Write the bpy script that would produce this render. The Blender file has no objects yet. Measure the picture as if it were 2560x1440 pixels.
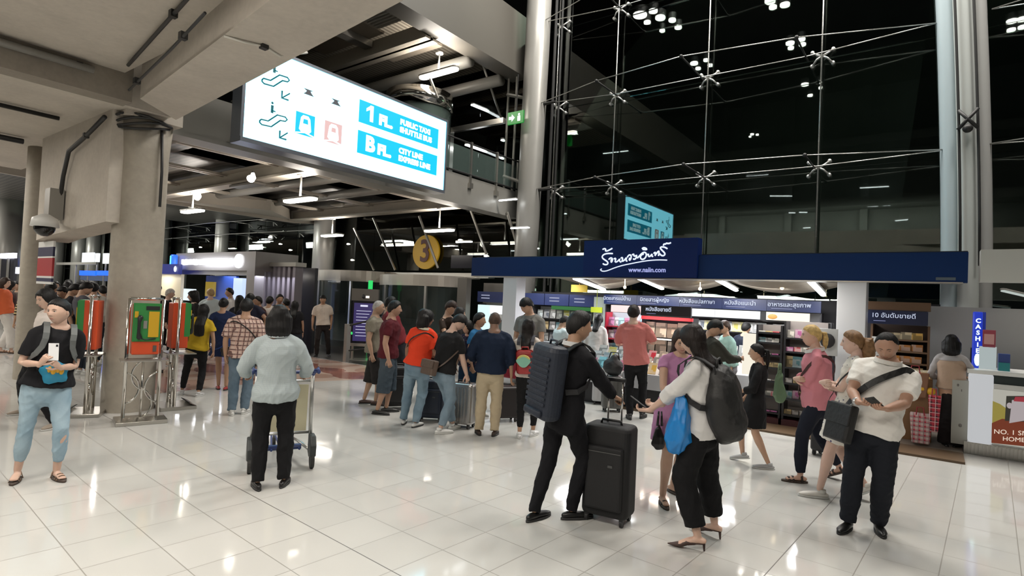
import bpy, bmesh, math, random
import numpy as np
from mathutils import Vector, Matrix, Euler
S=bpy.context.scene
# ------------------------------------------------------------------ camera
FPX=1425.4; CZ=1.784
_ya,_pi,_ro=[math.radians(a) for a in (36.605,1.383,2.659)]
FW=np.array([-math.sin(_ya)*math.cos(_pi),math.cos(_ya)*math.cos(_pi),math.sin(_pi)])
_h=np.array([math.cos(_ya),math.sin(_ya),0.]); _u=np.cross(_h,FW)
RT=math.cos(_ro)*_h+math.sin(_ro)*_u; UP=-math.sin(_ro)*_h+math.cos(_ro)*_u
cd=bpy.data.cameras.new('camera'); cam=bpy.data.objects.new('camera',cd); S.collection.objects.link(cam)
cd.sensor_fit='HORIZONTAL'; cd.sensor_width=36; cd.lens=36*FPX/2560; cd.clip_start=.05; cd.clip_end=400
cam.matrix_world=Matrix([[RT[0],UP[0],-FW[0],0],[RT[1],UP[1],-FW[1],0],[RT[2],UP[2],-FW[2],CZ],[0,0,0,1]])
S.camera=cam
# ------------------------------------------------------------------ colour management, world
S.view_settings.view_transform='Standard'; S.view_settings.look='None'; S.view_settings.gamma=1
S.view_settings.use_curve_mapping=False; S.view_settings.exposure=-0.12
W=bpy.data.worlds.new('night'); S.world=W; W.use_nodes=True
W.node_tree.nodes['Background'].inputs[0].default_value=(.62,.66,.72,1)
W.node_tree.nodes['Background'].inputs[1].default_value=.03
S.cycles.max_bounces=6; S.cycles.diffuse_bounces=3; S.cycles.glossy_bounces=3; S.cycles.transmission_bounces=4
S.cycles.transparent_max_bounces=8; S.cycles.caustics_reflective=False; S.cycles.caustics_refractive=False
S.cycles.sample_clamp_indirect=4; S.cycles.use_denoising=True
try: S.cycles.use_adaptive_sampling=True; S.cycles.adaptive_threshold=.02
except Exception: pass
COL=S.collection
def area(name,loc,size,power,col=(1,.95,.88),rot=(0,0,0)):
    l=bpy.data.lights.new(name,'AREA'); l.shape='RECTANGLE'; l.size,l.size_y=size; l.energy=power; l.color=col
    o=bpy.data.objects.new(name,l); o.location=loc; o.rotation_euler=rot; COL.objects.link(o); return o
# added fill lights without fixtures: high over the open floor and under the soffit
for x,y in ((-6.5,11.2),(-3.2,11.2),(.2,11.2),(4,10.5)):
    area('high_fill_light',(x,y,13.2),(1.6,2.2),620)
for x,y in ((-5.2,.2),(-3.0,.6),(-5.2,-2.6),(-2.0,-2.6),(.8,.6)):
    area('soffit_fill',(x,y,4.44),(1.1,.4),95,(1,.93,.84))

for x,y in ((-10.6,-.6),(-13.2,-1.6),(-14.2,1.3),(-19,1.2)):
    area('soffit_fill',(x,y,4.1),(1.1,.4),75,(1,.93,.84))  # more added fill for the dim floor on the left
# ------------------------------------------------------------------ pixel -> place helpers (2560x1440)
O3=np.array([0,0,CZ])
def ray(px,py): return FW+RT*(px-1280)/FPX-UP*(py-720)/FPX
def oz(px,py,z=0.): d=ray(px,py); return O3+d*((z-CZ)/d[2])
def ox(px,py,x): d=ray(px,py); return O3+d*(x/d[0])
def oy(px,py,y): d=ray(px,py); return O3+d*(y/d[1])
def at(px,py,dep): return O3+ray(px,py)*dep
def dep(q): return float((np.array(q)-O3)@FW)
# ------------------------------------------------------------------ materials
MAT={}
def nodes(m): return m.node_tree.nodes,m.node_tree.links
def mat(name,col=(.5,.5,.5),rough=.6,metal=0,emit=None,es=1,bump=0,bscale=30,var=0,vscale=6,spec=.5,trans=0,alpha=1,sheen=0,coat=0):
    if name in MAT: return MAT[name]
    m=bpy.data.materials.new(name); m.use_nodes=True; N,L=nodes(m); b=N['Principled BSDF']; I=b.inputs
    I['Base Color'].default_value=(*col,1); I['Roughness'].default_value=rough; I['Metallic'].default_value=metal
    I['Specular IOR Level'].default_value=spec; I['Transmission Weight'].default_value=trans; I['Alpha'].default_value=alpha
    if coat: I['Coat Weight'].default_value=coat
    if sheen: I['Sheen Weight'].default_value=sheen
    if emit is not None: I['Emission Color'].default_value=(*emit,1); I['Emission Strength'].default_value=es
    if var or bump:
        tc=N.new('ShaderNodeTexCoord')
    if var:
        n=N.new('ShaderNodeTexNoise'); n.inputs['Scale'].default_value=vscale; n.inputs['Detail'].default_value=5
        L.new(tc.outputs['Object'],n.inputs['Vector'])
        mr=N.new('ShaderNodeMapRange'); mr.inputs[1].default_value=.3; mr.inputs[2].default_value=.7
        mr.inputs[3].default_value=1-var; mr.inputs[4].default_value=1+var; L.new(n.outputs[0],mr.inputs[0])
        mx=N.new('ShaderNodeMix'); mx.data_type='RGBA'; mx.blend_type='MULTIPLY'; mx.inputs[0].default_value=1
        mx.inputs[6].default_value=(*col,1); L.new(mr.outputs[0],mx.inputs[7]); L.new(mx.outputs[2],I['Base Color'])
    if bump:
        n=N.new('ShaderNodeTexNoise'); n.inputs['Scale'].default_value=bscale; n.inputs['Detail'].default_value=3
        L.new(tc.outputs['Object'],n.inputs['Vector'])
        bp=N.new('ShaderNodeBump'); bp.inputs['Strength'].default_value=bump; bp.inputs['Distance'].default_value=.02
        L.new(n.outputs[0],bp.inputs['Height']); L.new(bp.outputs[0],I['Normal'])
    MAT[name]=m; return m
def em(name,col=None,s=1): return MAT[name] if name in MAT else mat(name,(.015,.015,.015),.35,emit=col,es=s)
# ------------------------------------------------------------------ mesh helpers
class B:
    """collects shapes into one mesh, with material slots"""
    def __init__(s): s.v=[]; s.f=[]; s.mi=[]; s.n=0
    def add(s,v,f,mi=0):
        v=np.asarray(v,float).reshape(-1,3); s.v.append(v); s.f+= [[i+s.n for i in q] for q in f]; s.mi+=[mi]*len(f); s.n+=len(v); return s
    def box(s,x0,x1,y0,y1,z0,z1,mi=0,M=None):
        v=np.array([(x,y,z) for x in (x0,x1) for y in (y0,y1) for z in (z0,z1)],float)
        if M is not None: v=tr(M,v)
        return s.add(v,[(0,1,3,2),(4,6,7,5),(0,4,5,1),(2,3,7,6),(0,2,6,4),(1,5,7,3)],mi)
    def rbox(s,x0,x1,y0,y1,z0,z1,r,mi=0,M=None,k=3):
        """box with rounded vertical corners and softened top and bottom edges"""
        cx,cy=(x0+x1)/2,(y0+y1)/2; hx,hy=(x1-x0)/2,(y1-y0)/2
        def ring(ins,z):
            P=[]
            for qx,qy,a0 in ((1,1,0),(-1,1,90),(-1,-1,180),(1,-1,270)):
                for i in range(k+1):
                    a=math.radians(a0+90*i/k); P.append((cx+qx*(hx-r)+(r-ins)*math.cos(a),cy+qy*(hy-r)+(r-ins)*math.sin(a),z))
            return P
        e=min(r*.6,(z1-z0)*.3)
        R=[ring(e*.9,z0),ring(e*.25,z0+e*.3),ring(0,z0+e),ring(0,z1-e),ring(e*.25,z1-e*.3),ring(e*.9,z1)]
        n=len(R[0]); v=np.array(sum(R,[])); 
        if M is not None: v=tr(M,v)
        f=[(a*n+i,a*n+(i+1)%n,(a+1)*n+(i+1)%n,(a+1)*n+i) for a in range(5) for i in range(n)]
        f+=[tuple(range(n))[::-1],tuple(5*n+i for i in range(n))]
        return s.add(v,f,mi)
    def tube(s,pts,r,n=8,mi=0,cap=True,side=None,round_=False):
        """loft through points; r: number, list of numbers or list of (rx,ry)"""
        P=[np.asarray(p,float) for p in pts]; k=len(P)
        R=[r]*k if np.isscalar(r) else list(r); R=[(q,q) if np.isscalar(q) else tuple(q) for q in R]
        T=[]
        for i in range(k):
            t=P[min(i+1,k-1)]-P[max(i-1,0)]; T.append(t/(np.linalg.norm(t)+1e-9))
        if side is None:
            a=np.array([0,0,1.]) if abs(T[0][2])<.9 else np.array([1.,0,0]); side=np.cross(T[0],a)
        side=np.asarray(side,float)
        rings=[]
        if round_:
            P2,R2,T2=[],[],[]
            for u in (0,1):
                i=0 if u==0 else k-1; sg=-1 if u==0 else 1; rr=min(R[i])
                ext=[(P[i]+T[i]*sg*rr*math.sin(a),(R[i][0]*math.cos(a),R[i][1]*math.cos(a)),T[i]) for a in (math.radians(78),math.radians(55),math.radians(28))]
                if u==0: A=ext
                else: Z=ext[::-1]
            P=[e[0] for e in A]+P+[e[0] for e in Z]; R=[e[1] for e in A]+R+[e[1] for e in Z]; T=[e[2] for e in A]+T+[e[2] for e in Z]
        sd=side
        for p,q,t in zip(P,R,T):
            x=sd-t*(sd@t); nx=np.linalg.norm(x)
            if nx<1e-6: x=np.cross(t,[0.3,.5,.8]); nx=np.linalg.norm(x)
            x/=nx; y=np.cross(t,x); sd=x if side is None else sd*.0+x
            a=np.linspace(0,2*math.pi,n,endpoint=False)
            rings.append(p+np.outer(np.cos(a)*q[0],x)+np.outer(np.sin(a)*q[1],y))
        v=np.vstack(rings); m=len(rings)
        f=[(a*n+i,a*n+(i+1)%n,(a+1)*n+(i+1)%n,(a+1)*n+i) for a in range(m-1) for i in range(n)]
        if cap: f+=[tuple(range(n))[::-1],tuple((m-1)*n+i for i in range(n))]
        return s.add(v,f,mi)
    def cyl(s,p,r,h,n=20,mi=0,r2=None):
        p=np.asarray(p,float); return s.tube([p,p+[0,0,h]],[r,r if r2 is None else r2],n,mi,side=(1,0,0))
    def ball(s,c,r,n=10,mi=0,M=None):
        r=(r,r,r) if np.isscalar(r) else r; V=[];F=[]
        m=max(4,n//2+1)
        for i in range(1,m):
            t=math.pi*i/m
            for j in range(n):
                a=2*math.pi*j/n; V.append((r[0]*math.sin(t)*math.cos(a),r[1]*math.sin(t)*math.sin(a),r[2]*math.cos(t)))
        V+= [(0,0,r[2]),(0,0,-r[2])]; q=(m-1)*n
        F=[(a*n+i,(a+1)*n+i,(a+1)*n+(i+1)%n,a*n+(i+1)%n) for a in range(m-2) for i in range(n)]
        F+=[(q,i,(i+1)%n) for i in range(n)]+[(q+1,(m-2)*n+(i+1)%n,(m-2)*n+i) for i in range(n)]
        V=np.array(V)
        if M is not None: V=V@np.array(M).T
        return s.add(V+np.asarray(c,float),F,mi)
    def prism(s,poly,ext,mi=0):
        """extrude a 3-D polygon by a vector"""
        P=np.asarray(poly,float); n=len(P); v=np.vstack([P,P+np.asarray(ext,float)])
        return s.add(v,[tuple(range(n))[::-1],tuple(range(n,2*n))]+[(i,(i+1)%n,n+(i+1)%n,n+i) for i in range(n)],mi)
    def mesh(s,name='m'):
        me=bpy.data.meshes.new(name); me.from_pydata(np.vstack(s.v).tolist(),[],s.f); me.polygons.foreach_set('material_index',s.mi); me.update(); return me
    def obj(s,name,mats,parent=None,smooth=False,loc=None,bev=0,fix=True):
        me=s.mesh(name)
        if fix:
            bm=bmesh.new(); bm.from_mesh(me); bmesh.ops.recalc_face_normals(bm,faces=bm.faces); bm.to_mesh(me); bm.free()
        return mobj(name,me,mats,parent,smooth,loc,bev)
def tr(M,v):
    M=np.array(M); v=np.asarray(v,float).reshape(-1,3); return v@M[:3,:3].T+M[:3,3]
def mobj(name,me,mats,parent=None,smooth=False,loc=None,bev=0):
    for m in (mats if isinstance(mats,(list,tuple)) else [mats]): me.materials.append(m)
    if smooth: me.polygons.foreach_set('use_smooth',[True]*len(me.polygons))
    o=bpy.data.objects.new(name,me); COL.objects.link(o)
    if parent is not None: o.parent=parent; o.matrix_parent_inverse=Matrix.Translation(-Vector(parent.location)) if parent.rotation_euler[:]==(0,0,0) else parent.matrix_basis.inverted()
    if loc is not None: o.location=loc
    if bev:
        b=o.modifiers.new('b','BEVEL'); b.width=bev; b.segments=2; b.limit_method='ANGLE'
    return o
def tag(o,label=None,cat=None,group=None,kind=None):
    if label: o['label']=label
    if cat: o['category']=cat
    if group: o['group']=group
    if kind: o['kind']=kind
    return o
def empty(name,loc,label=None,cat=None,group=None,kind=None):
    o=bpy.data.objects.new(name,None); o.location=[float(c) for c in loc]; o.empty_display_size=.1; COL.objects.link(o); return tag(o,label,cat,group,kind)
def struct(name,b,m,smooth=False,bev=0,**k):
    o=b.obj(name,m,smooth=smooth,bev=bev); o['kind']='structure'; return o
def copy_tree(o,delta,label=None,group=None):
    c=o.copy(); COL.objects.link(c); c.location=Vector(o.location)+Vector(delta)
    if label: c['label']=label
    if group: c['group']=group
    for ch in o.children:
        d=ch.copy(); COL.objects.link(d); d.parent=c; 
        for g in ch.children:
            e=g.copy(); COL.objects.link(e); e.parent=d
    return c
def text(name,body,m,loc,right,up,size,parent=None,ext=.004,align='CENTER',sx=1.0,bold=0,mirror=False):
    """flat raised lettering in the plane spanned by right/up, as a mesh"""
    c=bpy.data.curves.new(name,'FONT'); c.body=body; c.size=size; c.extrude=ext; c.align_x=align; c.align_y='CENTER'; c.offset=bold; c.resolution_u=3
    o=bpy.data.objects.new(name,c); COL.objects.link(o)
    dg=bpy.context.evaluated_depsgraph_get(); me=bpy.data.meshes.new_from_object(o.evaluated_get(dg)); bpy.data.objects.remove(o)
    r=np.array(right,float); r/=np.linalg.norm(r); u=np.array(up,float); u/=np.linalg.norm(u); n=np.cross(r,u)
    v=np.zeros(len(me.vertices)*3); me.vertices.foreach_get('co',v); v=v.reshape(-1,3)
    w=np.array(loc,float)+np.outer(v[:,0]*sx,r)+np.outer(v[:,1],u)+np.outer(v[:,2],n)
    me.vertices.foreach_set('co',w.ravel()); me.materials.clear(); me.update()
    return mobj(name,me,m,parent)
# ================================================================== materials for the building
def concrete(name,col,sc=1.2,st=.16,rough=.8):
    m=mat(name,col,rough); N,L=nodes(m); b=N['Principled BSDF']
    tc=N.new('ShaderNodeTexCoord'); n1=N.new('ShaderNodeTexNoise'); n1.inputs['Scale'].default_value=sc; n1.inputs['Detail'].default_value=7; n1.inputs['Roughness'].default_value=.65
    n2=N.new('ShaderNodeTexNoise'); n2.inputs['Scale'].default_value=sc*14; n2.inputs['Detail'].default_value=4
    L.new(tc.outputs['Object'],n1.inputs['Vector']); L.new(tc.outputs['Object'],n2.inputs['Vector'])
    a=N.new('ShaderNodeMath'); a.operation='MULTIPLY_ADD'; a.inputs[1].default_value=.35; L.new(n2.outputs[0],a.inputs[0]); L.new(n1.outputs[0],a.inputs[2])
    r=N.new('ShaderNodeMapRange'); r.inputs[1].default_value=.42; r.inputs[2].default_value=.95; r.inputs[3].default_value=1-st; r.inputs[4].default_value=1+st; L.new(a.outputs[0],r.inputs[0])
    x=N.new('ShaderNodeMix'); x.data_type='RGBA'; x.blend_type='MULTIPLY'; x.inputs[0].default_value=1; x.inputs[6].default_value=(*col,1)
    L.new(r.outputs[0],x.inputs[7]); L.new(x.outputs[2],b.inputs['Base Color'])
    bp=N.new('ShaderNodeBump'); bp.inputs['Strength'].default_value=.25; bp.inputs['Distance'].default_value=.01; L.new(a.outputs[0],bp.inputs['Height']); L.new(bp.outputs[0],b.inputs['Normal'])
    return m
def mth(N,L,op,a,b=None,c=None):
    n=N.new('ShaderNodeMath'); n.operation=op
    for i,v in enumerate((a,b,c)):
        if v is None: continue
        if isinstance(v,(int,float)): n.inputs[i].default_value=v
        else: L.new(v,n.inputs[i])
    return n.outputs[0]
def floor_mat():
    m=mat('polished_tile',(.66,.62,.55),.09); N,L=nodes(m); b=N['Principled BSDF']
    tc=N.new('ShaderNodeTexCoord'); mp=N.new('ShaderNodeMapping'); mp.inputs['Rotation'].default_value=(0,0,math.radians(3.52)); L.new(tc.outputs['Object'],mp.inputs[0])
    sp=N.new('ShaderNodeSeparateXYZ'); L.new(mp.outputs[0],sp.inputs[0])
    def line(o,off,w,T=.45):
        q=mth(N,L,'FRACT',mth(N,L,'DIVIDE',mth(N,L,'SUBTRACT',o,off),T)); q=mth(N,L,'ABSOLUTE',mth(N,L,'SUBTRACT',q,.5))
        return mth(N,L,'GREATER_THAN',q,.5-w/T/2)
    gl=mth(N,L,'MAXIMUM',line(sp.outputs[0],-.25,.007),line(sp.outputs[1],.17,.007))
    dk=mth(N,L,'MAXIMUM',line(sp.outputs[1],2.42,.007,9),line(sp.outputs[0],-1.15,.006,9))
    # tile to tile tone
    cx=mth(N,L,'FLOOR',mth(N,L,'DIVIDE',mth(N,L,'SUBTRACT',sp.outputs[0],-.25-.225+.225),.45)); cy=mth(N,L,'FLOOR',mth(N,L,'DIVIDE',mth(N,L,'SUBTRACT',sp.outputs[1],.17),.45))
    cb=N.new('ShaderNodeCombineXYZ'); L.new(cx,cb.inputs[0]); L.new(cy,cb.inputs[1]); wn=N.new('ShaderNodeTexWhiteNoise'); L.new(cb.outputs[0],wn.inputs[0])
    ns=N.new('ShaderNodeTexNoise'); ns.inputs['Scale'].default_value=.9; L.new(tc.outputs['Object'],ns.inputs[0])
    tone=mth(N,L,'ADD',mth(N,L,'MULTIPLY_ADD',wn.outputs[0],.06,.94),mth(N,L,'MULTIPLY',ns.outputs[0],.05))
    mx=N.new('ShaderNodeMix'); mx.data_type='RGBA'; mx.inputs[6].default_value=(.545,.54,.515,1); mx.inputs[7].default_value=(.28,.27,.245,1); L.new(gl,mx.inputs[0])
    m2=N.new('ShaderNodeMix'); m2.data_type='RGBA'; m2.inputs[7].default_value=(.10,.09,.08,1); L.new(dk,m2.inputs[0]); L.new(mx.outputs[2],m2.inputs[6])
    m3=N.new('ShaderNodeMix'); m3.data_type='RGBA'; m3.blend_type='MULTIPLY'; m3.inputs[0].default_value=1; L.new(m2.outputs[2],m3.inputs[6]); L.new(tone,m3.inputs[7])
    L.new(m3.outputs[2],b.inputs['Base Color'])
    L.new(mth(N,L,'MULTIPLY_ADD',mth(N,L,'MAXIMUM',gl,dk),.4,.075),b.inputs['Roughness'])
    n4=N.new('ShaderNodeTexNoise'); n4.inputs['Scale'].default_value=1.6; L.new(tc.outputs['Object'],n4.inputs[0])
    bp=N.new('ShaderNodeBump'); bp.inputs['Strength'].default_value=.10; bp.inputs['Distance'].default_value=.02; L.new(n4.outputs[0],bp.inputs['Height']); L.new(bp.outputs[0],b.inputs['Normal'])
    return m
def mosaic_mat():
    m=mat('terrazzo_pattern',(.5,.35,.3),.16); N,L=nodes(m); b=N['Principled BSDF']
    tc=N.new('ShaderNodeTexCoord'); sp=N.new('ShaderNodeSeparateXYZ'); L.new(tc.outputs['Object'],sp.inputs[0])
    wv=N.new('ShaderNodeTexVoronoi'); wv.inputs['Scale'].default_value=.55; wv.inputs['Randomness'].default_value=.35; L.new(tc.outputs['Object'],wv.inputs[0])
    rg=mth(N,L,'FRACT',mth(N,L,'MULTIPLY',wv.outputs['Distance'],2.6))
    nz=N.new('ShaderNodeTexNoise'); nz.inputs['Scale'].default_value=1.4; L.new(tc.outputs['Object'],nz.inputs[0])
    q=mth(N,L,'FRACT',mth(N,L,'MULTIPLY',mth(N,L,'ADD',sp.outputs[1],mth(N,L,'MULTIPLY',nz.outputs[0],1.2)),.55))
    k=mth(N,L,'ADD',mth(N,L,'MULTIPLY',mth(N,L,'GREATER_THAN',rg,.5),.55),mth(N,L,'MULTIPLY',mth(N,L,'GREATER_THAN',q,.62),.45))
    cr=N.new('ShaderNodeValToRGB'); cr.color_ramp.interpolation='CONSTANT'; e=cr.color_ramp.elements
    e[0].position=0; e[0].color=(.52,.40,.33,1); e[1].position=.3; e[1].color=(.30,.13,.10,1)
    x=e.new(.5); x.color=(.42,.27,.21,1); x=e.new(.8); x.color=(.20,.09,.075,1)
    L.new(k,cr.inputs[0]); L.new(cr.outputs[0],b.inputs['Base Color']); return m
def stripes(name,c1,c2,axis,period,duty,rough=.5,metal=0):
    m=mat(name,c1,rough,metal); N,L=nodes(m); b=N['Principled BSDF']; tc=N.new('ShaderNodeTexCoord'); sp=N.new('ShaderNodeSeparateXYZ'); L.new(tc.outputs['Object'],sp.inputs[0])
    q=mth(N,L,'GREATER_THAN',mth(N,L,'FRACT',mth(N,L,'DIVIDE',sp.outputs[axis],period)),duty)
    mx=N.new('ShaderNodeMix'); mx.data_type='RGBA'; mx.inputs[6].default_value=(*c1,1); mx.inputs[7].default_value=(*c2,1); L.new(q,mx.inputs[0]); L.new(mx.outputs[2],b.inputs['Base Color']); return m
CON=concrete('soffit_concrete',(.50,.455,.395)); COND=concrete('shaded_concrete',(.24,.21,.175),1.6,.2); COLM=concrete('column_concrete',(.36,.325,.27),.9,.22,.6)  # COND: darker concrete colour carries the shade on the cross beam's side
STEEL=mat('brushed_steel',(.55,.53,.49),.28,.9,bump=.05,bscale=4); CHROME=mat('polished_steel',(.72,.70,.66),.12,1)
DARKM=mat('dark_metal',(.035,.035,.035),.5,.3); PAINT=mat('grey_painted_steel',(.30,.29,.265),.4,.25,var=.06,vscale=2); BEIGE=mat('beige_painted_beam',(.42,.38,.32),.5)
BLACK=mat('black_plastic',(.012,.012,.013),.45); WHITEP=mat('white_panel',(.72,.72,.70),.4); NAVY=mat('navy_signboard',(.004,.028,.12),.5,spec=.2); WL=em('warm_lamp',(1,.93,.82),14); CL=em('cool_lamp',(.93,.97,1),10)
# ================================================================== floor
struct('floor',B().box(-75,9,-5,32,-.3,0),floor_mat())
struct('floor_mosaic',B().prism([(*oz(380,985)[:2],.004),(*oz(600,962)[:2],.004),(*oz(920,948)[:2],.004),(-10.2,9.4,.004),(-15.5,9.4,.004),(-22,8.0,.004),(-13.5,4.6,.004)],(0,0,-.003)),mosaic_mat())
struct('entrance_mat',B().box(-19.5,-10.5,9.5,13.6,.001,.006),mat('dark_entry_mat',(.03,.027,.024),.35,var=.3))
# ================================================================== concrete soffit, beams, pillars (left)
b=B(); ZB=4.15
_r0,_r1,_l0,_l1=oz(440,300,ZB),oz(1010,0,ZB),oz(350,247,ZB),oz(620,42,ZB)
_r2=_r1+(_r1-_r0)*1.6; _l2=_l1+(_l1-_l0)*2.2
b.prism([_l0,_r0,_r1,_r2,_l2,_l1],(0,0,.9))   # beam over the aisle
struct('ceiling_beam_aisle',b,CON)
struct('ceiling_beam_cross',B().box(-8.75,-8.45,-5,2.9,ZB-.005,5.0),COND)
struct('ceiling_slab',B().box(-8.45,5,-5,2.80,4.50,5.0),CON)
struct('ceiling_soffit',B().box(-16.1,-8.75,-5,3.5,ZB+.02,5.0),CON)
# haunched girder between the two pillars
gl=oy(130,590,2.95); gr=oy(275,555,2.95)
XL=float(oy(97,500,2.9)[0]); zl_=float(oy(97,600,2.9)[2])
struct('ceiling_girder',B().prism([(-9.1,2.9,ZB+.02),(-9.1,2.9,float(gr[2])+.03),(float(gr[0]),2.9,float(gr[2])),(float(gl[0]),2.9,float(gl[2])),(XL,2.9,zl_),(XL,2.9,ZB+.02)],(0,.45,0)),CON)
def pillar(name,x,y,rx,ry,z1,flare):
    b=B(); n=32; R=[]
    for z,k in ((0,1),(z1*.6,1),(z1*.86,1),(z1,1+flare)):
        R.append([(x+rx*k*math.copysign(abs(math.cos(a))**.8,math.cos(a)),y+ry*k*math.copysign(abs(math.sin(a))**.8,math.sin(a)),z) for a in np.linspace(0,2*math.pi,n,endpoint=False)])
    b.add(np.array(sum(R,[])),[(a*n+i,a*n+(i+1)%n,(a+1)*n+(i+1)%n,(a+1)*n+i) for a in range(3) for i in range(n)]+[tuple(3*n+i for i in range(n))])
    return struct(name,b,COLM,smooth=True)
PX,PY=[float(v) for v in oz(318,1022)[:2]]
pillar('pillar_front',PX,PY,.31,.31,4.2,.12)
PR=oy(79,700,3.1); pillar('pillar_rear',float(PR[0]),3.1,.19,.17,4.2,.0)
struct('pillar_collar',B().box(PX-.36,PX+.36,PY-.36,PY+.36,4.1,4.3),CON)
# far concrete frame seen past the rear pillar
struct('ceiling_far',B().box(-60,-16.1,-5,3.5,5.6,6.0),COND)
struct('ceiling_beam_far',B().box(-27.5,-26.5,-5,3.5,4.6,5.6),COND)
struct('pillar_far',B().cyl((-27.0,2.0,0),.4,5.6,24),COLM,smooth=True)
# ------------------------------------------------------------------ conduits
def conduit(pts,r,label,m=None,clips=()):
    t=empty('conduit',pts[0],label,'pipe'); B().tube(pts,r,8).obj('pipe_run',m or DARKM,t,smooth=True)
    for c in clips:
        c=np.array(c,float); B().box(c[0]-.032,c[0]+.032,c[1]-.032,c[1]+.032,c[2]-.03,c[2]+.04).obj('pipe_clip',DARKM,t)
    return t
X0=-8.40
conduit([(X0,-3,4.40),(X0,2.45,4.40)],.045,'pale conduit running along the dark side face of the concrete cross beam',PAINT,[(X0,0.8,4.40),(X0,2.3,4.40)])
conduit([(-8.0,2.68,4.46),(-5.0,2.24,4.46),(-1.5,1.95,4.46)],.02,'dark conduit in the corner between concrete slab and aisle beam',None,[(-6.1,2.4,4.46)])
conduit([(-8.1,2.74,4.19),(-6.3,2.48,4.19),(-5.2,2.30,4.19)],.014,'thin conduit along the side of the concrete aisle beam',None,[(-7.7,2.68,4.2),(-5.9,2.42,4.2)])
p1=oz(560,90,ZB-.01); p2=oz(660,115,ZB-.01); p3=oz(700,140,ZB-.01)
conduit([p1,(p1+p2)/2+[0,0,-.01],p2,p3,p3+[0,.3,.15]],.012,'white cable loop under the beam leading to the lit sign',mat('white_cable',(.6,.58,.52),.5),[p2])
for q,r_,l in (((( -10.2,-3,4.12),(-10.2,2.6,4.12)),.03,'dark conduit crossing the soffit behind the cross beam'),(((-12.3,-3,4.1),(-12.4,2.7,4.1)),.045,'bundle of dark cables crossing the soffit above the girder')):
    conduit(list(q),r_,l)
conduit([(-8.3,.9,4.47),(-6.9,1.25,4.47),(-6.6,1.0,4.47)],.02,'bent conduit on the slab in the top left corner',PAINT)
g=lambda px,py,y=2.84: oy(px,py,y)
conduit([g(262,292,2.82),g(215,340,2.82),g(172,378,2.82),g(158,440),g(150,500)],.03,'dark conduit running down the face of the concrete girder',None,[g(215,340,2.82)])
t=empty('cable_bundle',(-8.6,2.6,4.0),'loose black cables wrapped round the head of the front pillar','cable')
for k in range(4):
    a=np.linspace(-2.6,.5,9); B().tube([(PX+.40*math.cos(x)*(1+.03*k),PY+.40*math.sin(x)*(1+.03*k),3.98+.035*k+.05*math.sin(2*x+k)) for x in a],.018,6).obj('cable',DARKM,t,smooth=True)
q=(PX+.33,PY)
conduit([(q[0],q[1]+.1,4.0),(q[0]+.03,q[1]+.12,3.4),(q[0]+.03,q[1]+.12,2.9)],.02,'black cable hanging down the right side of the front pillar')
jb=g(145,515); t=empty('security_camera',g(112,560,2.5),'white dome security camera on a bracket below the girder','camera')
B().box(jb[0]-.12,jb[0]+.12,2.7,2.88,jb[2]-.22,jb[2]+.25).obj('junction_box',PAINT,t)
c=g(112,560,2.55); B().tube([(jb[0],2.75,jb[2]-.24),(c[0],c[1],jb[2]-.26),(c[0],c[1],c[2]+.1)],.035,8).obj('bracket',PAINT,t)
B().tube([(c[0],c[1],c[2]+.14),(c[0],c[1],c[2]+.08),(c[0],c[1],c[2]-.04)],[.05,.15,.17],20,round_=False).obj('housing',WHITEP,t,smooth=True)
B().ball((c[0],c[1],c[2]-.05),(.13,.13,.13),16).obj('dome',mat('smoked_dome',(.01,.01,.01),.08),t,smooth=True)
# ================================================================== level one footbridge / canopy (left of X=-9.9)
BX=-9.95
struct('bridge_parapet',B().box(BX-.35,BX,1.5,13.55,4.28,5.02).box(BX-.42,BX+.03,1.5,13.55,4.24,4.31),PAINT)
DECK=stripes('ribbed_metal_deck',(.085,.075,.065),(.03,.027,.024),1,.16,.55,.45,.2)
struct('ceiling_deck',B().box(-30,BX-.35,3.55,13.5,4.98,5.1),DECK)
def gird(name,x0,x1,y,z0=4.45,w=.36,h=.32):
    b=B().box(x0,x1,y-w/2,y+w/2,z0,z0+.05).box(x0,x1,y-.03,y+.03,z0+.05,z0+h); b.box(x0,x1,y-w/2,y+w/2,z0+h,z0+h+.04); return struct(name,b,BEIGE)
gird('trim_girder_near',-19.6,BX-.3,7.45); gird('trim_girder_far',-19.6,BX-.3,12.3)
for y in (5.0,9.0,10.6): struct('trim_purlin',B().tube([(-19.6,y,4.78),(BX-.3,y,4.78)],.13,12),PAINT,smooth=True)
for x in (-12.6,-15.2,-17.9):
    struct('trim_rail',B().box(x-.04,x+.04,3.7,13.4,4.72,4.80).box(x+.16,x+.22,3.7,13.4,4.72,4.78),BEIGE)
struct('trim_fascia',B().prism([(-19.7,3.6,4.55),(-19.7,7.4,4.40),(-19.7,12.4,4.40),(-19.7,13.4,4.5),(-19.7,13.4,5.1),(-19.7,3.6,5.1)],(-.1,0,0)).prism([(-19.6,7.6,4.5),(-17.6,10.2,4.42),(-19.6,12.2,4.5)],(0,0,.35)),BEIGE)
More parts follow.
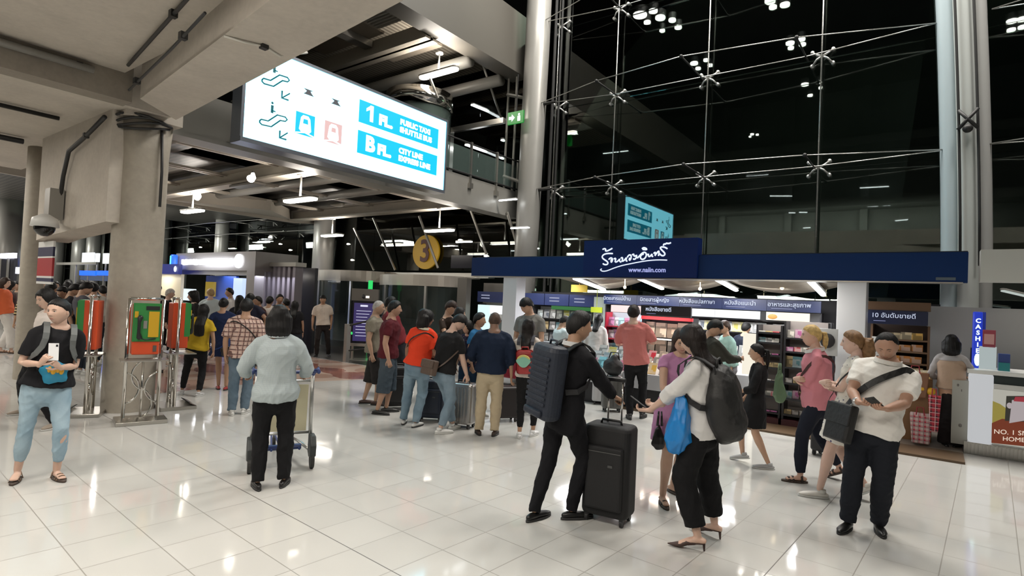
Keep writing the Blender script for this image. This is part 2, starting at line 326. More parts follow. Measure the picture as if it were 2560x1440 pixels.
# crescent bracket on the deck
a=np.linspace(.3,2.6,12); cc=oz(828,508,4.6); struct('trim_crescent',B().tube([cc+[.0+.35*math.cos(t),.35*math.sin(t),0] for t in a],[.01+.05*math.sin((t-.3)/2.3*math.pi) for t in a],8),BEIGE,smooth=True)
def pendant(px,py,x,y,ztop,zl,label,L=1.15):
    t=empty('pendant_light',(x,y,zl),label,'light',)
    B().rbox(x-L/2,x+L/2,y-.11,y+.11,zl-.02,zl+.035,.1).obj('diffuser',WL,t,smooth=False)
    B().rbox(x-L/2-.03,x+L/2+.03,y-.13,y+.13,zl+.03,zl+.075,.12).obj('housing',PAINT,t)
    B().tube([(x,y,zl+.07),(x,y,ztop)],.022,8).obj('stem',WHITEP,t,smooth=True)
    B().cyl((x,y,ztop-.03),.1,.03,16).obj('canopy_plate',WHITEP,t,smooth=False)
    area('pendant_glow',(x,y,zl-.05),(L,.2),26,(1,.92,.82)); area('pendant_upglow',(x,y,zl+.1),(L*.9,.2),42 if zl<6 else 90,(1,.92,.82),(math.pi,0,0))
pendant(0,0,-11.65,7.45,4.45,3.86,'bright pendant tube light below the first girder, under the left half of the lit sign')
pendant(0,0,-17.0,7.5,4.45,3.92,'pendant tube light nearest the big concrete pillar, farther end of the near girder')
pendant(0,0,-11.85,12.2,4.45,3.78,'pendant tube light hanging just above the yellow 3 sign')
pendant(0,0,-17.3,12.4,4.45,3.83,'pendant tube light in front of the thick far column, left of the yellow 3 sign')
# floodlight fixtures along the near girder
for px,py,l in ((632,443,'small white spotlight head clipped to the near girder'),(497,490,'small spotlight at the far end of the near girder')):
    q=oz(px,py,4.36); t=empty('spotlight',q,l,'light'); B().tube([q+[0,0,.1],q,q+[.06,-.08,-.06]],[.03,.07,.09],12).obj('lamp_head',WL,t,smooth=True); B().box(q[0]-.02,q[0]+.02,q[1]-.02,q[1]+.02,q[2]+.05,q[2]+.14).obj('bracket',DARKM,t)
B().box(-14.6,-13.4,7.30,7.6,4.38,4.43).obj('cable_tray',STEEL); tag(bpy.data.objects['cable_tray'],'shiny wrapped duct lying along the near girder','duct')
# bridge railing
t=empty('bridge_railing',(BX+.02,10,5.0),'glass balustrade with steel posts on the footbridge edge','railing')
GR=mat('green_glass',(.30,.42,.38),.05,trans=0,alpha=.10)
for y in (10.2,11.3,12.4,13.4):
    B().box(BX-.02,BX+.04,y-.03,y+.03,4.75,5.95).box(BX-.03,BX+.07,y-.07,y+.07,4.72,4.86).obj('post',STEEL,t)
B().box(BX-.0,BX+.012,6,13.5,5.05,5.75).obj('glass_panel',GR,t)
B().tube([(BX+.02,6,5.08),(BX+.02,13.5,5.08)],.025,8).tube([(BX+.02,6,5.9),(BX+.02,13.5,5.9)],.022,8).obj('rail',DARKM,t)
# things standing on the bridge, seen through the railing
struct('wall_lift_lobby',B().box(-14.5,-14.3,10.5,13.5,5.1,8.2),mat('lobby_wall',(.10,.12,.11),.5)); struct('floor_bridge',B().box(-14.5,BX-.35,6,13.5,4.98,5.1),PAINT)
struct('trim_lobby_frame',B().box(-12.1,-11.95,12.6,12.75,5.1,7.0).box(-12.1,BX,12.6,12.72,6.85,7.0).box(-12.1,-11.98,11.0,12.6,6.85,6.98),STEEL)
def tubelight(a,b,label,r=.05,m=CL,name='tube_light'):
    t=empty(name,a,label,'light'); a=np.array(a,float); b=np.array(b,float); up=np.array([0,0,1.])
    B().tube([a,b],[(r,r*.5)]*2,8).obj('tube',m,t); B().tube([a+up*r*.9,b+up*r*.9],[(r*1.3,r*.5)]*2,8).obj('housing',PAINT,t); return t
for (x0,y0,x1,y1,X,l) in ((1180,262,1285,305,-11.6,'long tube light high behind the bridge railing beside the green exit sign'),(1255,350,1315,378,-10.9,'upper bright tube light behind the bridge railing at the silver column'),
        (1165,362,1225,383,-11.6,'left tube light behind the bridge railing'),(1253,395,1312,415,-10.9,'lower tube light behind the bridge railing at the silver column')):
    tubelight(ox(x0,y0,X),ox(x1,y1,X),l,.055)
q=oy(1292,293,12.5); t=empty('exit_sign',q,'green illuminated exit sign hung above the footbridge','sign'); B().box(q[0]-.32,q[0]+.22,q[1],q[1]+.05,q[2]-.17,q[2]+.17).obj('sign_box',em('exit_green',(.01,.35,.04),.8),t)
GW=em('sign_white',(1,1,1),1.6); b=B(); y_=q[1]-.01; x_=q[0]-.05
b.box(x_-.22,x_-.08,y_,y_+.01,q[2]-.04,q[2]+.04).prism([(x_-.12,y_,q[2]-.10),(x_-.02,y_,q[2]),(x_-.12,y_,q[2]+.10)],(0,.01,0)).box(x_+.08,x_+.17,y_,y_+.01,q[2]-.11,q[2]+.03).ball((x_+.13,y_,q[2]+.07),(.035,.012,.035),8); b.obj('pictogram',GW,t)
B().box(q[0]-.03,q[0]-.01,q[1]-.01,q[1]+.01,q[2]+.17,q[2]+1.2).obj('hanger',DARKM,t)
# glass lift drum behind the sign
q=ox(1080,300,-11.3); t=empty('lift_shaft',(-11.6,q[1],5.1),'stainless drum of the glass lift behind the lit sign','lift')
a=oy(1050,260,11.3); cx_,cy_=float(a[0]),11.3; zc=float(a[2])
n=40; ang=np.linspace(0,2*math.pi,n,endpoint=False)
B().tube([(cx_,cy_,zc-.22),(cx_,cy_,zc+.22)],.95,40,side=(1,0,0)).obj('drum_band',CHROME,t,smooth=True); B().tube([(cx_,cy_,5.1),(cx_,cy_,zc-.2)],.9,40,side=(1,0,0)).obj('drum_glass',mat('drum_glass',(.04,.055,.05),.08),t,smooth=True)
# ================================================================== level two edge and upper canopy
LX=-9.9
UPM=mat('upper_edge_paint',(.095,.088,.075),.5)
struct('trim_upper_bridge_edge',B().prism([(LX+.05,-4,8.42),(LX+.05,13.6,8.42),(LX,13.6,10.2),(LX,-4,10.2)],(-.6,0,0)).box(LX-.75,LX-.6,-4,13.6,8.75,10.2),UPM)
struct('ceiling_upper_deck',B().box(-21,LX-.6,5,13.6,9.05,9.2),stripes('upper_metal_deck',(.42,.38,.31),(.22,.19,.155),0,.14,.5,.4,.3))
for y,z in ((10.1,8.32),): struct('trim_upper_girder',B().box(-20,LX-.5,y-.22,y+.22,z,z+.06).box(-20,LX-.5,y-.04,y+.04,z,z+.5),BEIGE)
for y,z in ((11.6,8.35),(13.0,8.3),(8.6,8.7)): struct('trim_upper_pipe',B().tube([(-20,y,z),(LX-.5,y,z)],.17,16),PAINT,smooth=True)
struct('trim_upper_panel',B().box(-14.6,-12.0,8.9,9.9,8.8,8.86).box(-13.2,-11.2,10.6,11.3,8.8,8.86),mat('pale_panel',(.36,.31,.25),.5))
struct('trim_upper_crossbeam',B().box(-12.9,-12.6,7.5,10.0,8.6,8.78),PAINT)
t=empty('louvre_grille',(-10.8,9.2,8.9),'bright slatted metal air grille in the upper canopy near the top edge','grille')
b=B(); g0=oz(935,20,8.8); 
for k in range(16): b.box(-12.0,-10.6,8.0+k*.11,8.04+k*.11,8.83,8.93)
b.obj('slat',mat('bright_slat',(.75,.72,.66),.25,.5),t)
t=pendant(0,0,-10.75,10.75,8.32,7.75,'pendant tube light in the upper canopy above the lit sign',1.35)
# slender diagonal rods
for i,(a_,b_) in enumerate((((1203,150),(1265,330)),((1075,195),(1095,245)))):
    struct('trim_rod',B().tube([ox(*a_,-11),ox(*b_,-11)],.035,8),PAINT)
for a_,b_ in (((885,570),(935,675)),((933,545),(988,675)),((1048,540),(1095,670)),((1175,520),(1216,635)),((1268,530),(1295,620))):
    struct('trim_rod',B().tube([oy(*a_,12.9),oy(*b_,13.2)],.04,8),STEEL)
# pigeons-eye: columns, masts and glazing ==========================================
GY=13.8
def glass_mat():
    m=mat('curtain_glass',(.01,.012,.011),.02); N,L=nodes(m); N.remove(N['Principled BSDF']); o=N['Material Output']
    tp=N.new('ShaderNodeBsdfTransparent'); tp.inputs[0].default_value=(.55,.62,.58,1); gs=N.new('ShaderNodeBsdfGlossy'); gs.inputs['Roughness'].default_value=.015; gs.inputs[0].default_value=(.9,.95,.92,1)
    fr=N.new('ShaderNodeFresnel'); fr.inputs[0].default_value=1.75; mx=N.new('ShaderNodeMixShader'); L.new(fr.outputs[0],mx.inputs[0]); L.new(tp.outputs[0],mx.inputs[1]); L.new(gs.outputs[0],mx.inputs[2]); L.new(mx.outputs[0],o.inputs[0]); return m
GLM=glass_mat()
zs=[0.05,2.7,4.97,7.4,9.75,12.1,14.5]; SXs=[-9.42+2.445*k for k in range(5)]
def window(i,x0,x1,zz,step):
    b=B(); k=max(1,round((x1-x0)/step)); e=(x1-x0)/k
    for a in range(k):
        for z0,z1 in zip(zz[:-1],zz[1:]): b.box(x0+a*e+.008,x0+(a+1)*e-.008,GY,GY+.02,z0+.008,z1-.008)
    return struct('window_%d'%i,b,GLM)
window(1,-9.42,.36,zs,2.445); window(2,.36,8.5,zs,2.4); window(3,-19.1,-9.42,zs[1:5],2.4); window(4,-52,-19.1,[.05,2.7,4.97,7.4],2.5)
# night outside
struct('ground_outside',B().box(-80,20,GY+.1,60,-.32,-.02),mat('night_ground',(.02,.02,.02),.9))
struct('wall_outside',B().box(-80,25,34,34.3,0,30),mat('night_building',(.02,.022,.018),.8,var=.4,vscale=.3))
BLN=mat('blue_lit_pylon',(.02,.03,.25),.6,emit=(.004,.006,.06),es=.5); DGN=mat('dark_green_steel',(.035,.04,.03),.7)
t=B().prism([(3.4,20,0),(4.6,20,0),(3.0,20,14),(2.0,20,14)],(0,.5,0)).obj('floodlit_pylon',BLN); tag(t,'blue floodlit pylon outside the glass, left of the white mast','pylon')
t=B().prism([(9.5,18,0),(12,18,0),(10,18,14),(8.6,18,14)],(0,.5,0)).obj('floodlit_pylon',BLN); tag(t,'blue floodlit pylon outside the glass, right of the white mast','pylon')
t=B().prism([(-1.2,17,0),(2.2,17,0),(1.2,17,14),(.2,17,14)],(0,.4,0)).obj('leaning_girder',DGN); tag(t,'wide dark greenish girder outside the glass wall','girder')
t=B().prism([(7,19,0),(7.6,19,0),(5.2,19,14),(4.4,19,14)],(0,.4,0)).obj('leaning_girder',DGN); tag(t,'narrow dark girder outside the glass right of the white mast','girder')
# silver column
t=empty('steel_column',(-9.42,13.2,0),'thick silver column standing between the footbridge and the glass wall','column')
B().tube([(-9.42,13.2,0),(-9.36,13.2,4),(-9.3,13.2,9),(-9.3,13.2,14)],[.31,.33,.35,.36],28,side=(1,0,0)).obj('shaft',mat('silver_paint',(.42,.41,.385),.35,.35),t,smooth=True)
for z in (4.97,7.4): B().tube([(-9.1,13.2,z),(-8.6,13.2,z)],[.06,.03],8).obj('cable_lug',DARKM,t); B().tube([(-9.6,13.1,z+.25),(-10.3,13.2,z+.5)],.05,8).obj('strut',PAINT,t)
for k,(x,r_) in enumerate(((-8.93,.045),(-8.72,.03))): 
    o=B().tube([(x,13.55,2),(x,13.55,13.5)],r_,8).obj('dark_rod',DARKM,t)
for x in (-10.35,-10.05):
    o=B().tube([(x,13.3,4.9),(x,13.3,9)],.035,8).obj('ladder_rail',PAINT,t)
# white mast
t=empty('white_mast',(.36,13.1,0),'tall white triple-tube mast against the glass at the right','column')
MW=mat('white_mast_paint',(.55,.58,.56),.35)
def bow(x,dx,y,r,m,nm,z0=0,z1=14):
    zz=np.linspace(z0,z1,14); B().tube([(x+dx-(.0135*max(0,z-2.2)**1.55),y,z) for z in zz],r,16,side=(1,0,0)).obj(nm,m,t,smooth=True)
bow(.42,-.2,13.2,.15,mat('mast_blue_white',(.50,.60,.64),.35),'tube'); bow(.42,.05,13.12,.16,MW,'tube'); bow(.42,.27,13.22,.13,mat('mast_grey',(.40,.40,.39),.35),'tube')
bow(.42,-.07,12.92,.022,DARKM,'rod',2.8); bow(.42,.2,12.95,.022,DARKM,'rod',2.8)
mx0=.42-.0135*(5.45-2.2)**1.55
B().tube([(mx0-.08,12.88,5.6),(mx0+.2,12.88,5.25)],.03,8).tube([(mx0-.08,12.88,5.25),(mx0+.2,12.88,5.6)],.03,8).ball((mx0+.06,12.86,5.25),.08,10).obj('cross_bracket',DARKM,t,smooth=True)
for i,(x,w) in enumerate(((-19.04,.40),(-27.0,.30),(-33.7,.42),(-46.0,.45),(-43.5,.4),(-50.7,.45),(-39.5,.4))):
    o=B().tube([(x,13.3,0),(x,13.3,7.5)],w,20,side=(1,0,0)).obj('round_column',mat('silver_paint'),smooth=True)
    tag(o,['broad steel column behind the revolving door, left of the yellow 3 sign','slim steel column behind the information booth','pale column just right of the big concrete pillar','pale column nearest the concrete pillar, seen through the gap under the girder','second pale column through the gap under the girder','third pale column through the gap under the girder, by the red banner','pale column hidden mostly by the front pillar'][i],'column')
# cable net with spider fittings
CB=mat('bright_cable',(.55,.55,.52),.25,.9)
def net(x0,x1,zl,n,tagl,off=0):
    t=empty('cable_truss',(x0,13,zl),tagl,'cable'); lug0=np.array([x0,13.15,zl]); lug1=np.array([x1,13.15,zl]); nd=[]
    for k in range(1,n):
        x=x0+(x1-x0)*k/n; s=math.sin(math.pi*k/n); nd.append(np.array([x-.0,13.45-1.05*s-.25,zl+.0]))
    B().tube([lug0]+nd+[lug1],.013,6).obj('bow_cable',CB,t,smooth=True); 
    B().tube([lug0]+[np.array([p[0],13.5,zl]) for p in nd]+[lug1],.013,6).obj('tie_cable',CB,t,smooth=True)
    for p in nd:
        B().tube([p,(p[0],13.78,zl)],.02,6).ball(p,.045,8).obj('strut',DARKM,t,smooth=True)
    return t
def spider(x,z,tagl,grp):
    t=empty('spider_fitting',(x,13.7,z),tagl,'fitting',grp)
    b=B()
    for sx in (-1,1):
        for sz in (-1,1):
            b.tube([(x,13.66,z),(x+sx*.1,13.66,z+sz*.05),(x+sx*.2,13.74,z+sz*.15)],[.03,.022,.018],6); B().tube([(x+sx*.2,13.72,z+sz*.15),(x+sx*.2,13.80,z+sz*.15)],.04,10).obj('disc',mat('spider_steel',(.62,.62,.6),.3,.6),t,smooth=True)
    b.obj('arm',mat('spider_steel',(.62,.62,.6),.3,.6),t,smooth=True); return t
for z,l in ((4.97,'lower horizontal cable truss bracing the glass wall above the bookshop'),(7.4,'upper horizontal cable truss bracing the glass wall'),(9.75,'topmost horizontal cable truss bracing the glass wall')):
    net(-9.2,.2 if z<6 else -.1,z,4,l)
    for k in (1,2,3): 
        nm={4.97:'lower',7.4:'upper',9.75:'topmost'}[z]; 
        spider(SXs[k],z,'four-armed spider fitting, %s row on the glass wall, %s from the silver column'%(nm,['first','second','third'][k-1]),'spider fittings on the glass wall')
    spider(-8.8,z,'four-armed spider fitting on the %s row right beside the silver column'%nm,'spider fittings on the glass wall')
for z,l in ((5.0,'lower cable truss running right from the white mast'),(7.45,'upper cable truss running right from the white mast')): net(.7,8.3,z,3,l)
for k in (0,1,2,3):
    x=SXs[k] if k else -8.85; o=B().tube([(x,13.62,2.3),(x,13.62,13)],.018,6).obj('vertical_cable',CB,smooth=True); tag(o,'vertical steel cable of the glass wall, %s from the silver column'%['closest','second','third','fourth'][k],'cable')
for z,l in ((4.2,'lower'),(4.75,'upper')):
    t=empty('cable_truss',(-26,13,z),l+' cable truss on the distant glass wall behind the information booth','cable')
    B().tube([(-33.5,13.0,z),(-27,12.6,z),(-19.2,13.0,z)],.02,6).obj('bow_cable',CB,t); 
    for x in (-31,-29,-25,-23,-21): B().tube([(x,12.75,z),(x,13.7,z)],.02,6).tube([(x-.15,13.6,z-.15),(x,13.5,z),(x+.15,13.6,z-.15)],.025,6).obj('strut',CB,t)
# spotlight clusters under the high roof (they light the floor and mirror in the glass)
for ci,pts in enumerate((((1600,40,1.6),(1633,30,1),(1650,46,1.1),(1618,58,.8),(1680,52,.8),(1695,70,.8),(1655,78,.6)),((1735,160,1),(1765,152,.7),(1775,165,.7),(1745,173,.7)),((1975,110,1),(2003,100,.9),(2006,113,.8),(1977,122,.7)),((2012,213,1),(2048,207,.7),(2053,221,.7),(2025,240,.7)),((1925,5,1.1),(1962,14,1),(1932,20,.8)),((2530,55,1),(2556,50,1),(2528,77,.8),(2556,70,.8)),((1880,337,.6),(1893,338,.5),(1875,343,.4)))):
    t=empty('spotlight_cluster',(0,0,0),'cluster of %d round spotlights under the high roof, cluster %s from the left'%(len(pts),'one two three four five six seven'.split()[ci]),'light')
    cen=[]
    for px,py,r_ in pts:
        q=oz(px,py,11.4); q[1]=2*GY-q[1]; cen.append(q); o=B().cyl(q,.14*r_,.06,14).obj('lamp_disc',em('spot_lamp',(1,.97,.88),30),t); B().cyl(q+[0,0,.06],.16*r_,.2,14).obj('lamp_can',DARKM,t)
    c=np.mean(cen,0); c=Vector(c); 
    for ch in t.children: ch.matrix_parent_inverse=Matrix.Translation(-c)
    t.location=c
# ================================================================== the big lit sign
def big_sign():
    X=-8.88; y0,y1,z0,z1=4.6,9.2,4.2,5.73
    t=empty('directory_sign',(X-.15,(y0+y1)/2,z0),'large glowing white direction sign with cyan floor panels, hung under the bridge','sign')
    B().box(X-.3,X-.02,y0-.04,y1+.04,z0-.07,z1+.05).box(X-.02,X+.02,y0-.04,y1+.04,z0-.07,z0).box(X-.02,X+.02,y0-.04,y1+.04,z1,z1+.05).box(X-.02,X+.02,y0-.05,y0,z0,z1).box(X-.02,X+.02,y1,y1+.05,z0,z1).obj('frame',mat('sign_frame',(.22,.24,.28),.3,.6),t)
    B().box(X-.02,X,y0,y1,z0,z1).obj('light_panel',em('sign_glow',(1.35,4.2,5.4),1),t)
    def uv(u,v): return np.array([X+.006,y0+(y1-y0)*u,z0+(z1-z0)*v])
    CY=em('sign_cyan',(.0,.72,1.15),1); TL=em('sign_teal',(.0,.12,.14),1); PK=em('sign_pink',(.95,.62,.60),1); GY_=em('sign_grey',(.2,.2,.22),.5); WH=em('sign_text',(1.6,2.4,2.6),1)
    for v0,v1,big,l1,l2 in ((.567,.848,'1','PUBLIC TAXI','SHUTTLE BUS'),(.182,.465,'B','CITY LINE','EXPRESS LINE')):
        a=uv(.481,v0); b_=uv(.947,v1); B().box(a[0],a[0]+.008,a[1],b_[1],a[2],b_[2]).obj('floor_panel',CY,t)
        w=uv(.545,(v0+v1)/2)+[.01,0,.0]; big=='1' and B().prism([w+[0,-.03,.17],w+[0,-.13,.09],w+[0,-.13,.03],w+[0,-.03,.09]],(.004,0,0)).obj('numeral_flag',WH,t); text('floor_number',big,WH,w,(0,1,0),(0,0,1),.40,t,.004,'CENTER',bold=.02)
        text('floor_number','FL.',WH,w+[0,.36,-.04],(0,1,0),(0,0,1),.27,t,.004,'CENTER',bold=.018,sx=1.1)
        text('panel_text',l1,WH,uv(.705,(v0+v1)/2)+[.01,0,.075],(0,1,0),(0,0,1),.15,t,.004,'LEFT',bold=.009,sx=1.0); text('panel_text',l2,WH,uv(.705,(v0+v1)/2)+[.01,0,-.085],(0,1,0),(0,0,1),.15,t,.004,'LEFT',bold=.009,sx=1.0)
    # escalator pictograms
    for v in (.60,.16):
        o_=uv(.058,v); s_=.24
        pts=[(0,.02),(.05,.1),(.3,.12),(.62,.52),(.92,.54),(1.0,.44),(.93,.34),(.74,.31),(.42,-.10),(.08,-.13),(.0,-.06),(0,.02)]
        P=[o_+[.004,p[0]*s_*2.0,p[1]*s_*1.5+.08] for p in pts]; B().tube(P,.013,6).obj('escalator_outline',TL,t)
        b=B(); f=o_+[.004,.20,.27]; b.box(f[0],f[0]+.006,f[1]-.022,f[1]+.022,f[2],f[2]+.13).ball(f+[0,0,.17],(.006,.022,.022),8).box(f[0],f[0]+.006,f[1],f[1]+.06,f[2]+.03,f[2]+.05); b.obj('rider',TL,t)
        f=o_+[.004,.36,-.10]; B().tube([f+[0,.14,.12],f],.012,6).tube([f+[0,.0,.12],f,f+[0,.12,0]],.016,6).obj('arrow',TL,t)
    # vehicle pictograms
    for u,v,mm in ((.197,.20,TL),(.322,.205,PK)):
        a=uv(u,v); w,h=.37,.38; fill=CY if mm is TL else PK
        B().box(a[0],a[0]+.004,a[1],a[1]+w,a[2],a[2]+h).obj('train_tile',fill,t)
        q=a+[.006,w/2,0]; P=[(-.12,.09),(-.09,.30),(-.05,.345),(.05,.345),(.09,.30),(.12,.09),(.07,.04),(-.07,.04)]
        B().prism([q+[0,p[0],p[1]] for p in P],(.004,0,0)).obj('train_shape',WH,t); B().prism([q+[.005,p[0],p[1]] for p in ((-.05,.20),(-.04,.28),(.04,.28),(.05,.20))],(.004,0,0)).obj('train_window',fill,t)
        B().tube([q+[.004,-.18,.01],q+[.004,0,.05],q+[.004,.18,.01]],.012,6).obj('track',WH,t)
    for u in (.222,.345):
        q=uv(u,.67)+[.004,0,0]; B().prism([q+[0,p[0]*.8,p[1]*.8] for p in ((0,0),(.26,0),(.2,.05),(.17,.09),(.24,.12),(.0,.12),(.08,.08),(.05,.04))],(.004,0,0)).obj('bus_mark',GY_,t)
    for y in (y0+.6,y1-.6): B().tube([(X-.28,y,z0+.5),(BX+.0,y,z0+.5)],.04,8).obj('bracket_arm',DARKM,t)

big_sign()
# yellow 3 disc on the glass
t=empty('door_number_sign',(-13.87,13.7,3.3),'round yellow disc with a brown 3 on the glass above the revolving door','sign')
B().tube([(-13.87,13.74,3.33),(-13.87,13.68,3.33)],[(.62,.58)]*2,40,side=(1,0,0)).obj('disc',mat('yellow_disc',(.62,.36,.015),.5,emit=(.5,.28,.01),es=.18),t)
text('numeral','3',mat('brown_print',(.13,.02,.01),.5),(-13.87,13.65,3.33),(1,0,0),(0,0,1),1.05,t,.01,bold=.02)

# the hall behind and above the viewer: seen mirrored in the glass wall
HALL=mat('hall_grey',(.20,.205,.19),.7,var=.2,vscale=.4)
struct('ceiling_hall_roof',B().box(-30,14,-14,13.7,16,16.3),mat('roof_dark',(.10,.105,.095),.8))
b=B().box(-30,14,-13.3,-13,5,16)
for z_ in (4.6,8.4,12.0): b.box(-30,14,-13,-11.2,z_,z_+.5)
for k in range(11): b.box(-29+k*4.2,-28.6+k*4.2,-13,-12.6,0,16)
struct('wall_hall_rear',b,HALL)
struct('wall_hall_right',B().box(13.6,13.9,-14,13.7,0,16),mat('hall_right_dark',(.12,.125,.11),.7))
SK=0
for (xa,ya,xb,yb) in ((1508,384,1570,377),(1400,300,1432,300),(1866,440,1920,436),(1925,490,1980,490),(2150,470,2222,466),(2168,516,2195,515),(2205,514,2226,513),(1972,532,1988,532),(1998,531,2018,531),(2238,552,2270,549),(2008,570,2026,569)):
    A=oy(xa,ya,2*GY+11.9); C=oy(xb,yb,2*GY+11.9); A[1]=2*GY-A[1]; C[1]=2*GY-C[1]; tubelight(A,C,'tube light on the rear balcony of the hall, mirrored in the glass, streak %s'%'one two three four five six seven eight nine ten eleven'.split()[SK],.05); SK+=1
area('balcony_fill',(-6,-10.5,7.6),(14,.4),520,(.9,.95,.85),(math.radians(-60),0,0))  # added fill to brighten the rear hall mirrored in the glass

area('outside_fill',(-2,27,21),(3,1),1200,(.85,1,.75),(math.radians(-35),0,0)); area('outside_fill',(9,26,21),(3,1),800,(.5,.6,1),(math.radians(-30),0,0))  # added unseen lights that brighten the pylons and wall outside the glass
# far end of the hall to the left
struct('wall_far_left',B().box(-62,-61.7,-6,13.8,0,7),mat('far_wall',(.34,.35,.31),.7,var=.2,vscale=.6)); struct('wall_far_side',B().box(-62,-17,-6.2,-6,0,6),mat('far_wall'))
for k,(px,w_) in enumerate(((8,.5),(46,.35))):
    q=at(px,700,24+6*k); tag(B().tube([(q[0],q[1],0),(q[0],q[1],5.6)],w_,20,side=(1,0,0)).obj('round_column',mat('silver_paint'),smooth=True),['pale column at the very left edge of the hall','slim pale column just left of the rear pillar'][k],'column')
for x_,y_ in ((-20,-2),(-27,-1.5),(-48,3)): area('far_floor_fill',(x_,y_,5.2),(1.6,.5),260,(1,.95,.86))  # added fill lights for the dark floor at the far left
# ================================================================== bookshop
FY=9.9
t=empty('shop_fascia',(-4,FY+.1,2.3),'long navy fascia board of the bookshop with white handwritten Thai lettering','signboard')
B().box(-8.53,.35,FY,FY+.16,2.33,2.75).obj('board',NAVY,t); B().box(-5.58,-3.33,FY-.07,FY+.16,2.345,3.05).obj('name_board',mat('navy_name_board',(.004,.018,.11),.45,spec=.2),t)
B().box(-8.53,.35,FY+.16,FY+3.2,2.74,2.78).obj('roof_panel',mat('shop_roof',(.05,.05,.05),.7),t)
B().box(-8.5,.3,FY-.01,FY+.17,2.315,2.335).obj('edge_strip',STEEL,t)
LW=em('lettering_white',(.80,.88,1),1.15)
def lp(px,py): return oy(px/2560*300+1460,py/939*110+590,FY-.085)
ST=[[(400,285),(440,265),(470,285),(450,315),(480,325),(540,300),(600,265)],[(610,375),(520,370),(430,385),(380,435),(400,485),(480,530),(520,575),(490,615),(430,610),(405,590)],
[(530,500),(560,465),(600,470),(610,510),(590,560),(575,560),(580,500)],[(640,490),(670,470),(680,500),(655,550),(690,560),(740,520),(770,470),(750,540),(790,555)],
[(790,470),(820,455),(825,500),(800,545),(850,530),(890,480),(915,445),(890,530),(920,535)],[(925,450),(960,400),(1000,405),(1010,450),(985,520),(960,515),(975,470)],
[(1030,400),(1065,380),(1060,430),(1100,430),(1125,400),(1120,460),(1085,500),(1050,490)],[(1140,470),(1180,430),(1230,370),(1290,340),(1330,370),(1330,430),(1290,490),(1230,505),(1195,460),(1220,400),(1270,385)],
[(1240,270),(1270,245),(1320,260),(1350,290),(1300,290),(1255,285)],[(1350,400),(1380,380),(1370,430),(1400,445),(1440,400),(1455,370),(1440,430),(1470,435)],
[(1490,370),(1520,340),(1530,380),(1500,440),(1560,350),(1600,310),(1600,360),(1590,420)],[(1775,270),(1720,235),(1640,230),(1620,260),(1680,320),(1730,370),(1720,410),(1680,425),(1640,410),(1620,380)],
[(1695,200),(1705,165),(1740,180),(1750,150),(1800,165),(1850,145)]]
def strokes(sts,name,m,par,r):
    b=B()
    for s in sts:
        P=[lp(*p) for p in s]; Q=[]
        for i in range(len(P)-1):
            for u in (0,.5): Q.append(P[i]*(1-u)+P[i+1]*u)
        Q.append(P[-1]); Q=[Q[0]]+[(Q[i-1]+2*Q[i]+Q[i+1])/4 for i in range(1,len(Q)-1)]+[Q[-1]]
        b.tube(Q,[(r,r*.5)]*len(Q),8,side=(0,0,1),round_=True)
    return b.obj(name,m,par)
strokes(ST,'thai_lettering',LW,t,.0145)
strokes([[(350,720),(380,755),(480,750),(620,690),(800,630),(1000,590),(1250,540),(1450,515),(1620,508),(1770,515)],[(350,720),(375,700)]],'underline_swash',LW,t,.010)
text('web_address','www.naiin.com',em('lettering_violet',(.5,.55,1),.9),oy(1617,675,FY-.08),(1,0,0),(0,0,1),.125,t,.003,bold=.002,sx=.93)
B().box(.0,.22,FY-.006,FY,2.36,2.40).obj('maker_plate',mat('dull_plate',(.10,.13,.16),.4),t)
for x0,x1,l in ((-7.61,-7.25,'white square post of the bookshop at its left corner'),(-1.2,-.82,'white square post of the bookshop at the right, behind the curly haired woman')):
    o=B().box(x0,x1,FY+.02,FY+.36,0,2.33).obj('shop_post',mat('white_post',(.70,.71,.74),.35),bev=.008); tag(o,l,'post')
# swagged fabric ceiling
SW=mat('swag_fabric',(.33,.29,.23),.8,var=.1)
for k,(x0,x1) in enumerate(((-7.1,-5.3),(-5.2,-3.4),(-3.3,-1.3))):
    b=B(); n=14; V=[];
    for z_ in (0,.012):
        for i in range(n+1):
            u=i/n; sag=.20*math.sin(math.pi*u); V+=[(x0+(x1-x0)*u,10.25,2.47-sag*.6+z_),(x0+(x1-x0)*u,12.0,2.37-sag*.9+z_)]
    F=[(2*i,2*i+1,2*i+3,2*i+2) for i in range(n)]+[(2*(n+1)+2*i,2*(n+1)+2*i+2,2*(n+1)+2*i+3,2*(n+1)+2*i+1) for i in range(n)]
    b.add(V,F); o=b.obj('ceiling_swag',SW,smooth=True); tag(o,'sagging beige fabric ceiling panel of the bookshop, %s from the left'%['first','second','third'][k],'ceiling panel')
for k,(a_,b_) in enumerate((((1437,697),(1510,725)),((1587,692),(1655,722)),((1783,694),(1840,726)),((2020,699),(2058,738)))):
    A=oy(*a_,10.1); C=oy(*b_,11.9); tubelight(A,C,'white tube light under the bookshop ceiling, %s from the left'%['first','second','third','fourth'][k],.05,CL,'shop_tube_light')
    m=(A+C)/2; area('shop_tube_glow',(m[0],m[1],m[2]-.1),(.3,1.8),46,(.97,.97,1))
for k,(px,py) in enumerate(((1562,718),(1750,722),(1955,720))):
    q=oy(px,py,11.2); t=empty('uplight_arm',q,'small warm uplighter on a rod under the bookshop ceiling, %s of three'%['left','middle','right'][k],'light'); B().ball(q,.035,8).tube([q,q+[0,0,.25]],.008,6).obj('lamp',em('warm_dot',(1,.8,.5),6),t)
    area('warm_uplight',(q[0],q[1],q[2]+.05),(.8,.3),7,(1,.7,.4),(math.pi,0,0)) if 0 else None
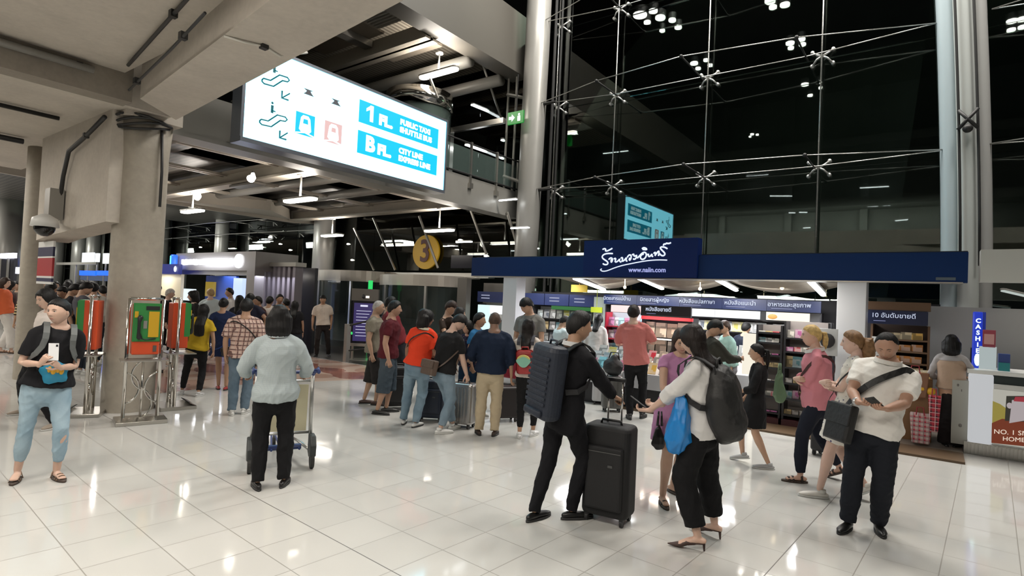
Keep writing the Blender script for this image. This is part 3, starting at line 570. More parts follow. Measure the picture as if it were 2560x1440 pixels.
# book and magazine stock ---------------------------------------------------------
random.seed(7)
PAL=dict(pink=[(.75,.25,.40),(.80,.55,.62),(.45,.75,.80),(.85,.80,.82),(.25,.60,.70),(.70,.35,.60)],warm=[(.85,.72,.60),(.84,.68,.55),(.85,.78,.70),(.60,.03,.05),(.75,.45,.08),(.13,.11,.10),(.88,.78,.68),(.86,.74,.62)],
 cool=[(.70,.78,.80),(.35,.45,.50),(.80,.82,.82),(.12,.14,.18),(.55,.50,.12),(.60,.62,.60)],mix=[(.6,.1,.12),(.75,.72,.66),(.25,.22,.2),(.12,.3,.35),(.65,.5,.25),(.8,.8,.8),(.45,.12,.3)],amber=[(.75,.32,.05),(.80,.50,.12),(.55,.22,.05),(.75,.62,.4)])
def cover_mat(c):
    nm='cover_%d_%d_%d'%tuple(int(v*100) for v in c)
    if nm in MAT: return MAT[nm]
    m=mat(nm,c,.35); N,L=nodes(m); b=N['Principled BSDF']; tc=N.new('ShaderNodeTexCoord'); v=N.new('ShaderNodeTexVoronoi'); v.distance='CHEBYCHEV'; v.inputs['Scale'].default_value=9; L.new(tc.outputs['Object'],v.inputs[0])
    x=N.new('ShaderNodeMix'); x.data_type='RGBA'; L.new(mth(N,L,'GREATER_THAN',v.outputs['Distance'],.42),x.inputs[0]); x.inputs[6].default_value=(*c,1); x.inputs[7].default_value=(*([w*.45 for w in c] if sum(c)>1.3 else [.3+w*.6 for w in c]),1) ; L.new(x.outputs[2],b.inputs['Base Color']); return m
PAGE=mat('paper_pages',(.72,.68,.60),.8)
BK={}
def book_mesh(kind,c):
    k=(kind,c)
    if k not in BK:
        w,h,d={'book':(.15,.21,.022),'mag':(.21,.28,.008),'box':(.16,.12,.10),'stack':(.16,.03,.22),'spine':(.03,.22,.15)}[kind]
        b=B(); b.box(-w/2,w/2,-d/2,d/2,0,h,0)
        if kind in('book','mag'): b.box(-w/2+.004,w/2+.003,-d/2+.003,d/2-.003,.004,h-.004,1)
        me=b.mesh(kind); me.materials.append(cover_mat(c)); me.materials.append(PAGE); BK[k]=me
    return BK[k]
NB=[0]
def stock(kind,nm,pal,x0,x1,y,z,step,label,cat,grp,tilt=0,jit=.01,rz=0,sc=1.0):
    x=x0
    while x<x1-1e-6:
        c=random.choice(PAL[pal]); o=bpy.data.objects.new(nm,book_mesh(kind,c)); COL.objects.link(o); o.location=(x,y+random.uniform(-jit,jit),z); o.rotation_euler=(-tilt,0,rz+random.uniform(-.04,.04)); o.scale=(sc,sc,sc*random.uniform(.88,1.05))
        tag(o,label,cat,grp); x+=step*random.uniform(.95,1.1); NB[0]+=1
LBX=em('backlit_white',(.95,.98,1),1.25); LBP=em('backlit_pink',(1,.72,.70),1.15); DK=mat('black_shelf',(.015,.015,.018),.35); STRIP=em('shelf_strip',(1,.88,.78),2.6)
def case(name,x0,x1,y,d,z0,z1,levels,label,m=DK,back=None):
    t=empty(name,((x0+x1)/2,y+d/2,z0),label,'shelf')
    B().box(x0,x1,y+d-.02,y+d,z0,z1).obj('back_panel',back or m,t)
    for x in (x0,x1-.03): B().box(x,x+.03,y,y+d-.02,z0,z1).obj('side_panel',m,t)
    for z in levels: B().box(x0+.03,x1-.03,y,y+d-.02,z-.025,z).obj('shelf_board',m,t)
    return t
# centre back wall
case('book_wall',-6.28,-1.72,12.2,.35,0,1.83,(.35,.7,1.05,1.38,1.65),'back wall bookcase of the shop beneath the row of navy Thai headings',DK,mat('shelf_back_light',(.35,.36,.38),.6))
PB=em('header_lilac',(.45,.5,.85),.5)
hd=['นิตยสารแม่บ้าน','นิตยสารผู้หญิง','หนังสือแปลภาษา','หนังสือแนะนำ','อาหารและสุขภาพ']
xs=[-6.28,-5.45,-4.45,-3.55,-2.68,-1.72]; BLH=mat('header_blue',(.003,.010,.05),.4)
for k in range(5):
    t=empty('shelf_heading',((xs[k]+xs[k+1])/2,12.15,1.84),'navy heading board with Thai lettering above the back shelves, %s from the left'%['first','second','third','fourth','fifth'][k],'sign')
    B().box(xs[k],xs[k+1]-.005,12.12,12.18,1.84,2.06).obj('board',BLH,t)
    text('heading_text',hd[k],em('header_text',(.75,.82,1),.9),((xs[k]+xs[k+1])/2-.08,12.11,1.97),(1,0,0),(0,0,1),.115,t,.003,bold=.001)
    B().box(xs[k]+.08,xs[k]+.08+.38,12.112,12.119,1.885,1.90).obj('subtitle_bar',PB,t)
for (a_,b_,m,l) in ((1526,1608,LBP,'pinkish backlit poster above the left magazine shelf'),(1722,1784,LBX,'blank white backlit panel right of the black bestseller heading'),(1787,1898,LBX,'long white backlit panel in the middle of the back wall'),(1915,2023,em('backlit_food',(1,.93,.8),1.15),'backlit food poster on the right of the back wall')):
    A=oy(a_,780,12.1); C=oy(b_,780,12.1); o=B().box(A[0],C[0],12.12,12.19,1.66,1.82).obj('backlit_panel',m); tag(o,l,'light panel')
    if 'food' in l: B().ball((A[0]+.12,12.11,1.73),(.09,.012,.05),10).obj('food_picture',mat('food_print',(.45,.22,.05),.5),o)
for z,l in ((1.38,'second'),(1.05,'third'),(.7,'fourth')):
    stock('book','book','cool' if z>1.2 else 'mix',-4.3,-1.8,12.33,z,.135,'face-out book on the %s shelf of the back wall bookcase'%l,'book','books on the back wall %s shelf'%l,.12)
# left magazine shelf beside the man in salmon
A=oy(1513,800,10.9)[0]; C=oy(1608,800,10.9)[0]
case('magazine_rack',A,C,10.9,.3,0,1.66,(.55,.85,1.12,1.38),'magazine rack glowing pink and blue left of the man in the salmon shirt',mat('red_rack',(.32,.012,.03),.35),mat('rack_back',(.45,.5,.55),.5))
for z,l in ((1.38,'top'),(1.12,'second'),(.85,'third')): stock('mag','magazine','pink',A+.09,C-.06,11.0,z,.115,'pastel magazine on the %s shelf of the pink magazine rack'%l,'magazine','magazines on the pink rack %s shelf'%l,.15,sc=.66)
for x_,y_ in ((-5.3,11.3),(-3.0,11.3),(-8.0,12.0)): area('shelf_fill',(x_,y_,2.22),(1.7,.12),16,(1,.97,.93),(math.radians(40),0,0))  # added fill lights that brighten the bookshelves
area('rack_fill',(-1.9,9.45,2.25),(.9,.1),18,(1,.95,.88),(math.radians(12),0,0))  # added fill for the goods racks
# low magazine tables
def low_table(x0,x1,y,l,pal,grp,rows=2):
    t=empty('display_table',((x0+x1)/2,y+.3,0),l,'display table')
    B().box(x0,x1,y,y+.03,.38,.64).obj('front_panel',mat('pale_front',(.52,.53,.55),.4),t); B().box(x0+.02,x1-.02,y+.06,y+.75,0,.38).obj('plinth',DK,t)
    b=B(); b.prism([(x0,y+.03,.60),(x0,y+.75,.95),(x0,y+.75,.5),(x0,y+.03,.5)],(x1-x0,0,0)); b.obj('sloped_top',mat('table_top',(.4,.38,.36),.5),t)
    return t
low_table(-5.25,-4.45,9.35,'low white-fronted magazine table left of the man in salmon','pink','')
low_table(-4.42,-3.1,9.35,'low white-fronted table of cream books right of the man in salmon','warm','')
for r_ in range(3): stock('mag','magazine','cool' if r_ else 'pink',-5.12,-4.5,9.47+r_*.2,.64+.095*r_,.2,'magazine lying on the left low table, by the black bag','magazine','magazines on the left low table',.5,sc=.8)
for r_ in range(3): stock('book','book','warm',-4.32,-3.15,9.47+r_*.2,.64+.095*r_,.19,'cream book on the right low table, by the man in salmon','book','books on the right low table',.5,sc=.95)
# bestseller stand
case('bestseller_stand',-4.46,-3.5,10.2,.35,.35,1.63,(.92,1.25),'black bestseller stand with a red top band right of the man in salmon')
B().box(-4.47,-3.49,10.17,10.22,1.575,1.635).obj('red_band',mat('red_band',(.6,.05,.07),.4)); tag(bpy.data.objects['red_band'],'red strip along the top of the bestseller stand','trim board')
t=empty('bestseller_heading',(-4,10.2,1.64),'black board reading bestsellers in Thai above the red strip','sign'); B().box(-4.48,-3.52,10.16,10.22,1.64,1.84).obj('board',DK,t)
text('heading_text','หนังสือขายดี',em('header_text',(.75,.82,1),.9),(-4.13,10.15,1.765),(1,0,0),(0,0,1),.10,t,.003,bold=.001); B().box(-4.36,-4.18,10.152,10.158,1.68,1.69).obj('subtitle_bar',PB,t)
for z in (1.205,.875): o=B().box(-4.42,-3.54,10.185,10.2,z,z+.025).obj('shelf_light',STRIP); tag(o,'bright light strip under the %s shelf of the bestseller stand'%('upper' if z>1 else 'lower'),'light')
stock('mag','book','warm',-4.36,-3.6,10.32,1.25,.215,'large cover on the upper shelf of the bestseller stand','book','covers on the upper bestseller shelf',.08)
stock('mag','book','warm',-4.36,-3.6,10.32,.92,.215,'large cover on the lower shelf of the bestseller stand','book','covers on the lower bestseller shelf',.08)
area('bestseller_glow',(-4,10.05,1.7),(.9,.1),9,(1,.82,.68),(math.radians(-20),0,0))
# left rear bookcases
case('book_wall',-10.6,-8.75,12.7,.35,0,1.7,(.6,.95,1.25,1.5),'rear bookcase at the far left of the shop, left of the white post',DK,mat('pale_back',(.45,.48,.5),.5))
case('book_wall',-8.7,-6.6,12.7,.35,0,1.7,(.5,.8,1.1,1.4),'rear bookcase between the left post and the magazine rack',DK,mat('pale_back'))
for k,(x0,x1) in enumerate(((-10.6,-8.3),(-8.28,-7.55),(-7.53,-6.7))):
    t=empty('shelf_heading',((x0+x1)/2,12.65,1.72),'blue-grey heading board over the rear left bookcases, %s from the left'%['first','second','third'][k],'sign'); B().box(x0,x1,12.62,12.68,1.74,2.04).obj('board',mat('header_grey_blue',(.03,.045,.14),.25),t)
    for j in (0,1): B().box(x0+.15,x0+.45,12.612,12.619,1.84+j*.08,1.87+j*.08).obj('text_bar',em('header_pale',(.6,.65,.9),.55),t)
o=B().box(-8.05,-6.8,12.6,12.68,1.64,1.73).obj('green_strip',em('green_edge',(.03,.35,.06),.45)); tag(o,'green strip under the blue heading of the rear left shelves','trim board')
o=B().box(-10.55,-10.15,12.6,12.7,.95,1.66).obj('backlit_panel',em('cyan_white',(.75,1,1),1.1)); tag(o,'glowing pale cyan panel at the left end of the shop','light panel')
o=B().box(-10.1,-8.8,12.6,12.7,1.42,1.66).obj('backlit_panel',LBX); tag(o,'white backlit panel left of the left shop post','light panel')
for z,l,pal in ((1.4,'top','cool'),(1.1,'second','mix'),(.8,'third','cool'),(.5,'fourth','cool')): stock('mag','magazine',pal,-8.55,-6.75,12.82,z,.2,'magazine on the %s shelf between the left post and the yellow signs'%l,'magazine','magazines on the rear left case, %s shelf'%l,.12,sc=.8)
stock('book','book','mix',-9.9,-8.9,12.8,1.25,.17,'small book on the shelf left of the left shop post','book','books left of the left post',.1)
for (x0,x1,y_,z0,z1,m,l) in ((-7.3,-6.85,12.3,2.1,2.28,mat('yellow_sign',(.6,.42,.02),.5,emit=(.6,.4,.02),es=.25),'small yellow sign hanging left of the tube lights'),(-6.72,-6.42,12.3,1.62,1.75,mat('lime_sign',(.45,.55,.03),.5),'lime green card on the pale wall left of the magazine rack')):
    o=B().box(x0,x1,y_,y_+.03,z0,z1).box((x0+x1)/2-.006,(x0+x1)/2+.006,y_+.01,y_+.02,z1,2.74).obj('hanging_sign',m); tag(o,l,'sign')
struct('wall_shop_gap',B().box(-6.75,-6.3,12.5,12.6,0,2.0),mat('pale_cyan_wall',(.45,.52,.50),.5))
struct('wall_shop_back',B().box(-10.7,.1,13.15,13.2,0,2.1),mat('shop_dark_wall',(.03,.03,.035),.6))
low_table(-7.1,-5.55,9.95,'low book table behind the man in the black suit','cool','')
stock('mag','magazine','cool',-6.95,-5.65,10.2,.72,.22,'magazine on the low table behind the suited man','magazine','magazines on the table behind the suited man',.5)
stock('stack','book','cool',-6.95,-5.65,10.5,.92,.2,'book stacked on the table behind the suited man','book','stacked books behind the suited man',0)
# gondolas at the right
def gondola(x0,x1,y,zs,pal,l,grp,kinds,z1=1.6):
    case('display_rack',x0,x1,y,.34,.12,z1,zs,l,DK,mat('gondola_back',(.40,.36,.34),.5)); B().box(x0-.03,x1+.03,y-.05,y+.36,0,.12).obj('rack_base',mat('maroon_base',(.06,.015,.02),.4)); tag(bpy.data.objects[-1] if False else [o for o in bpy.data.objects if o.name.startswith('rack_base')][-1],'dark maroon plinth under the '+grp,'plinth')
    for i,z in enumerate(zs): stock(kinds[i%len(kinds)],{'book':'book','box':'gift_box','mag':'magazine','stack':'book','spine':'book'}[kinds[i%len(kinds)]],pal,x0+.08,x1-.06,y+.10,z,.105 if kinds[i%len(kinds)]!='spine' else .05,'%s on shelf %s of the %s'%({'book':'small book','box':'little gift box','mag':'magazine','stack':'flat book','spine':'upright book'}[kinds[i%len(kinds)]],['one','two','three','four','five','six','seven'][i],grp),'goods','%s, shelf %d'%(grp,i+1),.08,sc=.62)
gondola(-2.35,-1.95,9.95,(.2,.45,.7,.92,1.12,1.32,1.48),'mix','crowded rack of small goods behind the girl in black','rack behind the girl in black',('stack','box','stack','box','stack','box'))
gondola(-1.93,-1.28,9.95,(.2,.45,.7,.95,1.2,1.42),'mix','crowded display rack behind the blonde woman','rack behind the blonde woman',('box','book','box','mag','box','book'),1.68)
o=B().box(-1.42,-1.15,9.7,9.75,1.2,1.6).box(-1.30,-1.27,9.72,9.75,.03,1.2).obj('black_white_poster',mat('poster_grey',(.4,.4,.4),.4)); B().ball((-1.28,9.69,1.42),(.1,.01,.11),12).obj('poster_ring',DK,o); tag(o,'grey poster with a black ring left of the right shop post','poster')
o=B().box(-2.72,-2.40,10.6,10.66,.7,1.42).box(-2.6,-2.5,10.62,10.65,.03,.7).obj('lit_stand',em('cream_lit',(1,.93,.78),1.0)); tag(o,'cream backlit standing card behind the girl in black','light panel')
stock('book','book','cool',-3.4,-2.5,11.2,.95,.17,'book on the table in front of the cream lit card','book','books before the cream lit card',.3)
t=low_table(-3.35,-2.45,10.9,'low book table between the two men inside the shop','cool','')
# right hand section
case('chocolate_shelf',-.82,-.05,10.8,.35,.0,1.7,(.95,1.12,1.3,1.48),'dark wooden shelf with amber-lit boxes behind the man in the white polo',mat('brown_wood',(.14,.075,.035),.5),mat('dark_brown_back',(.05,.03,.02),.6))
t=empty('shelf_heading',(-.45,10.75,1.7),'navy Thai heading at the right end of the shop, behind the white polo man','sign'); B().box(-.88,-.08,10.72,10.79,1.71,1.92).obj('board',BLH,t); text('heading_text','10 อันดับขายดี',em('header_text',(.75,.82,1),.9),(-.52,10.71,1.84),(1,0,0),(0,0,1),.10,t,.003); B().box(-.78,-.62,10.712,10.718,1.75,1.76).obj('subtitle_bar',PB,t)
o=B().box(-.9,-.05,10.75,11.1,1.93,2.06).obj('wooden_top',mat('brown_wood')); tag(o,'brown wooden box top over the right navy heading','cabinet')
for z,l in ((.95,'lowest'),(1.12,'second'),(1.3,'third'),(1.48,'top')): stock('box','boxed_sweet','amber',-.5,-.1,10.92,z,.145,'amber box of sweets on the %s shelf behind the white polo man'%l,'box','amber boxes on the %s shelf'%l,0,sc=.9)
0 and area('amber_glow',(-.3,10.6,1.75),(.5,.1),2,(1,.55,.2),(math.radians(-15),0,0))
for k,x in enumerate((-.80,-.66)): o=B().box(x,x+.11,10.78,10.8,1.2,1.5).obj('white_card',WHITEP); tag(o,'white card on the dark shelf behind the polo man, %s one'%['left','right'][k],'card')
o=B().box(-.72,.0,10.35,10.75,0,.93).obj('sweets_counter',mat('tan_counter',(.30,.16,.07),.45),bev=.01); tag(o,'tan counter front behind the white polo man','counter')
b=B(); b.box(-.7,-.02,10.3,10.7,1.02,1.04); b.obj('glass_shelf',mat('counter_glass',(.6,.6,.55),.1,emit=(1,.75,.3),es=.15)); tag(bpy.data.objects['glass_shelf'],'lit glass shelf edge above the tan counter','shelf')
for k in range(9): o=B().ball((-.66+k*.075,10.33,.96),(.02,.02,.03),8).obj('sweet_jar',em('gold_dot',(1,.7,.2),.8)); tag(o,'small gold wrapped sweet in a row under the lit glass shelf','sweet','gold sweets under the glass shelf')
for s_,z in ((0,.8),(1,.78)): o=B().ball((-.12+s_*.1,10.2,z),(.06,.05,.055),10).obj('yellow_packet',mat('yellow_packet',(.75,.42,.02),.4),smooth=True); tag(o,'round yellow packet above the tartan bags, %s one'%['left','right'][s_],'packet')
struct('wall_partition',B().box(-.1,4.5,11.5,11.6,0,2.03),mat('partition_grey',(.40,.40,.39),.5)); struct('floor_strip',B().box(-4.6,0.35,9.25,9.9,.001,.03),mat('brown_edge',(.10,.06,.03),.5)); struct('floor_shop',B().box(-8.6,.35,9.9,13.1,.001,.025),mat('shop_floor',(.20,.17,.14),.4))
# neighbouring kiosk on the right edge
KX=.52
t=empty('service_counter',(1.4,10.6,0),'white glowing service counter with a snack advertisement at the right edge','counter')
B().rbox(.40,.66,10.06,10.4,.16,1.10,.05).obj('corner_post',em('counter_white',(.95,.97,1),.55),t)
B().box(.66,2.6,10.1,10.9,.16,.98).obj('body',mat('counter_body',(.62,.62,.60),.4),t); B().box(.64,2.6,10.12,10.9,.98,1.10).obj('black_band',mat('counter_band',(.02,.03,.03),.3),t)  # black band between counter body and worktop
B().box(.38,2.6,10.04,10.95,1.10,1.15).obj('worktop',WHITEP,t); b=B()
for k in range(56): b.box(.36+k*.04,.38+k*.04,10.05,10.07,.01,.15)
b.box(.36,2.6,10.07,10.9,0,.16); b.obj('ribbed_skirting',STEEL,t); B().box(.22,.40,10.15,10.9,.1,.98).obj('side_panel',mat('counter_side',(.36,.36,.32),.5),t)
t=empty('snack_poster',(1.3,10.08,.5),'poster on the counter front: snack picture over an orange-brown field','poster')
def pw(px,py,o=0): return oy(px,py,10.09-o)
def quad(L_,o=.004): return [pw(px,py,o) for px,py in L_]
B().prism(quad([(2478,972),(2600,985),(2600,1125),(2468,1106)],0),(0,.01,0)).obj('poster_white',em('poster_white',(.95,.92,.8),.45),t)
B().prism(quad([(2476,1000),(2500,1010),(2560,1052),(2640,1060),(2640,1090),(2472,1058)]),(0,.003,0)).obj('poster_yellow',em('poster_yellow',(.55,.45,.08),.5),t)
B().prism(quad([(2474,1060),(2505,1047),(2560,1052),(2640,1052),(2640,1124),(2468,1106)],.008),(0,.003,0)).obj('poster_brown',em('poster_brown',(.28,.045,.012),.55),t)
B().prism(quad([(2516,990),(2570,990),(2570,1055),(2512,1052)],.012),(0,.003,0)).obj('photo_dark',mat('photo_dark',(.06,.06,.05),.4),t); B().prism(quad([(2530,1000),(2600,1000),(2600,1045),(2523,1058)],.016),(0,.003,0)).obj('photo_pale',em('photo_pale',(.8,.7,.72),.5),t)
B().prism(quad([(2538,992),(2600,992),(2600,1008),(2534,1003)],.02),(0,.003,0)).obj('photo_red',em('photo_red',(.6,.05,.08),.5),t); B().ball(pw(2524,1014,.016),(.03,.006,.04),10).obj('photo_cup',em('photo_pale'),t)
text('poster_line','NO. 1 SNACK MUST',em('poster_text',(1,.85,.7),.9),pw(2484,1079,.02),(1,0,.09),(0,0,1),.085,t,.002,'LEFT'); text('poster_line','HOMEMADE',em('poster_text'),pw(2506,1097,.02),(1,0,.09),(0,0,1),.08,t,.002,'LEFT')
t=empty('overhead_sign',(1.5,9.9,2.35),'blank white fascia box of the kiosk at the right edge','signboard'); B().box(.48,3.5,9.9,10.2,2.35,2.78).obj('box',mat('white_fascia',(.62,.62,.58),.4),t)
tubelight((.75,10.4,2.25),(1.3,11.2,2.15),'pale tube under the white fascia box at the right edge',.03,em('dim_tube',(.8,.9,.85),.6))
q=oy(2445,818,10.5); t=empty('cashier_sign',q,'slim blue glowing vertical CASHIER sign on the counter','sign'); B().rbox(q[0]-.06,q[0]+.05,10.47,10.56,1.13,1.95,.03).obj('light_box',em('cashier_blue',(.01,.04,.55),.9),t); B().box(q[0]+.055,q[0]+.09,10.6,10.7,1.5,1.95).obj('return_face',em('cashier_side',(.01,.03,.3),.6),t)
for k,ch in enumerate('CASHIER'): text('letter',ch,em('cashier_text',(.7,.85,1),1.6),(q[0],10.462,1.82-k*.085),(1,0,0),(0,0,1),.085,t,.003,bold=.003)
B().ball((q[0],10.46,1.27),(.035,.012,.09),10).obj('glow_spot',em('cashier_glow',(.6,1,1),2.2),t)
def cbox(px0,py0,px1,py1,y,m,l,nm,cat,d=.12):
    a=oy(px0,py1,y); c=oy(px1,py0,y); o=B().box(a[0],c[0],y,y+d,a[2],c[2]).obj(nm,m,bev=.004); tag(o,l,cat); return o
o=cbox(2447,868,2492,926,10.42,em('box_glow',(.8,.92,.92),.5),'pale lit display box on the counter under the pink card','display_box','box'); 
o=cbox(2456,826,2490,868,10.42,mat('pink_frame',(.35,.06,.09),.4),'dark pink framed card on top of the pale display box','card_holder','card'); a=oy(2460,860,10.4); c=oy(2486,836,10.4); B().box(a[0],c[0],10.40,10.418,a[2],c[2]).obj('pink_card',mat('pink_card',(.65,.35,.33),.5),o)
o=cbox(2495,886,2526,930,10.3,mat('navy_box',(.03,.06,.22),.4),'navy and teal leaflet box on the counter before the seated clerk','leaflet_box','box'); a=oy(2496,928,10.29); c=oy(2525,908,10.29); B().box(a[0],c[0],10.285,10.299,a[2],c[2]).obj('teal_front',mat('teal_front',(.02,.22,.24),.4),o)
o=cbox(2424,870,2440,960,10.55,BLACK,'black monitor seen from behind at the left end of the counter','monitor','monitor',.06)
b=B(); rnd=random.Random(3)
for k in range(14): b.ball((.30+rnd.uniform(-.05,.06),10.28+rnd.uniform(-.1,.06),.35+rnd.uniform(0,.65)),rnd.uniform(.03,.055),8)
o=b.obj('goods_heap',mat('grey_goods',(.14,.13,.12),.4,var=.5,vscale=20)); tag(o,'heap of dark wrapped goods hanging beside the counter','goods',kind='stuff')
# tartan carrier bags
def plaid(name,base,c1,c2,s=14,axes=(0,2)):
    m=mat(name,base,.7); N,L=nodes(m); b=N['Principled BSDF']; tc=N.new('ShaderNodeTexCoord'); sp=N.new('ShaderNodeSeparateXYZ'); L.new(tc.outputs['Object'],sp.inputs[0])
    out=None
    def bands(o,k,d,ph=0): return mth(N,L,'GREATER_THAN',mth(N,L,'FRACT',mth(N,L,'MULTIPLY_ADD',o,k,ph)),d)
    a=mth(N,L,'ADD',bands(sp.outputs[axes[0]],s,.6),bands(sp.outputs[axes[1]],s,.6)); a=mth(N,L,'MULTIPLY',a,.5)
    c=mth(N,L,'MAXIMUM',bands(sp.outputs[axes[0]],s,.88,.35),bands(sp.outputs[axes[1]],s,.88,.35))
    x=N.new('ShaderNodeMix'); x.data_type='RGBA'; L.new(a,x.inputs[0]); x.inputs[6].default_value=(*base,1); x.inputs[7].default_value=(*c1,1)
    y=N.new('ShaderNodeMix'); y.data_type='RGBA'; L.new(c,y.inputs[0]); L.new(x.outputs[2],y.inputs[6]); y.inputs[7].default_value=(*c2,1); L.new(y.outputs[2],b.inputs['Base Color']); return m
def shopbag(px0,py0,px1,py1,y,m,l,d=.2,nm='tartan_bag'):
    a=oy(px0,py1,y); c=oy(px1,py0,y); t=empty(nm,((a[0]+c[0])/2,y+d/2,a[2]),l,'bag'); w=c[0]-a[0]; x0,x1,z0,z1=a[0],c[0],a[2],c[2]
    B().prism([(x0+.03,y,z0),(x1-.02,y,z0),(x1+.01,y+.02,z1),(x0,y+.02,z1)],(0,d,0)).obj('body',m,t,bev=.015)
    B().tube([(x0+w*.3,y,z1-.01),(x0+w*.33,y-.005,z1+.1),(x0+w*.62,y-.005,z1+.1),(x0+w*.66,y,z1-.01)],.009,6).obj('handle',mat('bag_handle',(.3,.03,.04),.6),t); return t
shopbag(2272,1040,2330,1105,9.95,plaid('tartan_light',(.62,.50,.48),(.50,.03,.06),(.25,.2,.2),16),'large red and white tartan bag standing low behind the polo man')
shopbag(2318,992,2352,1078,9.75,plaid('tartan_red',(.42,.02,.04),(.05,.01,.02),(.6,.4,.4),16),'red and black tartan bag hanging right of the polo man',.12)
shopbag(2256,935,2322,990,10.15,mat('brown_bag',(.22,.10,.05),.5),'brown bag above the tartan bags, beside the tan counter')
# ================================================================== phone stands round the front pillar
ORG=mat('phone_orange',(.62,.075,.02),.35); GRN=mat('phone_green',(.03,.22,.05),.4); YEL=mat('phone_yellow',(.55,.33,.01),.45)
def phone_stand(x,y,th,label):
    t=empty('payphone_stand',(x,y,0),label,'payphone'); M=Matrix.Translation((x,y,0))@Matrix.Rotation(th,4,'Z')
    def part(nm,b,m,**k):
        for i in range(len(b.v)): b.v[i]=tr(M,b.v[i])
        return b.obj(nm,m,t,**k)
    part('base_plate',B().box(-.28,.28,-.24,.22,0,.05),STEEL,bev=.008); part('toe_plate',B().prism([(-.28,-.24,.05),(.28,-.24,.05),(.25,-.16,.09),(-.25,-.16,.09)],(0,.02,0)),CHROME)
    for sx in (-.19,.19): part('upright',B().tube([(sx,.04,.05),(sx,.04,1.60)],.022,10),CHROME,smooth=True)
    part('top_bar',B().tube([(-.19,.04,1.6),(.19,.04,1.6)],.02,10).tube([(-.19,.04,.80),(.19,.04,.80)],.02,10),CHROME,smooth=True)
    part('shelf_plate',B().box(-.26,.26,-.2,.16,.80,.815),STEEL)
    a=np.linspace(-1.25,1.25,12)
    for k,(cx,s,zc) in enumerate(((-.20,1,.38),(.20,-1,.38),(-.05,1,.2),(.05,-1,.52))):
        part('scroll_rod',B().tube([(cx+s*(.2*math.cos(q)-.03),.04,zc*1.15+.21*math.sin(q)) for q in a],.012,8),CHROME,smooth=True)
    part('centre_rod',B().tube([(0,.04,.05),(0,.04,.80)],.014,8),CHROME,smooth=True)
    part('shell',B().box(-.15,.15,-.10,.11,.88,1.54),ORG,bev=.012)
    part('side_strip',B().box(-.153,.153,-.108,-.045,1.05,1.545),GRN)
    f=part('front_plate',B().box(-.142,.142,-.124,-.103,1.06,1.53),GRN)
    def sub(nm,b,m,**k):
        for i in range(len(b.v)): b.v[i]=tr(M,b.v[i])
        o=b.obj(nm,m,None,**k); o.parent=f; o.matrix_parent_inverse=f.matrix_parent_inverse.copy(); o.matrix_parent_inverse=Matrix.Translation(-Vector(t.location)); o.matrix_parent_inverse=Matrix.Identity(4)
        return o
    sub('phone_book',B().box(.015,.13,-.136,-.125,1.11,1.44),YEL); sub('display',B().box(-.02,.13,-.134,-.122,1.46,1.51),BLACK); sub('coin_panel',B().box(-.14,-.10,-.134,-.122,1.36,1.44),YEL)
    sub('handset',B().tube([(-.08,-.148,1.11),(-.09,-.162,1.17),(-.09,-.162,1.30),(-.08,-.148,1.36)],[.032,.018,.018,.032],10,round_=True).tube([(-.08,-.148,1.10),(-.02,-.148,1.08),(.1,-.13,1.09)],.008,6),BLACK,smooth=True)
    sub('keypad',B().box(-.04,.0,-.134,-.122,1.22,1.32),STEEL)
    part('coin_return',B().box(.08,.12,-.108,-.096,.92,1.0),mat('phone_grey',(.09,.07,.06),.5)); part('lock',B().cyl((0,0,0),.012,.01,10),CHROME) if False else None
    return t
def yaw_to(d): return math.atan2(d[0],-d[1])
TC=np.array([.6,-.8]); IR=np.array([.8,.6])
def loc_(q): t=nrm2(O3[:2]-np.array(q[:2])); return t,np.array([-t[1],t[0]])
def nrm2(v): return v/np.linalg.norm(v)
q=oz(350,1054); tl,il=loc_(q); phone_stand(q[0],q[1],yaw_to(tl+il*.10),'orange and green payphone on a steel stand right before the big pillar, facing out')
q=oz(434,1018); tl,il=loc_(q); phone_stand(q[0],q[1],yaw_to(-tl*.22+il),'payphone on a steel stand right of the big pillar, its orange side showing')
q=oz(212,1035); tl,il=loc_(q); phone_stand(q[0],q[1],yaw_to(-tl*.22-il),'payphone on a steel stand left of the big pillar, green edge to the left')
# ================================================================== revolving door entrance
DY=11.9
def door_drum(n,px0,px1,zb,zt,depth):
    a=oy(px0,700,DY); c=oy(px1,700,DY); cx=(a[0]+c[0])/2; hw=(c[0]-a[0])/2; cy=DY+hw*.55
    R=hw; ang=np.linspace(math.pi*1.04,math.pi*1.96,24)
    pts=[(cx+R*math.cos(t),cy+R*.62*math.sin(t)) for t in ang]
    b=B(); V=[]; 
    for x,y in pts: V+=[(x,y,zb),(x,y,zt),(x,y+.06,zb),(x,y+.06,zt)]
    m=len(pts); F=[]
    for i in range(m-1):
        k=4*i; F+=[(k,k+4,k+5,k+1),(k+2,k+3,k+7,k+6),(k+1,k+5,k+7,k+3),(k,k+2,k+6,k+4)]
    b.add(V,F); b.box(cx-R,cx+R,cy-.1,cy+.6,zt-.04,zt)
    t=empty('door_%d'%n,(cx,cy,0),None,None,kind='structure'); b.obj('header_band',mat('door_steel',(.60,.56,.50),.3,.55),t,smooth=False)
    g=B(); V=[]; 
    for x,y in pts: V+=[(x,y+.02,.03),(x,y+.02,zb)]
    g.add(V,[(2*i,2*i+2,2*i+3,2*i+1) for i in range(m-1)]); g.obj('curved_glass',mat('door_glass',(.06,.075,.07),.06,alpha=.5),t)
    for i in (0,m//3,2*m//3,m-1): x,y=pts[i]; B().box(x-.04,x+.04,y,y+.07,0,zb).obj('door_post',STEEL,t)
    B().box(cx-.03,cx+.03,cy-.3,cy+.9,0,zb).obj('wing',mat('door_glass'),t)
    return cx,cy,R
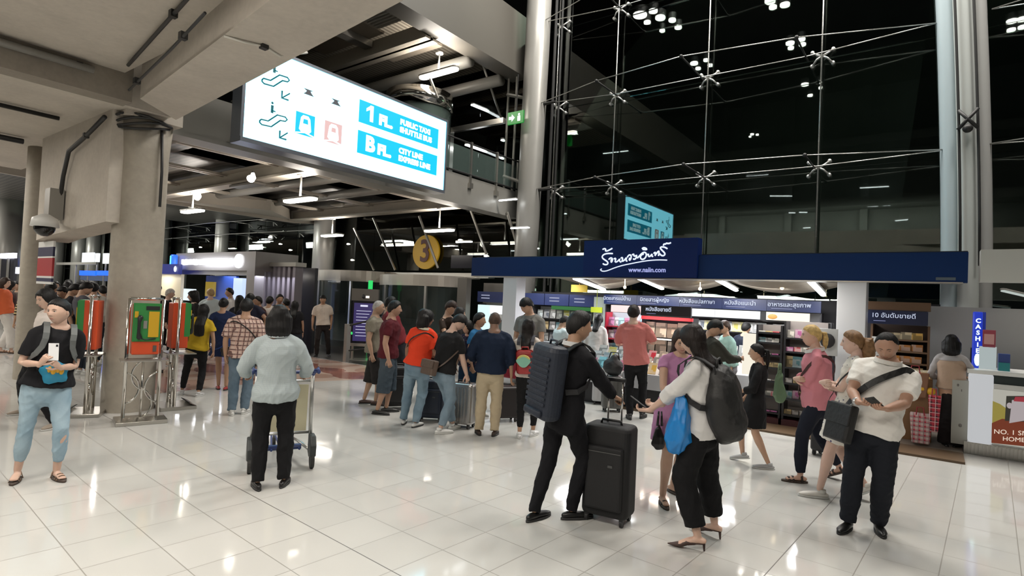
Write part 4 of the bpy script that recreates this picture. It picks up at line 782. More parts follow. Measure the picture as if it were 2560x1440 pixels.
d1=door_drum(1,757,912,2.22,2.58,0); d2=door_drum(2,912,1112,2.13,2.46,0)
q=oy(778,686,DY-.55); text('door_number','3',BLACK,(d1[0]-d1[2]*.78,d1[1]-.42*d1[2],2.40),(.85,-.5,0),(0,0,1),.26,None,.004,bold=.006); tag([o for o in bpy.data.objects if o.name.startswith('door_number') and o.type=='MESH' and not o.parent][-1],'small black 3 on the steel header of the revolving door','number')
struct('wall_door_side',B().box(-11.1,-10.75,12.3,12.5,0,2.4).box(-10.7,-9.9,13.0,13.1,0,2.3),mat('portal_grey',(.16,.15,.135),.35,.4)); struct('trim_door_lintel',B().box(-19,-10.7,13.2,13.5,2.45,2.6),STEEL)
# directory screen in front of the door
q=oz(905,900); X,Y=q[0],q[1]; th=yaw_to(TC*1+IR*.05); M=Matrix.Translation((X,Y,0))@Matrix.Rotation(th,4,'Z')
def mk(b,nm,m,t,**k):
    for i in range(len(b.v)): b.v[i]=tr(M,b.v[i])
    return b.obj(nm,m,t,**k)
t=empty('screen_stand',(X,Y,0),'upright information screen with a purple page of white lines, left of the bald man','screen')
mk(B().box(-.32,.32,-.08,.1,.45,1.62),'screen_frame',mat('screen_black',(.01,.01,.015),.2),t); mk(B().box(-.27,.27,-.09,-.08,.52,1.56),'page',em('purple_page',(.05,.035,.16),.7),t); mk(B().box(-.36,.36,-.06,.12,1.62,1.95),'top_board',mat('portal_grey'),t)
mk(B().box(-.34,.34,-.1,.12,.38,.46),'ledge',STEEL,t); mk(B().box(-.3,-.24,-.04,.04,0,.4).box(.24,.3,-.04,.04,0,.4).box(-.35,.35,-.3,.3,0,.02),'legs',STEEL,t)
b=B(); b.box(-.1,.1,-.096,-.09,1.46,1.51)
for k in range(9): b.box(-.2,.2-.05*(k%3),-.096,-.09,1.34-k*.085,1.352-k*.085)
mk(b,'text_line',em('page_white',(.8,.8,1),1.0),t)
mk(B().ball((-.02,-.12,1.74),(.05,.05,.06),10),'camera_ball',BLACK,t); mk(B().box(.03,.12,-.09,-.06,1.70,1.76),'small_label',em('label_lit',(1,.9,.8),1.4),t)
q=oy(925,712,11.2); o=B().box(q[0]-.08,q[0]+.08,11.2,11.24,q[2]-.13,q[2]+.13).box(q[0]-.02,q[0]+.02,11.22,11.24,0,q[2]-.13).obj('door_signal',em('signal_green',(.02,.6,.12),1.3)); tag(o,'small green lit signal between the two revolving doors','light')
t=empty('barrier_post',(oz(865,905)[0],oz(865,905)[1],0),'steel barrier post with a slanting handrail beside the revolving door','barrier')
q=oz(865,905); B().box(q[0]-.06,q[0]+.06,q[1]-.06,q[1]+.06,0,1.0).obj('post',STEEL,t); B().tube([(q[0],q[1],.95),(q[0]+.9,q[1]+.5,1.25)],.025,8).tube([(q[0],q[1],.3),(q[0]+.9,q[1]+.5,.45)],.02,8).obj('rail',DARKM,t); 
o=B().ball((q[0]+.30,q[1]-.1,.78),(.03,.02,.04),8).obj('glow',em('signal_green'),t)
o=B().box(oy(1128,640,13.2)[0],oy(1182,640,13.2)[0],13.2,13.3,2.75,3.15).obj('dark_led_board',mat('led_black',(.004,.004,.008),.15)); tag(o,'unlit black display board right of the yellow 3 sign','screen')
# pink/brown planter edge ... small counter lights on the bridge underside
for k,(px,py) in enumerate(((1300,570),(1270,500),(1160,605))):
    q=oy(px,py,12.5); tubelight(q-[.3,0,0],q+[.3,0,0],'short tube light under the bridge near the silver column, %s one'%['middle','upper','lower'][k],.035)
# ================================================================== information booth and counters, left background
Bq=at_=None
def AT(px,py,d): return O3+ray(px,py)*d
Q=AT(600,640,17.3); YB=Q[1]
def by(px,py,dy=0): return oy(px,py,YB+dy)
t=empty('information_booth',(by(540,640)[0],YB+.6,0),'grey booth with a glowing white name sign and ring emblem, left background','booth')
a=by(440,648); c=by(640,628); zt=c[2]; z1=by(560,676)[2]
GB=mat('booth_grey',(.26,.25,.25),.35,.4)
B().box(a[0],c[0],YB,YB+1.4,z1,zt).obj('header_box',GB,t); B().box(c[0]-.45,c[0],YB+.0,YB+.3,0,z1).obj('side_pylon',GB,t); B().box(a[0],a[0]+.12,YB,YB+.2,0,z1).obj('left_post',GB,t)
w0=by(456,655)[0]; w1=by(595,650)[0]; zc=(by(456,656)[2]+by(595,654)[2])/2; WG=em('booth_sign_white',(.95,.96,1),5)
b=B(); x=w0; rnd=random.Random(5)
while x<w1-.05:
    w=rnd.uniform(.06,.11); b.box(x,x+w,YB-.03,YB,zc-.10*rnd.uniform(.8,1),zc+.10*rnd.uniform(.8,1)); x+=w+.008 if rnd.random()<.8 else w+.05
b.obj('glowing_letters',WG,t); B().tube([(w1+.08,YB-.05,zc+.02),(w1+.08,YB,zc+.02)],.21,24,side=(1,0,0)).obj('ring_emblem',WG,t)
s=by(448,655)[0]; B().rbox(s-.14,s+.03,YB-.25,YB-.05,zc-.22,zc+.25,.06).obj('blue_blade_sign',em('neon_blue',(.01,.10,.95),2.2),t); B().box(s-.08,s-.02,YB-.27,YB-.255,zc-.15,zc+.2).obj('blade_letters',em('neon_cyan',(.1,.8,1),2.5),t)
z2=by(560,684)[2]; B().box(a[0],c[0]-.3,YB+.1,YB+.16,z2-.04,z1).obj('steel_soffit',STEEL,t)
B().box(a[0]+.16,a[0]+.26,YB+.0,YB+.1,.8,z2-.12).obj('light_column',em('white_violet',(.75,.78,1),3.5),t); B().box(a[0]+.10,a[0]+.15,YB-.02,YB+.1,.8,z2-.12).obj('blue_edge',em('deep_blue',(.02,.02,.8),1.6),t)
B().box(by(515,700,1)[0],by(590,700,1)[0],YB+1.0,YB+1.1,0,by(560,690,1)[2]).obj('blue_back_wall',mat('booth_blue',(.01,.035,.18),.4,emit=(.01,.03,.16),es=.25),t); B().box(a[0],by(515,700,1)[0],YB+1.2,YB+1.3,0,z2).obj('grey_back_wall',mat('booth_dark',(.09,.085,.08),.5),t)
u0=by(512,740,.9); u1=by(535,705,.9); B().box(u0[0],u1[0],YB+.9,YB+.98,u0[2],u1[2]).obj('yellow_poster',em('yellow_print',(.6,.4,.02),.5),t)
B().box(by(584,700,.8)[0],by(606,700,.8)[0],YB+.8,YB+.95,0,z2-.1).obj('pale_blue_screen',em('pale_blue',(.5,.62,1),1.3),t); B().box(by(455,730,.4)[0],by(483,730,.4)[0],YB+.4,YB+.5,1.3,by(470,722,.4)[2]).obj('white_monitor',em('monitor_lit',(.8,.9,1),1.2),t); B().box(a[0]+.3,by(520,740)[0],YB,YB+.5,0,.95).obj('counter',BLACK,t)
area('booth_glow',((a[0]+c[0])/2,YB+.6,z1-.08),(2.4,.8),75,(.85,.9,1)); area('booth_front_glow',((a[0]+c[0])/2,YB-.3,zc),(2.2,.3),14,(.9,.93,1),(math.radians(70),0,0))
# louvred kiosk wall with lit screens, right of booth
t=empty('louvred_kiosk',(by(690,700,.6)[0],YB+1,0),'kiosk wall of tall grey fins with small lit screens, between booth and revolving door','kiosk')
x0=by(642,680,.6)[0]; x1=by(750,680,.6)[0]; zt2=by(700,667,.6)[2]; b=B(); n=9
for k in range(n): x=x0+(x1-x0)*(k+.2)/n; b.box(x,x+.13,YB+.5,YB+.75,0,zt2)
b.obj('fin_row',mat('fin_grey',(.23,.21,.24),.35,.3),t); B().box(x0,x1,YB+.45,YB+.8,zt2,zt2+.12).obj('cap_beam',STEEL,t); B().box(x0,x1,YB+1.1,YB+1.2,0,zt2).obj('back_panel',mat('kiosk_back',(.03,.03,.04),.5),t)
for k,(px,py,w,h) in enumerate(((641,704,10,20),(664,704,10,30),(683,722,10,60),(643,716,9,5))):
    u=by(px,py,.9); s_=17.5/1425; B().box(u[0]-w*s_/2,u[0]+w*s_/2,YB+.95,YB+1.0,u[2]-h*s_/2,u[2]+h*s_/2).obj('screen',em('kiosk_screen',(.75,.78,1),1.4),t)
for px in (645,683,703,724,742): u=by(px,689,.9); B().ball((u[0],YB+.9,u[2]),(.11,.05,.035),10).obj('downlight',WL,t)
area('kiosk_glow',((x0+x1)/2,YB+.2,2.2),(2.2,.3),26,(.85,.85,1))
# blue counter behind the pillar gap
Y2=YB-.3
def b2(px,py,dy=0): return oy(px,py,Y2+dy)
t=empty('ticket_counter',(b2(415,700)[0],Y2+.4,0),'beige counter wall under a deep blue glowing sign, just right of the big pillar','counter')
u0=b2(378,684); u1=b2(447,660); B().box(u0[0],u1[0],Y2,Y2+.12,u0[2],u1[2]).obj('blue_sign',em('sign_deep_blue',(.008,.02,.24),.8),t); b=B(); x=u0[0]+.12
for k in range(5): b.box(x,x+.10,Y2-.02,Y2,(u0[2]+u1[2])/2-.05,(u0[2]+u1[2])/2+.05); x+=.12
b.ball((u1[0]-.2,Y2-.02,(u0[2]+u1[2])/2),(.1,.02,.1),12); b.obj('sign_marks',em('mark_white',(.9,.95,1),1.6),t)
B().box(u0[0],u1[0],Y2+.1,Y2+.2,.0,u0[2]).obj('beige_wall',mat('beige_wall',(.42,.38,.28),.5),t); B().box(u0[0]-.1,u0[0]+.35,Y2,Y2+.1,u0[2]-.1,u0[2]).obj('white_lamp',em('white_lamp',(.9,.95,1),6),t)
area('counter_glow',((u0[0]+u1[0])/2,Y2-.25,u0[2]),(.9,.2),22,(1,.95,.85))
# far shops and screens seen under the girder
YF=10.5
def cb(px0,py0,px1,py1,y,m,l,nm,cat,d=.1):
    a=oy(px0,py1,y); c=oy(px1,py0,y); o=B().box(a[0],c[0],y,y+d,a[2],c[2]).obj(nm,m); tag(o,l,cat); x=(a[0]+c[0])/2; B().box(x-.06,x+.06,y+.03,y+d-.02,0,a[2]).obj('support_post',PAINT,o); return o
MON=em('far_screen',(.9,.97,1),1.5)
cb(204,631,232,657,YF,MON,'large white lit screen in the far hall under the girder','wall_screen','screen'); cb(237,633,245,655,YF,MON,'narrow white lit screen in the far hall, middle one','wall_screen','screen'); cb(256,633,269,659,YF,MON,'white lit screen nearest the pillar in the far hall','wall_screen','screen')
cb(198,677,238,688,YF-.2,em('neon_blue'),'blue neon band over a far counter, left piece','neon_sign','sign'); cb(242,677,272,688,YF-.2,em('neon_blue'),'blue neon band over a far counter, right piece','neon_sign','sign')
cb(200,689,268,700,YF-.15,em('far_band',(.10,.14,.25),.6),'pale band below the blue neon in the far hall','counter_front','counter'); cb(140,655,240,662,YF-.6,PAINT,'horizontal pale beam crossing the far columns','far_beam','beam')
cb(0,632,34,646,5.6,em('violet_lamp',(.8,.82,1),3),'violet-white lit sign at the left edge behind the rear pillar','lit_sign','sign'); cb(38,668,66,684,5.6,em('violet_lamp'),'bright violet-white light just left of the rear pillar','lit_sign','sign')
cb(0,645,36,700,5.7,mat('dark_kiosk',(.02,.02,.03),.4),'dark kiosk front at the left edge of the far hall','kiosk_front','kiosk')
for px,py in ((38,514),(28,524),(57,578),(50,582)): q=oz(px,py,5.2); o=B().ball(q,.16,10).obj('ceiling_lamp',WL); tag(o,'round bright lamp in the far hall left of the rear pillar','light','lamps left of the rear pillar')
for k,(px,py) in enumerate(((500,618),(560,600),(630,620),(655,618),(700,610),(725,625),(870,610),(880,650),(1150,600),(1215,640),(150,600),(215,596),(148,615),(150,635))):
    q=oy(px,py,13.77); o=B().ball(q,(.09,.03,.03),8).obj('glass_glint',WL); tag(o,'tiny glowing dot for a lamp reflected in the entrance glass','light','glowing dots for reflections along the entrance glass')  # glowing dots painted in where lamps reflect in the entrance glass
for x,y in ((-20,6.5),(-27,5.5),(-36,7),(-24,10)): 
    t=tubelight((x-.7,y,4.6 if x>-22 else 5.2),(x+.7,y,4.6 if x>-22 else 5.2),'added long tube light over the distant crowd at x %d m'%abs(x) if False else ['added long tube light over the distant crowd behind the pillar','second added tube light far behind the pillar','farthest added tube light beyond the booth','added long tube light above the information booth'][[-20,-27,-36,-24].index(x)],.07)
    area('hall_fill',(x,y,(4.6 if x>-22 else 5.2)-.15),(1.4,.4),200,(1,.95,.88))  # tubes and area lights both added to brighten the far hall
# red and navy banner on the rear pillar
q=oy(112,650,2.96); x0=oy(94,650,3.0)[0]; x1=oy(131,650,3.0)[0]; t=empty('hanging_banner',(q[0],3.0,1.9),'vertical banner with navy and red blocks beside the rear pillar','banner')
zz=[oy(112,p,3.0)[2] for p in (604,618,641,645,690,695,704,710)]
for (i,j,m,nm) in ((0,1,WHITEP,'white_top'),(1,2,mat('banner_navy',(.02,.02,.06),.6),'navy_block'),(2,3,WHITEP,'white_line'),(3,4,mat('banner_red',(.33,.02,.025),.6),'red_block'),(4,5,WHITEP,'white_line'),(5,6,mat('banner_navy'),'navy_foot'),(6,7,WHITEP,'white_foot')): B().box(x0,x1,3.0,3.03,zz[j],zz[i]).obj(nm,m,t)

for x_,y_ in ((-27,9.0),(-34,9.0),(-21,8.6),(-44,8.5)): area('facade_fill',(x_,y_,4.4),(2.5,.3),130,(.97,1,.92),(math.radians(80),0,0))  # added fill lights for the columns along the entrance facade

for k,(px,py) in enumerate(((205,560),(20,560))):
    pass
for x_,y_ in ((-24,2.0),(-32,4.0),(-40,5.0)): area('far_hall_fill',(x_,y_,5.3),(1.6,.5),240,(1,.95,.86))  # added fill lights over the far left hall
# ================================================================== people
V3=lambda *a: np.array(a,float)
def nrm(v): v=np.asarray(v,float); return v/(np.linalg.norm(v)+1e-12)
def ik(a,b,l1,l2,hint):
    d=b-a; L=np.linalg.norm(d); u=d/(L+1e-9); L=min(max(L,abs(l1-l2)+.02),(l1+l2)*.998); b=a+u*L
    c=(l1*l1+L*L-l2*l2)/(2*l1*L); h=np.asarray(hint,float)-u*(np.asarray(hint,float)@u); h=nrm(h)
    return a+u*l1*c+h*l1*math.sqrt(max(0,1-c*c)),b
def rot(axis,deg): return np.array(Matrix.Rotation(math.radians(deg),3,Vector(axis)))
def fuse(b,vox,smooth=3,fac=.5):
    """one continuous skin out of overlapping closed shapes"""
    me=b.mesh('tmp'); o=bpy.data.objects.new('tmp',me); COL.objects.link(o)
    r=o.modifiers.new('r','REMESH'); r.mode='VOXEL'; r.voxel_size=vox; r.adaptivity=0
    s=o.modifiers.new('s','SMOOTH'); s.factor=fac; s.iterations=smooth
    dg=bpy.context.evaluated_depsgraph_get(); out=bpy.data.meshes.new_from_object(o.evaluated_get(dg)); bpy.data.objects.remove(o); bpy.data.meshes.remove(me)
    n=len(out.vertices); co=np.zeros(n*3,np.float32); out.vertices.foreach_get('co',co); no=np.zeros(n*3,np.float32); out.vertex_normals.foreach_get('vector',no)
    return out,co.reshape(-1,3).astype(float),no.reshape(-1,3).astype(float)
def wr(co,f,seed):
    r=np.random.RandomState(seed); out=np.zeros(len(co)); w=co.copy()
    for k in range(2): 
        d=r.randn(3)*f*.6; w=w+np.outer(np.sin(co@d+r.rand()*6),r.randn(3)*.25/f)
    for k in range(5):
        d=r.randn(3); d/=np.linalg.norm(d); q=f*(.7+.5*k); out+=(1-np.abs(np.sin(w@d*q+r.rand()*6)))**2/(1+.6*k)
    return out-1.1
CLOTH={}
def cloth(col,kind='plain',col2=None,rough=.85,**k):
    key=(col,kind,col2)
    if key in CLOTH: return CLOTH[key]
    m=mat('cloth_%d'%len(CLOTH),col,rough,spec=.25,sheen=.0); N,L=nodes(m); b=N['Principled BSDF']
    tc=N.new('ShaderNodeTexCoord'); nz=N.new('ShaderNodeTexNoise'); nz.inputs['Scale'].default_value=9; nz.inputs['Detail'].default_value=4; L.new(tc.outputs['Object'],nz.inputs[0])
    bp=N.new('ShaderNodeBump'); bp.inputs['Strength'].default_value=.5; bp.inputs['Distance'].default_value=.022; L.new(nz.outputs[0],bp.inputs['Height']); L.new(bp.outputs[0],b.inputs['Normal'])
    sp=N.new('ShaderNodeSeparateXYZ'); L.new(tc.outputs['Object'],sp.inputs[0])
    def mix(f,a,c):
        x=N.new('ShaderNodeMix'); x.data_type='RGBA'; L.new(f,x.inputs[0])
        for i,v in ((6,a),(7,c)):
            if isinstance(v,tuple): x.inputs[i].default_value=(*v,1)
            else: L.new(v,x.inputs[i])
        return x.outputs[2]
    def band(o,kk,d,ph=0.): return mth(N,L,'GREATER_THAN',mth(N,L,'FRACT',mth(N,L,'MULTIPLY_ADD',o,kk,ph)),d)
    out=None
    if kind=='denim':
        n2=N.new('ShaderNodeTexNoise'); n2.inputs['Scale'].default_value=3.5; n2.inputs['Detail'].default_value=3; L.new(tc.outputs['Object'],n2.inputs[0]); mr=N.new('ShaderNodeMapRange'); mr.inputs[1].default_value=.35; mr.inputs[2].default_value=.65; L.new(n2.outputs[0],mr.inputs[0]); out=mix(mr.outputs[0],col,col2)
    elif kind=='dots':
        v=N.new('ShaderNodeTexVoronoi'); v.inputs['Scale'].default_value=k.get('s',22); L.new(tc.outputs['Object'],v.inputs[0]); out=mix(mth(N,L,'LESS_THAN',v.outputs['Distance'],k.get('d',.22)),col,col2)
    elif kind=='plaid':
        s=k.get('s',16.); h=mth(N,L,'ADD',sp.outputs[0],mth(N,L,'MULTIPLY',sp.outputs[1],.9))
        a=mth(N,L,'MAXIMUM',band(h,s,.74),band(sp.outputs[2],s,.74)); c=mth(N,L,'MAXIMUM',band(h,s,.93,.4),band(sp.outputs[2],s,.93,.4)); out=mix(mth(N,L,'MULTIPLY',a,.85),col,col2); out=mix(c,out,k.get('c3',(.5,.3,.25)))
    elif kind=='check': 
        s=60.; h=mth(N,L,'ADD',sp.outputs[0],mth(N,L,'MULTIPLY',sp.outputs[1],.9)); a=mth(N,L,'MAXIMUM',band(h,s,.8),band(sp.outputs[2],s,.8)); out=mix(a,col,col2)
    elif kind=='stripes': out=mix(band(sp.outputs[2],k.get('s',16.),.55),col,col2)
    if out is not None: L.new(out,b.inputs['Base Color'])
    CLOTH[key]=m; return m
def skinmat(c):
    nm='skin_%d'%int(c[0]*1000+c[1]*100)
    if nm in MAT: return MAT[nm]
    m=mat(nm,c,.5,var=.05,vscale=9,bump=.08,bscale=60); I=m.node_tree.nodes['Principled BSDF'].inputs; I['Subsurface Weight'].default_value=.12; I['Subsurface Radius'].default_value=(.5,.2,.1); I['Subsurface Scale'].default_value=.02
    return m
def hairmat(c):
    nm='hair_%d_%d'%(int(c[0]*1000),int(c[1]*1000)); 
    if nm in MAT: return MAT[nm]
    m=mat(nm,c,.5,spec=.3,var=.3,vscale=30); N,L=nodes(m); b=N['Principled BSDF']; tc=N.new('ShaderNodeTexCoord'); mp=N.new('ShaderNodeMapping'); mp.inputs['Scale'].default_value=(1,1,.12); L.new(tc.outputs['Object'],mp.inputs[0])
    n=N.new('ShaderNodeTexNoise'); n.inputs['Scale'].default_value=170; n.inputs['Detail'].default_value=3; L.new(mp.outputs[0],n.inputs[0]); bp=N.new('ShaderNodeBump'); bp.inputs['Strength'].default_value=.55; bp.inputs['Distance'].default_value=.006; L.new(n.outputs[0],bp.inputs['Height']); L.new(bp.outputs[0],b.inputs['Normal']); return m
SK1=(.50,.31,.21); SK2=(.40,.235,.15); SK3=(.60,.40,.31); SK4=(.22,.12,.075)
BLK=(.0045,.004,.004)
_HC={}
def head_dirs(n,m):
    if (n,m) not in _HC:
        th=np.linspace(0,math.pi,m+1)[1:-1]; ph=np.linspace(0,2*math.pi,n,endpoint=False)
        T,Pp=np.meshgrid(th,ph,indexing='ij'); d=np.stack([np.sin(T)*np.sin(Pp),np.sin(T)*np.cos(Pp),np.cos(T)],-1).reshape(-1,3)
        d=np.vstack([d,[[0,0,1],[0,0,-1]]]); q=(m-1)*n
        F=[(a*n+i,(a+1)*n+i,(a+1)*n+(i+1)%n,a*n+(i+1)%n) for a in range(m-2) for i in range(n)]+[(q,i,(i+1)%n) for i in range(n)]+[(q+1,(m-2)*n+(i+1)%n,(m-2)*n+i) for i in range(n)]
        _HC[(n,m)]=(d,F)
    return _HC[(n,m)]
def gs(x,c,w): return np.exp(-((x-c)/w)**2)
def head_shape(d,fat=1.0,fem=0):
    x,y,z=d[:,0].copy(),d[:,1].copy(),d[:,2].copy()
    X=x*.345*fat; Y=y*.41; Z=z*.5
    lo=np.clip(-z,0,1); X*=1-(.36+.05*fem)*lo**1.5; back=(y<0)*np.clip(-z-.1,0,1); Y=np.where(y<0,Y*(1-.45*np.clip(lo-.15,0,1)),Y*(1-.05*lo))
    f=np.clip(y,0,1)
    Y=np.where(y>0,.41*np.sign(y)*np.abs(y)**.82*(1-.10*lo),Y)
    nose=np.clip((.08-Z)/.22,0,1)*(Z>-.17)*gs(X,0,.05+.02*np.clip(-Z*5,0,1)); nose=nose*np.clip((Z+.17)/.03,0,1)
    Y+=f**2*.115*nose
    Y-=f**2*.035*(gs(X,.125,.07)+gs(X,-.125,.07))*gs(Z,.03,.05)
    Y+=f**2*.015*gs(Z,.10,.04)*gs(X,0,.22); Y+=f**2*.028*gs(Z,-.27,.045)*gs(X,0,.1); Y-=f**2*.014*gs(Z,-.272,.008)*gs(X,0,.1)
    Y-=f**2*.02*gs(Z,-.345,.03)*gs(X,0,.14); Y+=f**2*.03*gs(Z,-.43,.06)*gs(X,0,.12); Y+=f*.015*(gs(X,.2,.08)+gs(X,-.2,.08))*gs(Z,-.08,.1)
    return np.stack([X,Y,Z],-1)
def hairline(d,kind):
    x,y,z=d[:,0],d[:,1],d[:,2]; ph=np.abs(np.arctan2(x,y))/math.pi
    fr={'short':.60,'balding':.82,'bald':1.3,'fringe':.30,'long':.52,'bob':.42,'tied':.56}.get(kind,.58)
    pts=([0,.22,.36,.46,.56,.75,1],[fr,fr-.06,.34,.10,-.02,-.42,-.58]) if kind not in('long','bob') else ([0,.22,.34,.45,.6,1],[fr,fr-.1,-.1,-.45,-.6,-.75])
    if kind=='balding': pts=([0,.3,.42,.5,.6,.8,1],[.80,.72,.35,.10,-.02,-.42,-.55])
    return np.interp(ph,*pts)
def ribbon(b,pts,nors,w,t=.004,mi=0,closed=False):
    P=[np.asarray(p,float) for p in pts]; k=len(P); V=[]
    for i in range(k):
        a=P[(i+1)%k] if closed or i<k-1 else P[i]; c=P[i-1] if closed or i>0 else P[i]
        T=nrm(a-c); n=nrm(nors[i]-T*(nors[i]@T)); s=np.cross(T,n)
        V+=[P[i]-s*w/2,P[i]+s*w/2,P[i]+s*w/2+n*t,P[i]-s*w/2+n*t]
    F=[]; m=k if closed else k-1
    for i in range(m):
        a=4*i; c=4*((i+1)%k)
        for j in range(4): F.append((a+j,a+(j+1)%4,c+(j+1)%4,c+j))
    if not closed: F+=[(0,3,2,1),(4*(k-1),4*(k-1)+1,4*(k-1)+2,4*(k-1)+3)]
    return b.add(V,F,mi)
NP=[0]
def person(label,feet,head,face,group=None,fem=0,fat=1.0,skin=SK1,hair='short',hcol=BLK,hlen=.9,headdir=None,hpitch=0,hroll=0,lean=None,twist=0,
           top='tee',tcol=(.5,.5,.5),tkind=None,hem=.04,slack=.018,sleeve=None,bottom='trousers',bcol=(.02,.02,.025),bkind=None,blen=.93,bslack=.016,
           shoes='sneaker',scol=(.6,.6,.58),R=None,L=None,Rh=None,Lh=None,curl=28,heelup=(0,0),toe=None,near=0,Rn=None,Ln=None,Rd=None,Ld=None,Hfix=None,collar=None,glasses=False,depth=None,rel=None,noleg=False,hairscale=1.0):
    NP[0]+=1; seed=NP[0]
    f1,f2=[oz(*p) for p in feet]; mid=(f1+f2)/2
    dlt=math.degrees(math.atan2((feet[0][0]+feet[1][0])/2-1280,FPX)); face-=dlt; headdir=None if headdir is None else headdir-dlt
    tc=nrm(-FW*[1,1,0]); ir=nrm(RT*[1,1,0]); fa=math.radians(face); fwd=nrm(math.cos(fa)*tc+math.sin(fa)*ir); rgt=V3(fwd[1],-fwd[0],0)
    Mw=np.eye(4); Mw[:3,0]=rgt; Mw[:3,1]=fwd; Mw[:3,2]=(0,0,1); Mw[:3,3]=mid
    toL=lambda p:(np.asarray(p,float)-mid)@Mw[:3,:3]
    a1,a2=toL(f1),toL(f2)
    if a1[0]>a2[0]: a1,a2=a2,a1       # a1 = left foot (x<0), a2 = right
    if abs(a1[0]-a2[0])<.13:
        e=(.13-abs(a1[0]-a2[0]))/2; a1=a1-[e,0,0]; a2=a2+[e,0,0]
    hp=at(head[0],head[1],dep(mid)); hl=toL(hp); ztop=hl[2]-.012
    if Hfix: ztop=Hfix
    H=ztop/math.cos(math.radians((lean or 3)*.6)); 
    for _ in range(6):
        cxy=(a1+a2)[:2]/2+np.clip([hl[0]*.4,0],-.1,.1); hz=min(.045*H+(.045 if shoes=='heel' else .012)+.06*H*math.sin(math.radians(hu_))+math.sqrt(max(.01,(.4955*H)**2-float(np.sum((ft_[:2]-[0,.035*H*(1-1.2*math.sin(math.radians(hu_)))]-cxy-[s_*.054*H,0])**2)))) for s_,ft_,hu_ in ((-1,a1,heelup[0]),(1,a2,heelup[1]))); tilt=math.radians(lean or 4)
        topz=hz+.315*H*math.cos(tilt)+.157*H*(1-.10*abs(math.sin(math.radians(hpitch)))); H*=ztop/topz
    hh=.137*H*(1.03 if H<1.56 else 1.0); S_=H
    hd=(headdir-face) if headdir is not None else 0
    Rhead=rot((0,0,1),hd)@rot((1,0,0),-hpitch)@rot((0,1,0),hroll)   # +y forward is pitched down for positive hpitch
    headc=V3(hl[0],hl[1] if abs(hl[1])<.5 else 0,ztop-hh*.5*math.cos(math.radians(hpitch*.6)))
    neckb=headc-V3(0,.02*H,0)-Rhead@V3(0,.10*hh,.62*hh)*[1,.5,1]; neckb[2]=hz+.315*H*math.cos(tilt)
    midxy=(a1+a2)/2
    if lean is None: pelv=V3(cxy[0],cxy[1]*.7+neckb[1]*.3-.01,hz)
    else: pelv=V3(neckb[0]*.5,neckb[1]-math.sin(tilt)*.315*H,hz)
    dxy=np.clip(pelv[:2]-midxy[:2],-.20,.20); pelv[:2]=midxy[:2]+dxy
    up=nrm(neckb-pelv); TL=np.linalg.norm(neckb-pelv)
    fx=rot((0,0,1),twist)@V3(1,0,0); fy=np.cross(up,fx); fy=nrm(fy); fx=np.cross(fy,up)
    px_=nrm(V3(1,0,0)-up*up[0]); 
    def ax(t): w=min(max((t-.1)/.6,0),1); x=nrm(px_*(1-w)+fx*w); return x,np.cross(up,x)
    sh=.114 if not fem else .101
    RX=([-.30,-.12,.0,.25,.5,.72,.86,.95,1.0],[.092,.097,.098,.084,.090,.099,.094,.066,.044] if not fem else [.094,.101,.101,.077,.080,.086,.081,.058,.037])
    RY=([-.30,-.12,.0,.25,.5,.72,.86,.95,1.0],[.058,.068,.067,.058,.062,.066,.060,.050,.040] if not fem else [.062,.074,.072,.054,.058,.062,.055,.045,.036])
    def rad(t):
        belly=fat if .0<=t<=.8 else (fat+1)/2
        return np.interp(t,*RX)*H*(1+(belly-1)*.8),np.interp(t,*RY)*H*(1+(belly-1)*1.3)
    def tp(t,x=0,y=0): X,Yv=ax(t); return pelv+up*TL*t+X*x*H+Yv*y*H
    def surf(t,phi,off):
        X,Yv=ax(t); rx,ry=rad(t); s=math.sin(phi); c=math.cos(phi); off+=slack
        n=nrm(X*s/rx+Yv*c/ry); return pelv+up*TL*t+X*(rx+off)*s+Yv*(ry+off)*c+Yv*(.008*H*(fat-1)*8 if c>0 and t<.6 else 0)*c, n
    Sr=tp(.862,sh*.97); Sl=tp(.862,-sh*.97)
    u1,u2=.168*H,.142*H
    # wrist targets in body heights, local to the feet frame; None = hanging
    def arm(sd,Wt,hint):
        Sx=Sr if sd>0 else Sl
        if Wt is None: W=Sx+V3(sd*.035*H,.015*H,-.300*H)
        else: X,Yv=ax(.8); W=tp(0)+X*Wt[0]*H+V3(0,0,1)*(Wt[2]*H-hz)+Yv*Wt[1]*H
        E,W=ik(Sx,W,u1,u2,hint if hint is not None else V3(sd*.5,-.8,-.25)); return E,W
    Er,Wr=arm(1,R,Rh); El,Wl=arm(-1,L,Lh)
    hipR=tp(0,.052*(1.05 if fem else 1)); hipL=tp(0,-.052*(1.05 if fem else 1))
    legs=[]
    for sd,hip,ft,hu in ((-1,hipL,a1,heelup[0]),(1,hipR,a2,heelup[1])):
        tyaw=(toe[0 if sd<0 else 1] if toe else sd*-14)
        fd=rot((0,0,1),tyaw)@V3(0,1,0); heel=.0
        A=V3(ft[0],ft[1],.045*H)-fd*.035*H; extra=.045 if shoes=='heel' else .012
        fp=rot(np.cross(fd,(0,0,1)),-hu)
        ball=A+fd*.085*H-V3(0,0,.035*H); A2=ball+fp@(A-ball)+V3(0,0,extra)
        K,A3=ik(hip,A2,.248*H,.250*H,rot((0,0,1),tyaw*.5)@V3(0,1,.05)); legs.append((sd,hip,K,A3,fd,hu,fp))
    T=empty('person',mid,label,'person',group)
    vox=(.0085 if near>1 else .0105) if near else .015
    ns=16 if near else 12
    # ---- body
    b=B(); b.tube([tp(t) for t in (-.15,0,.25,.5,.72,.86,.95)],[tuple(v*.93 for v in rad(t)) for t in (-.15,0,.25,.5,.72,.86,.95)],ns,side=ax(.5)[0],round_=True)
    nr=.033 if not fem else .0285
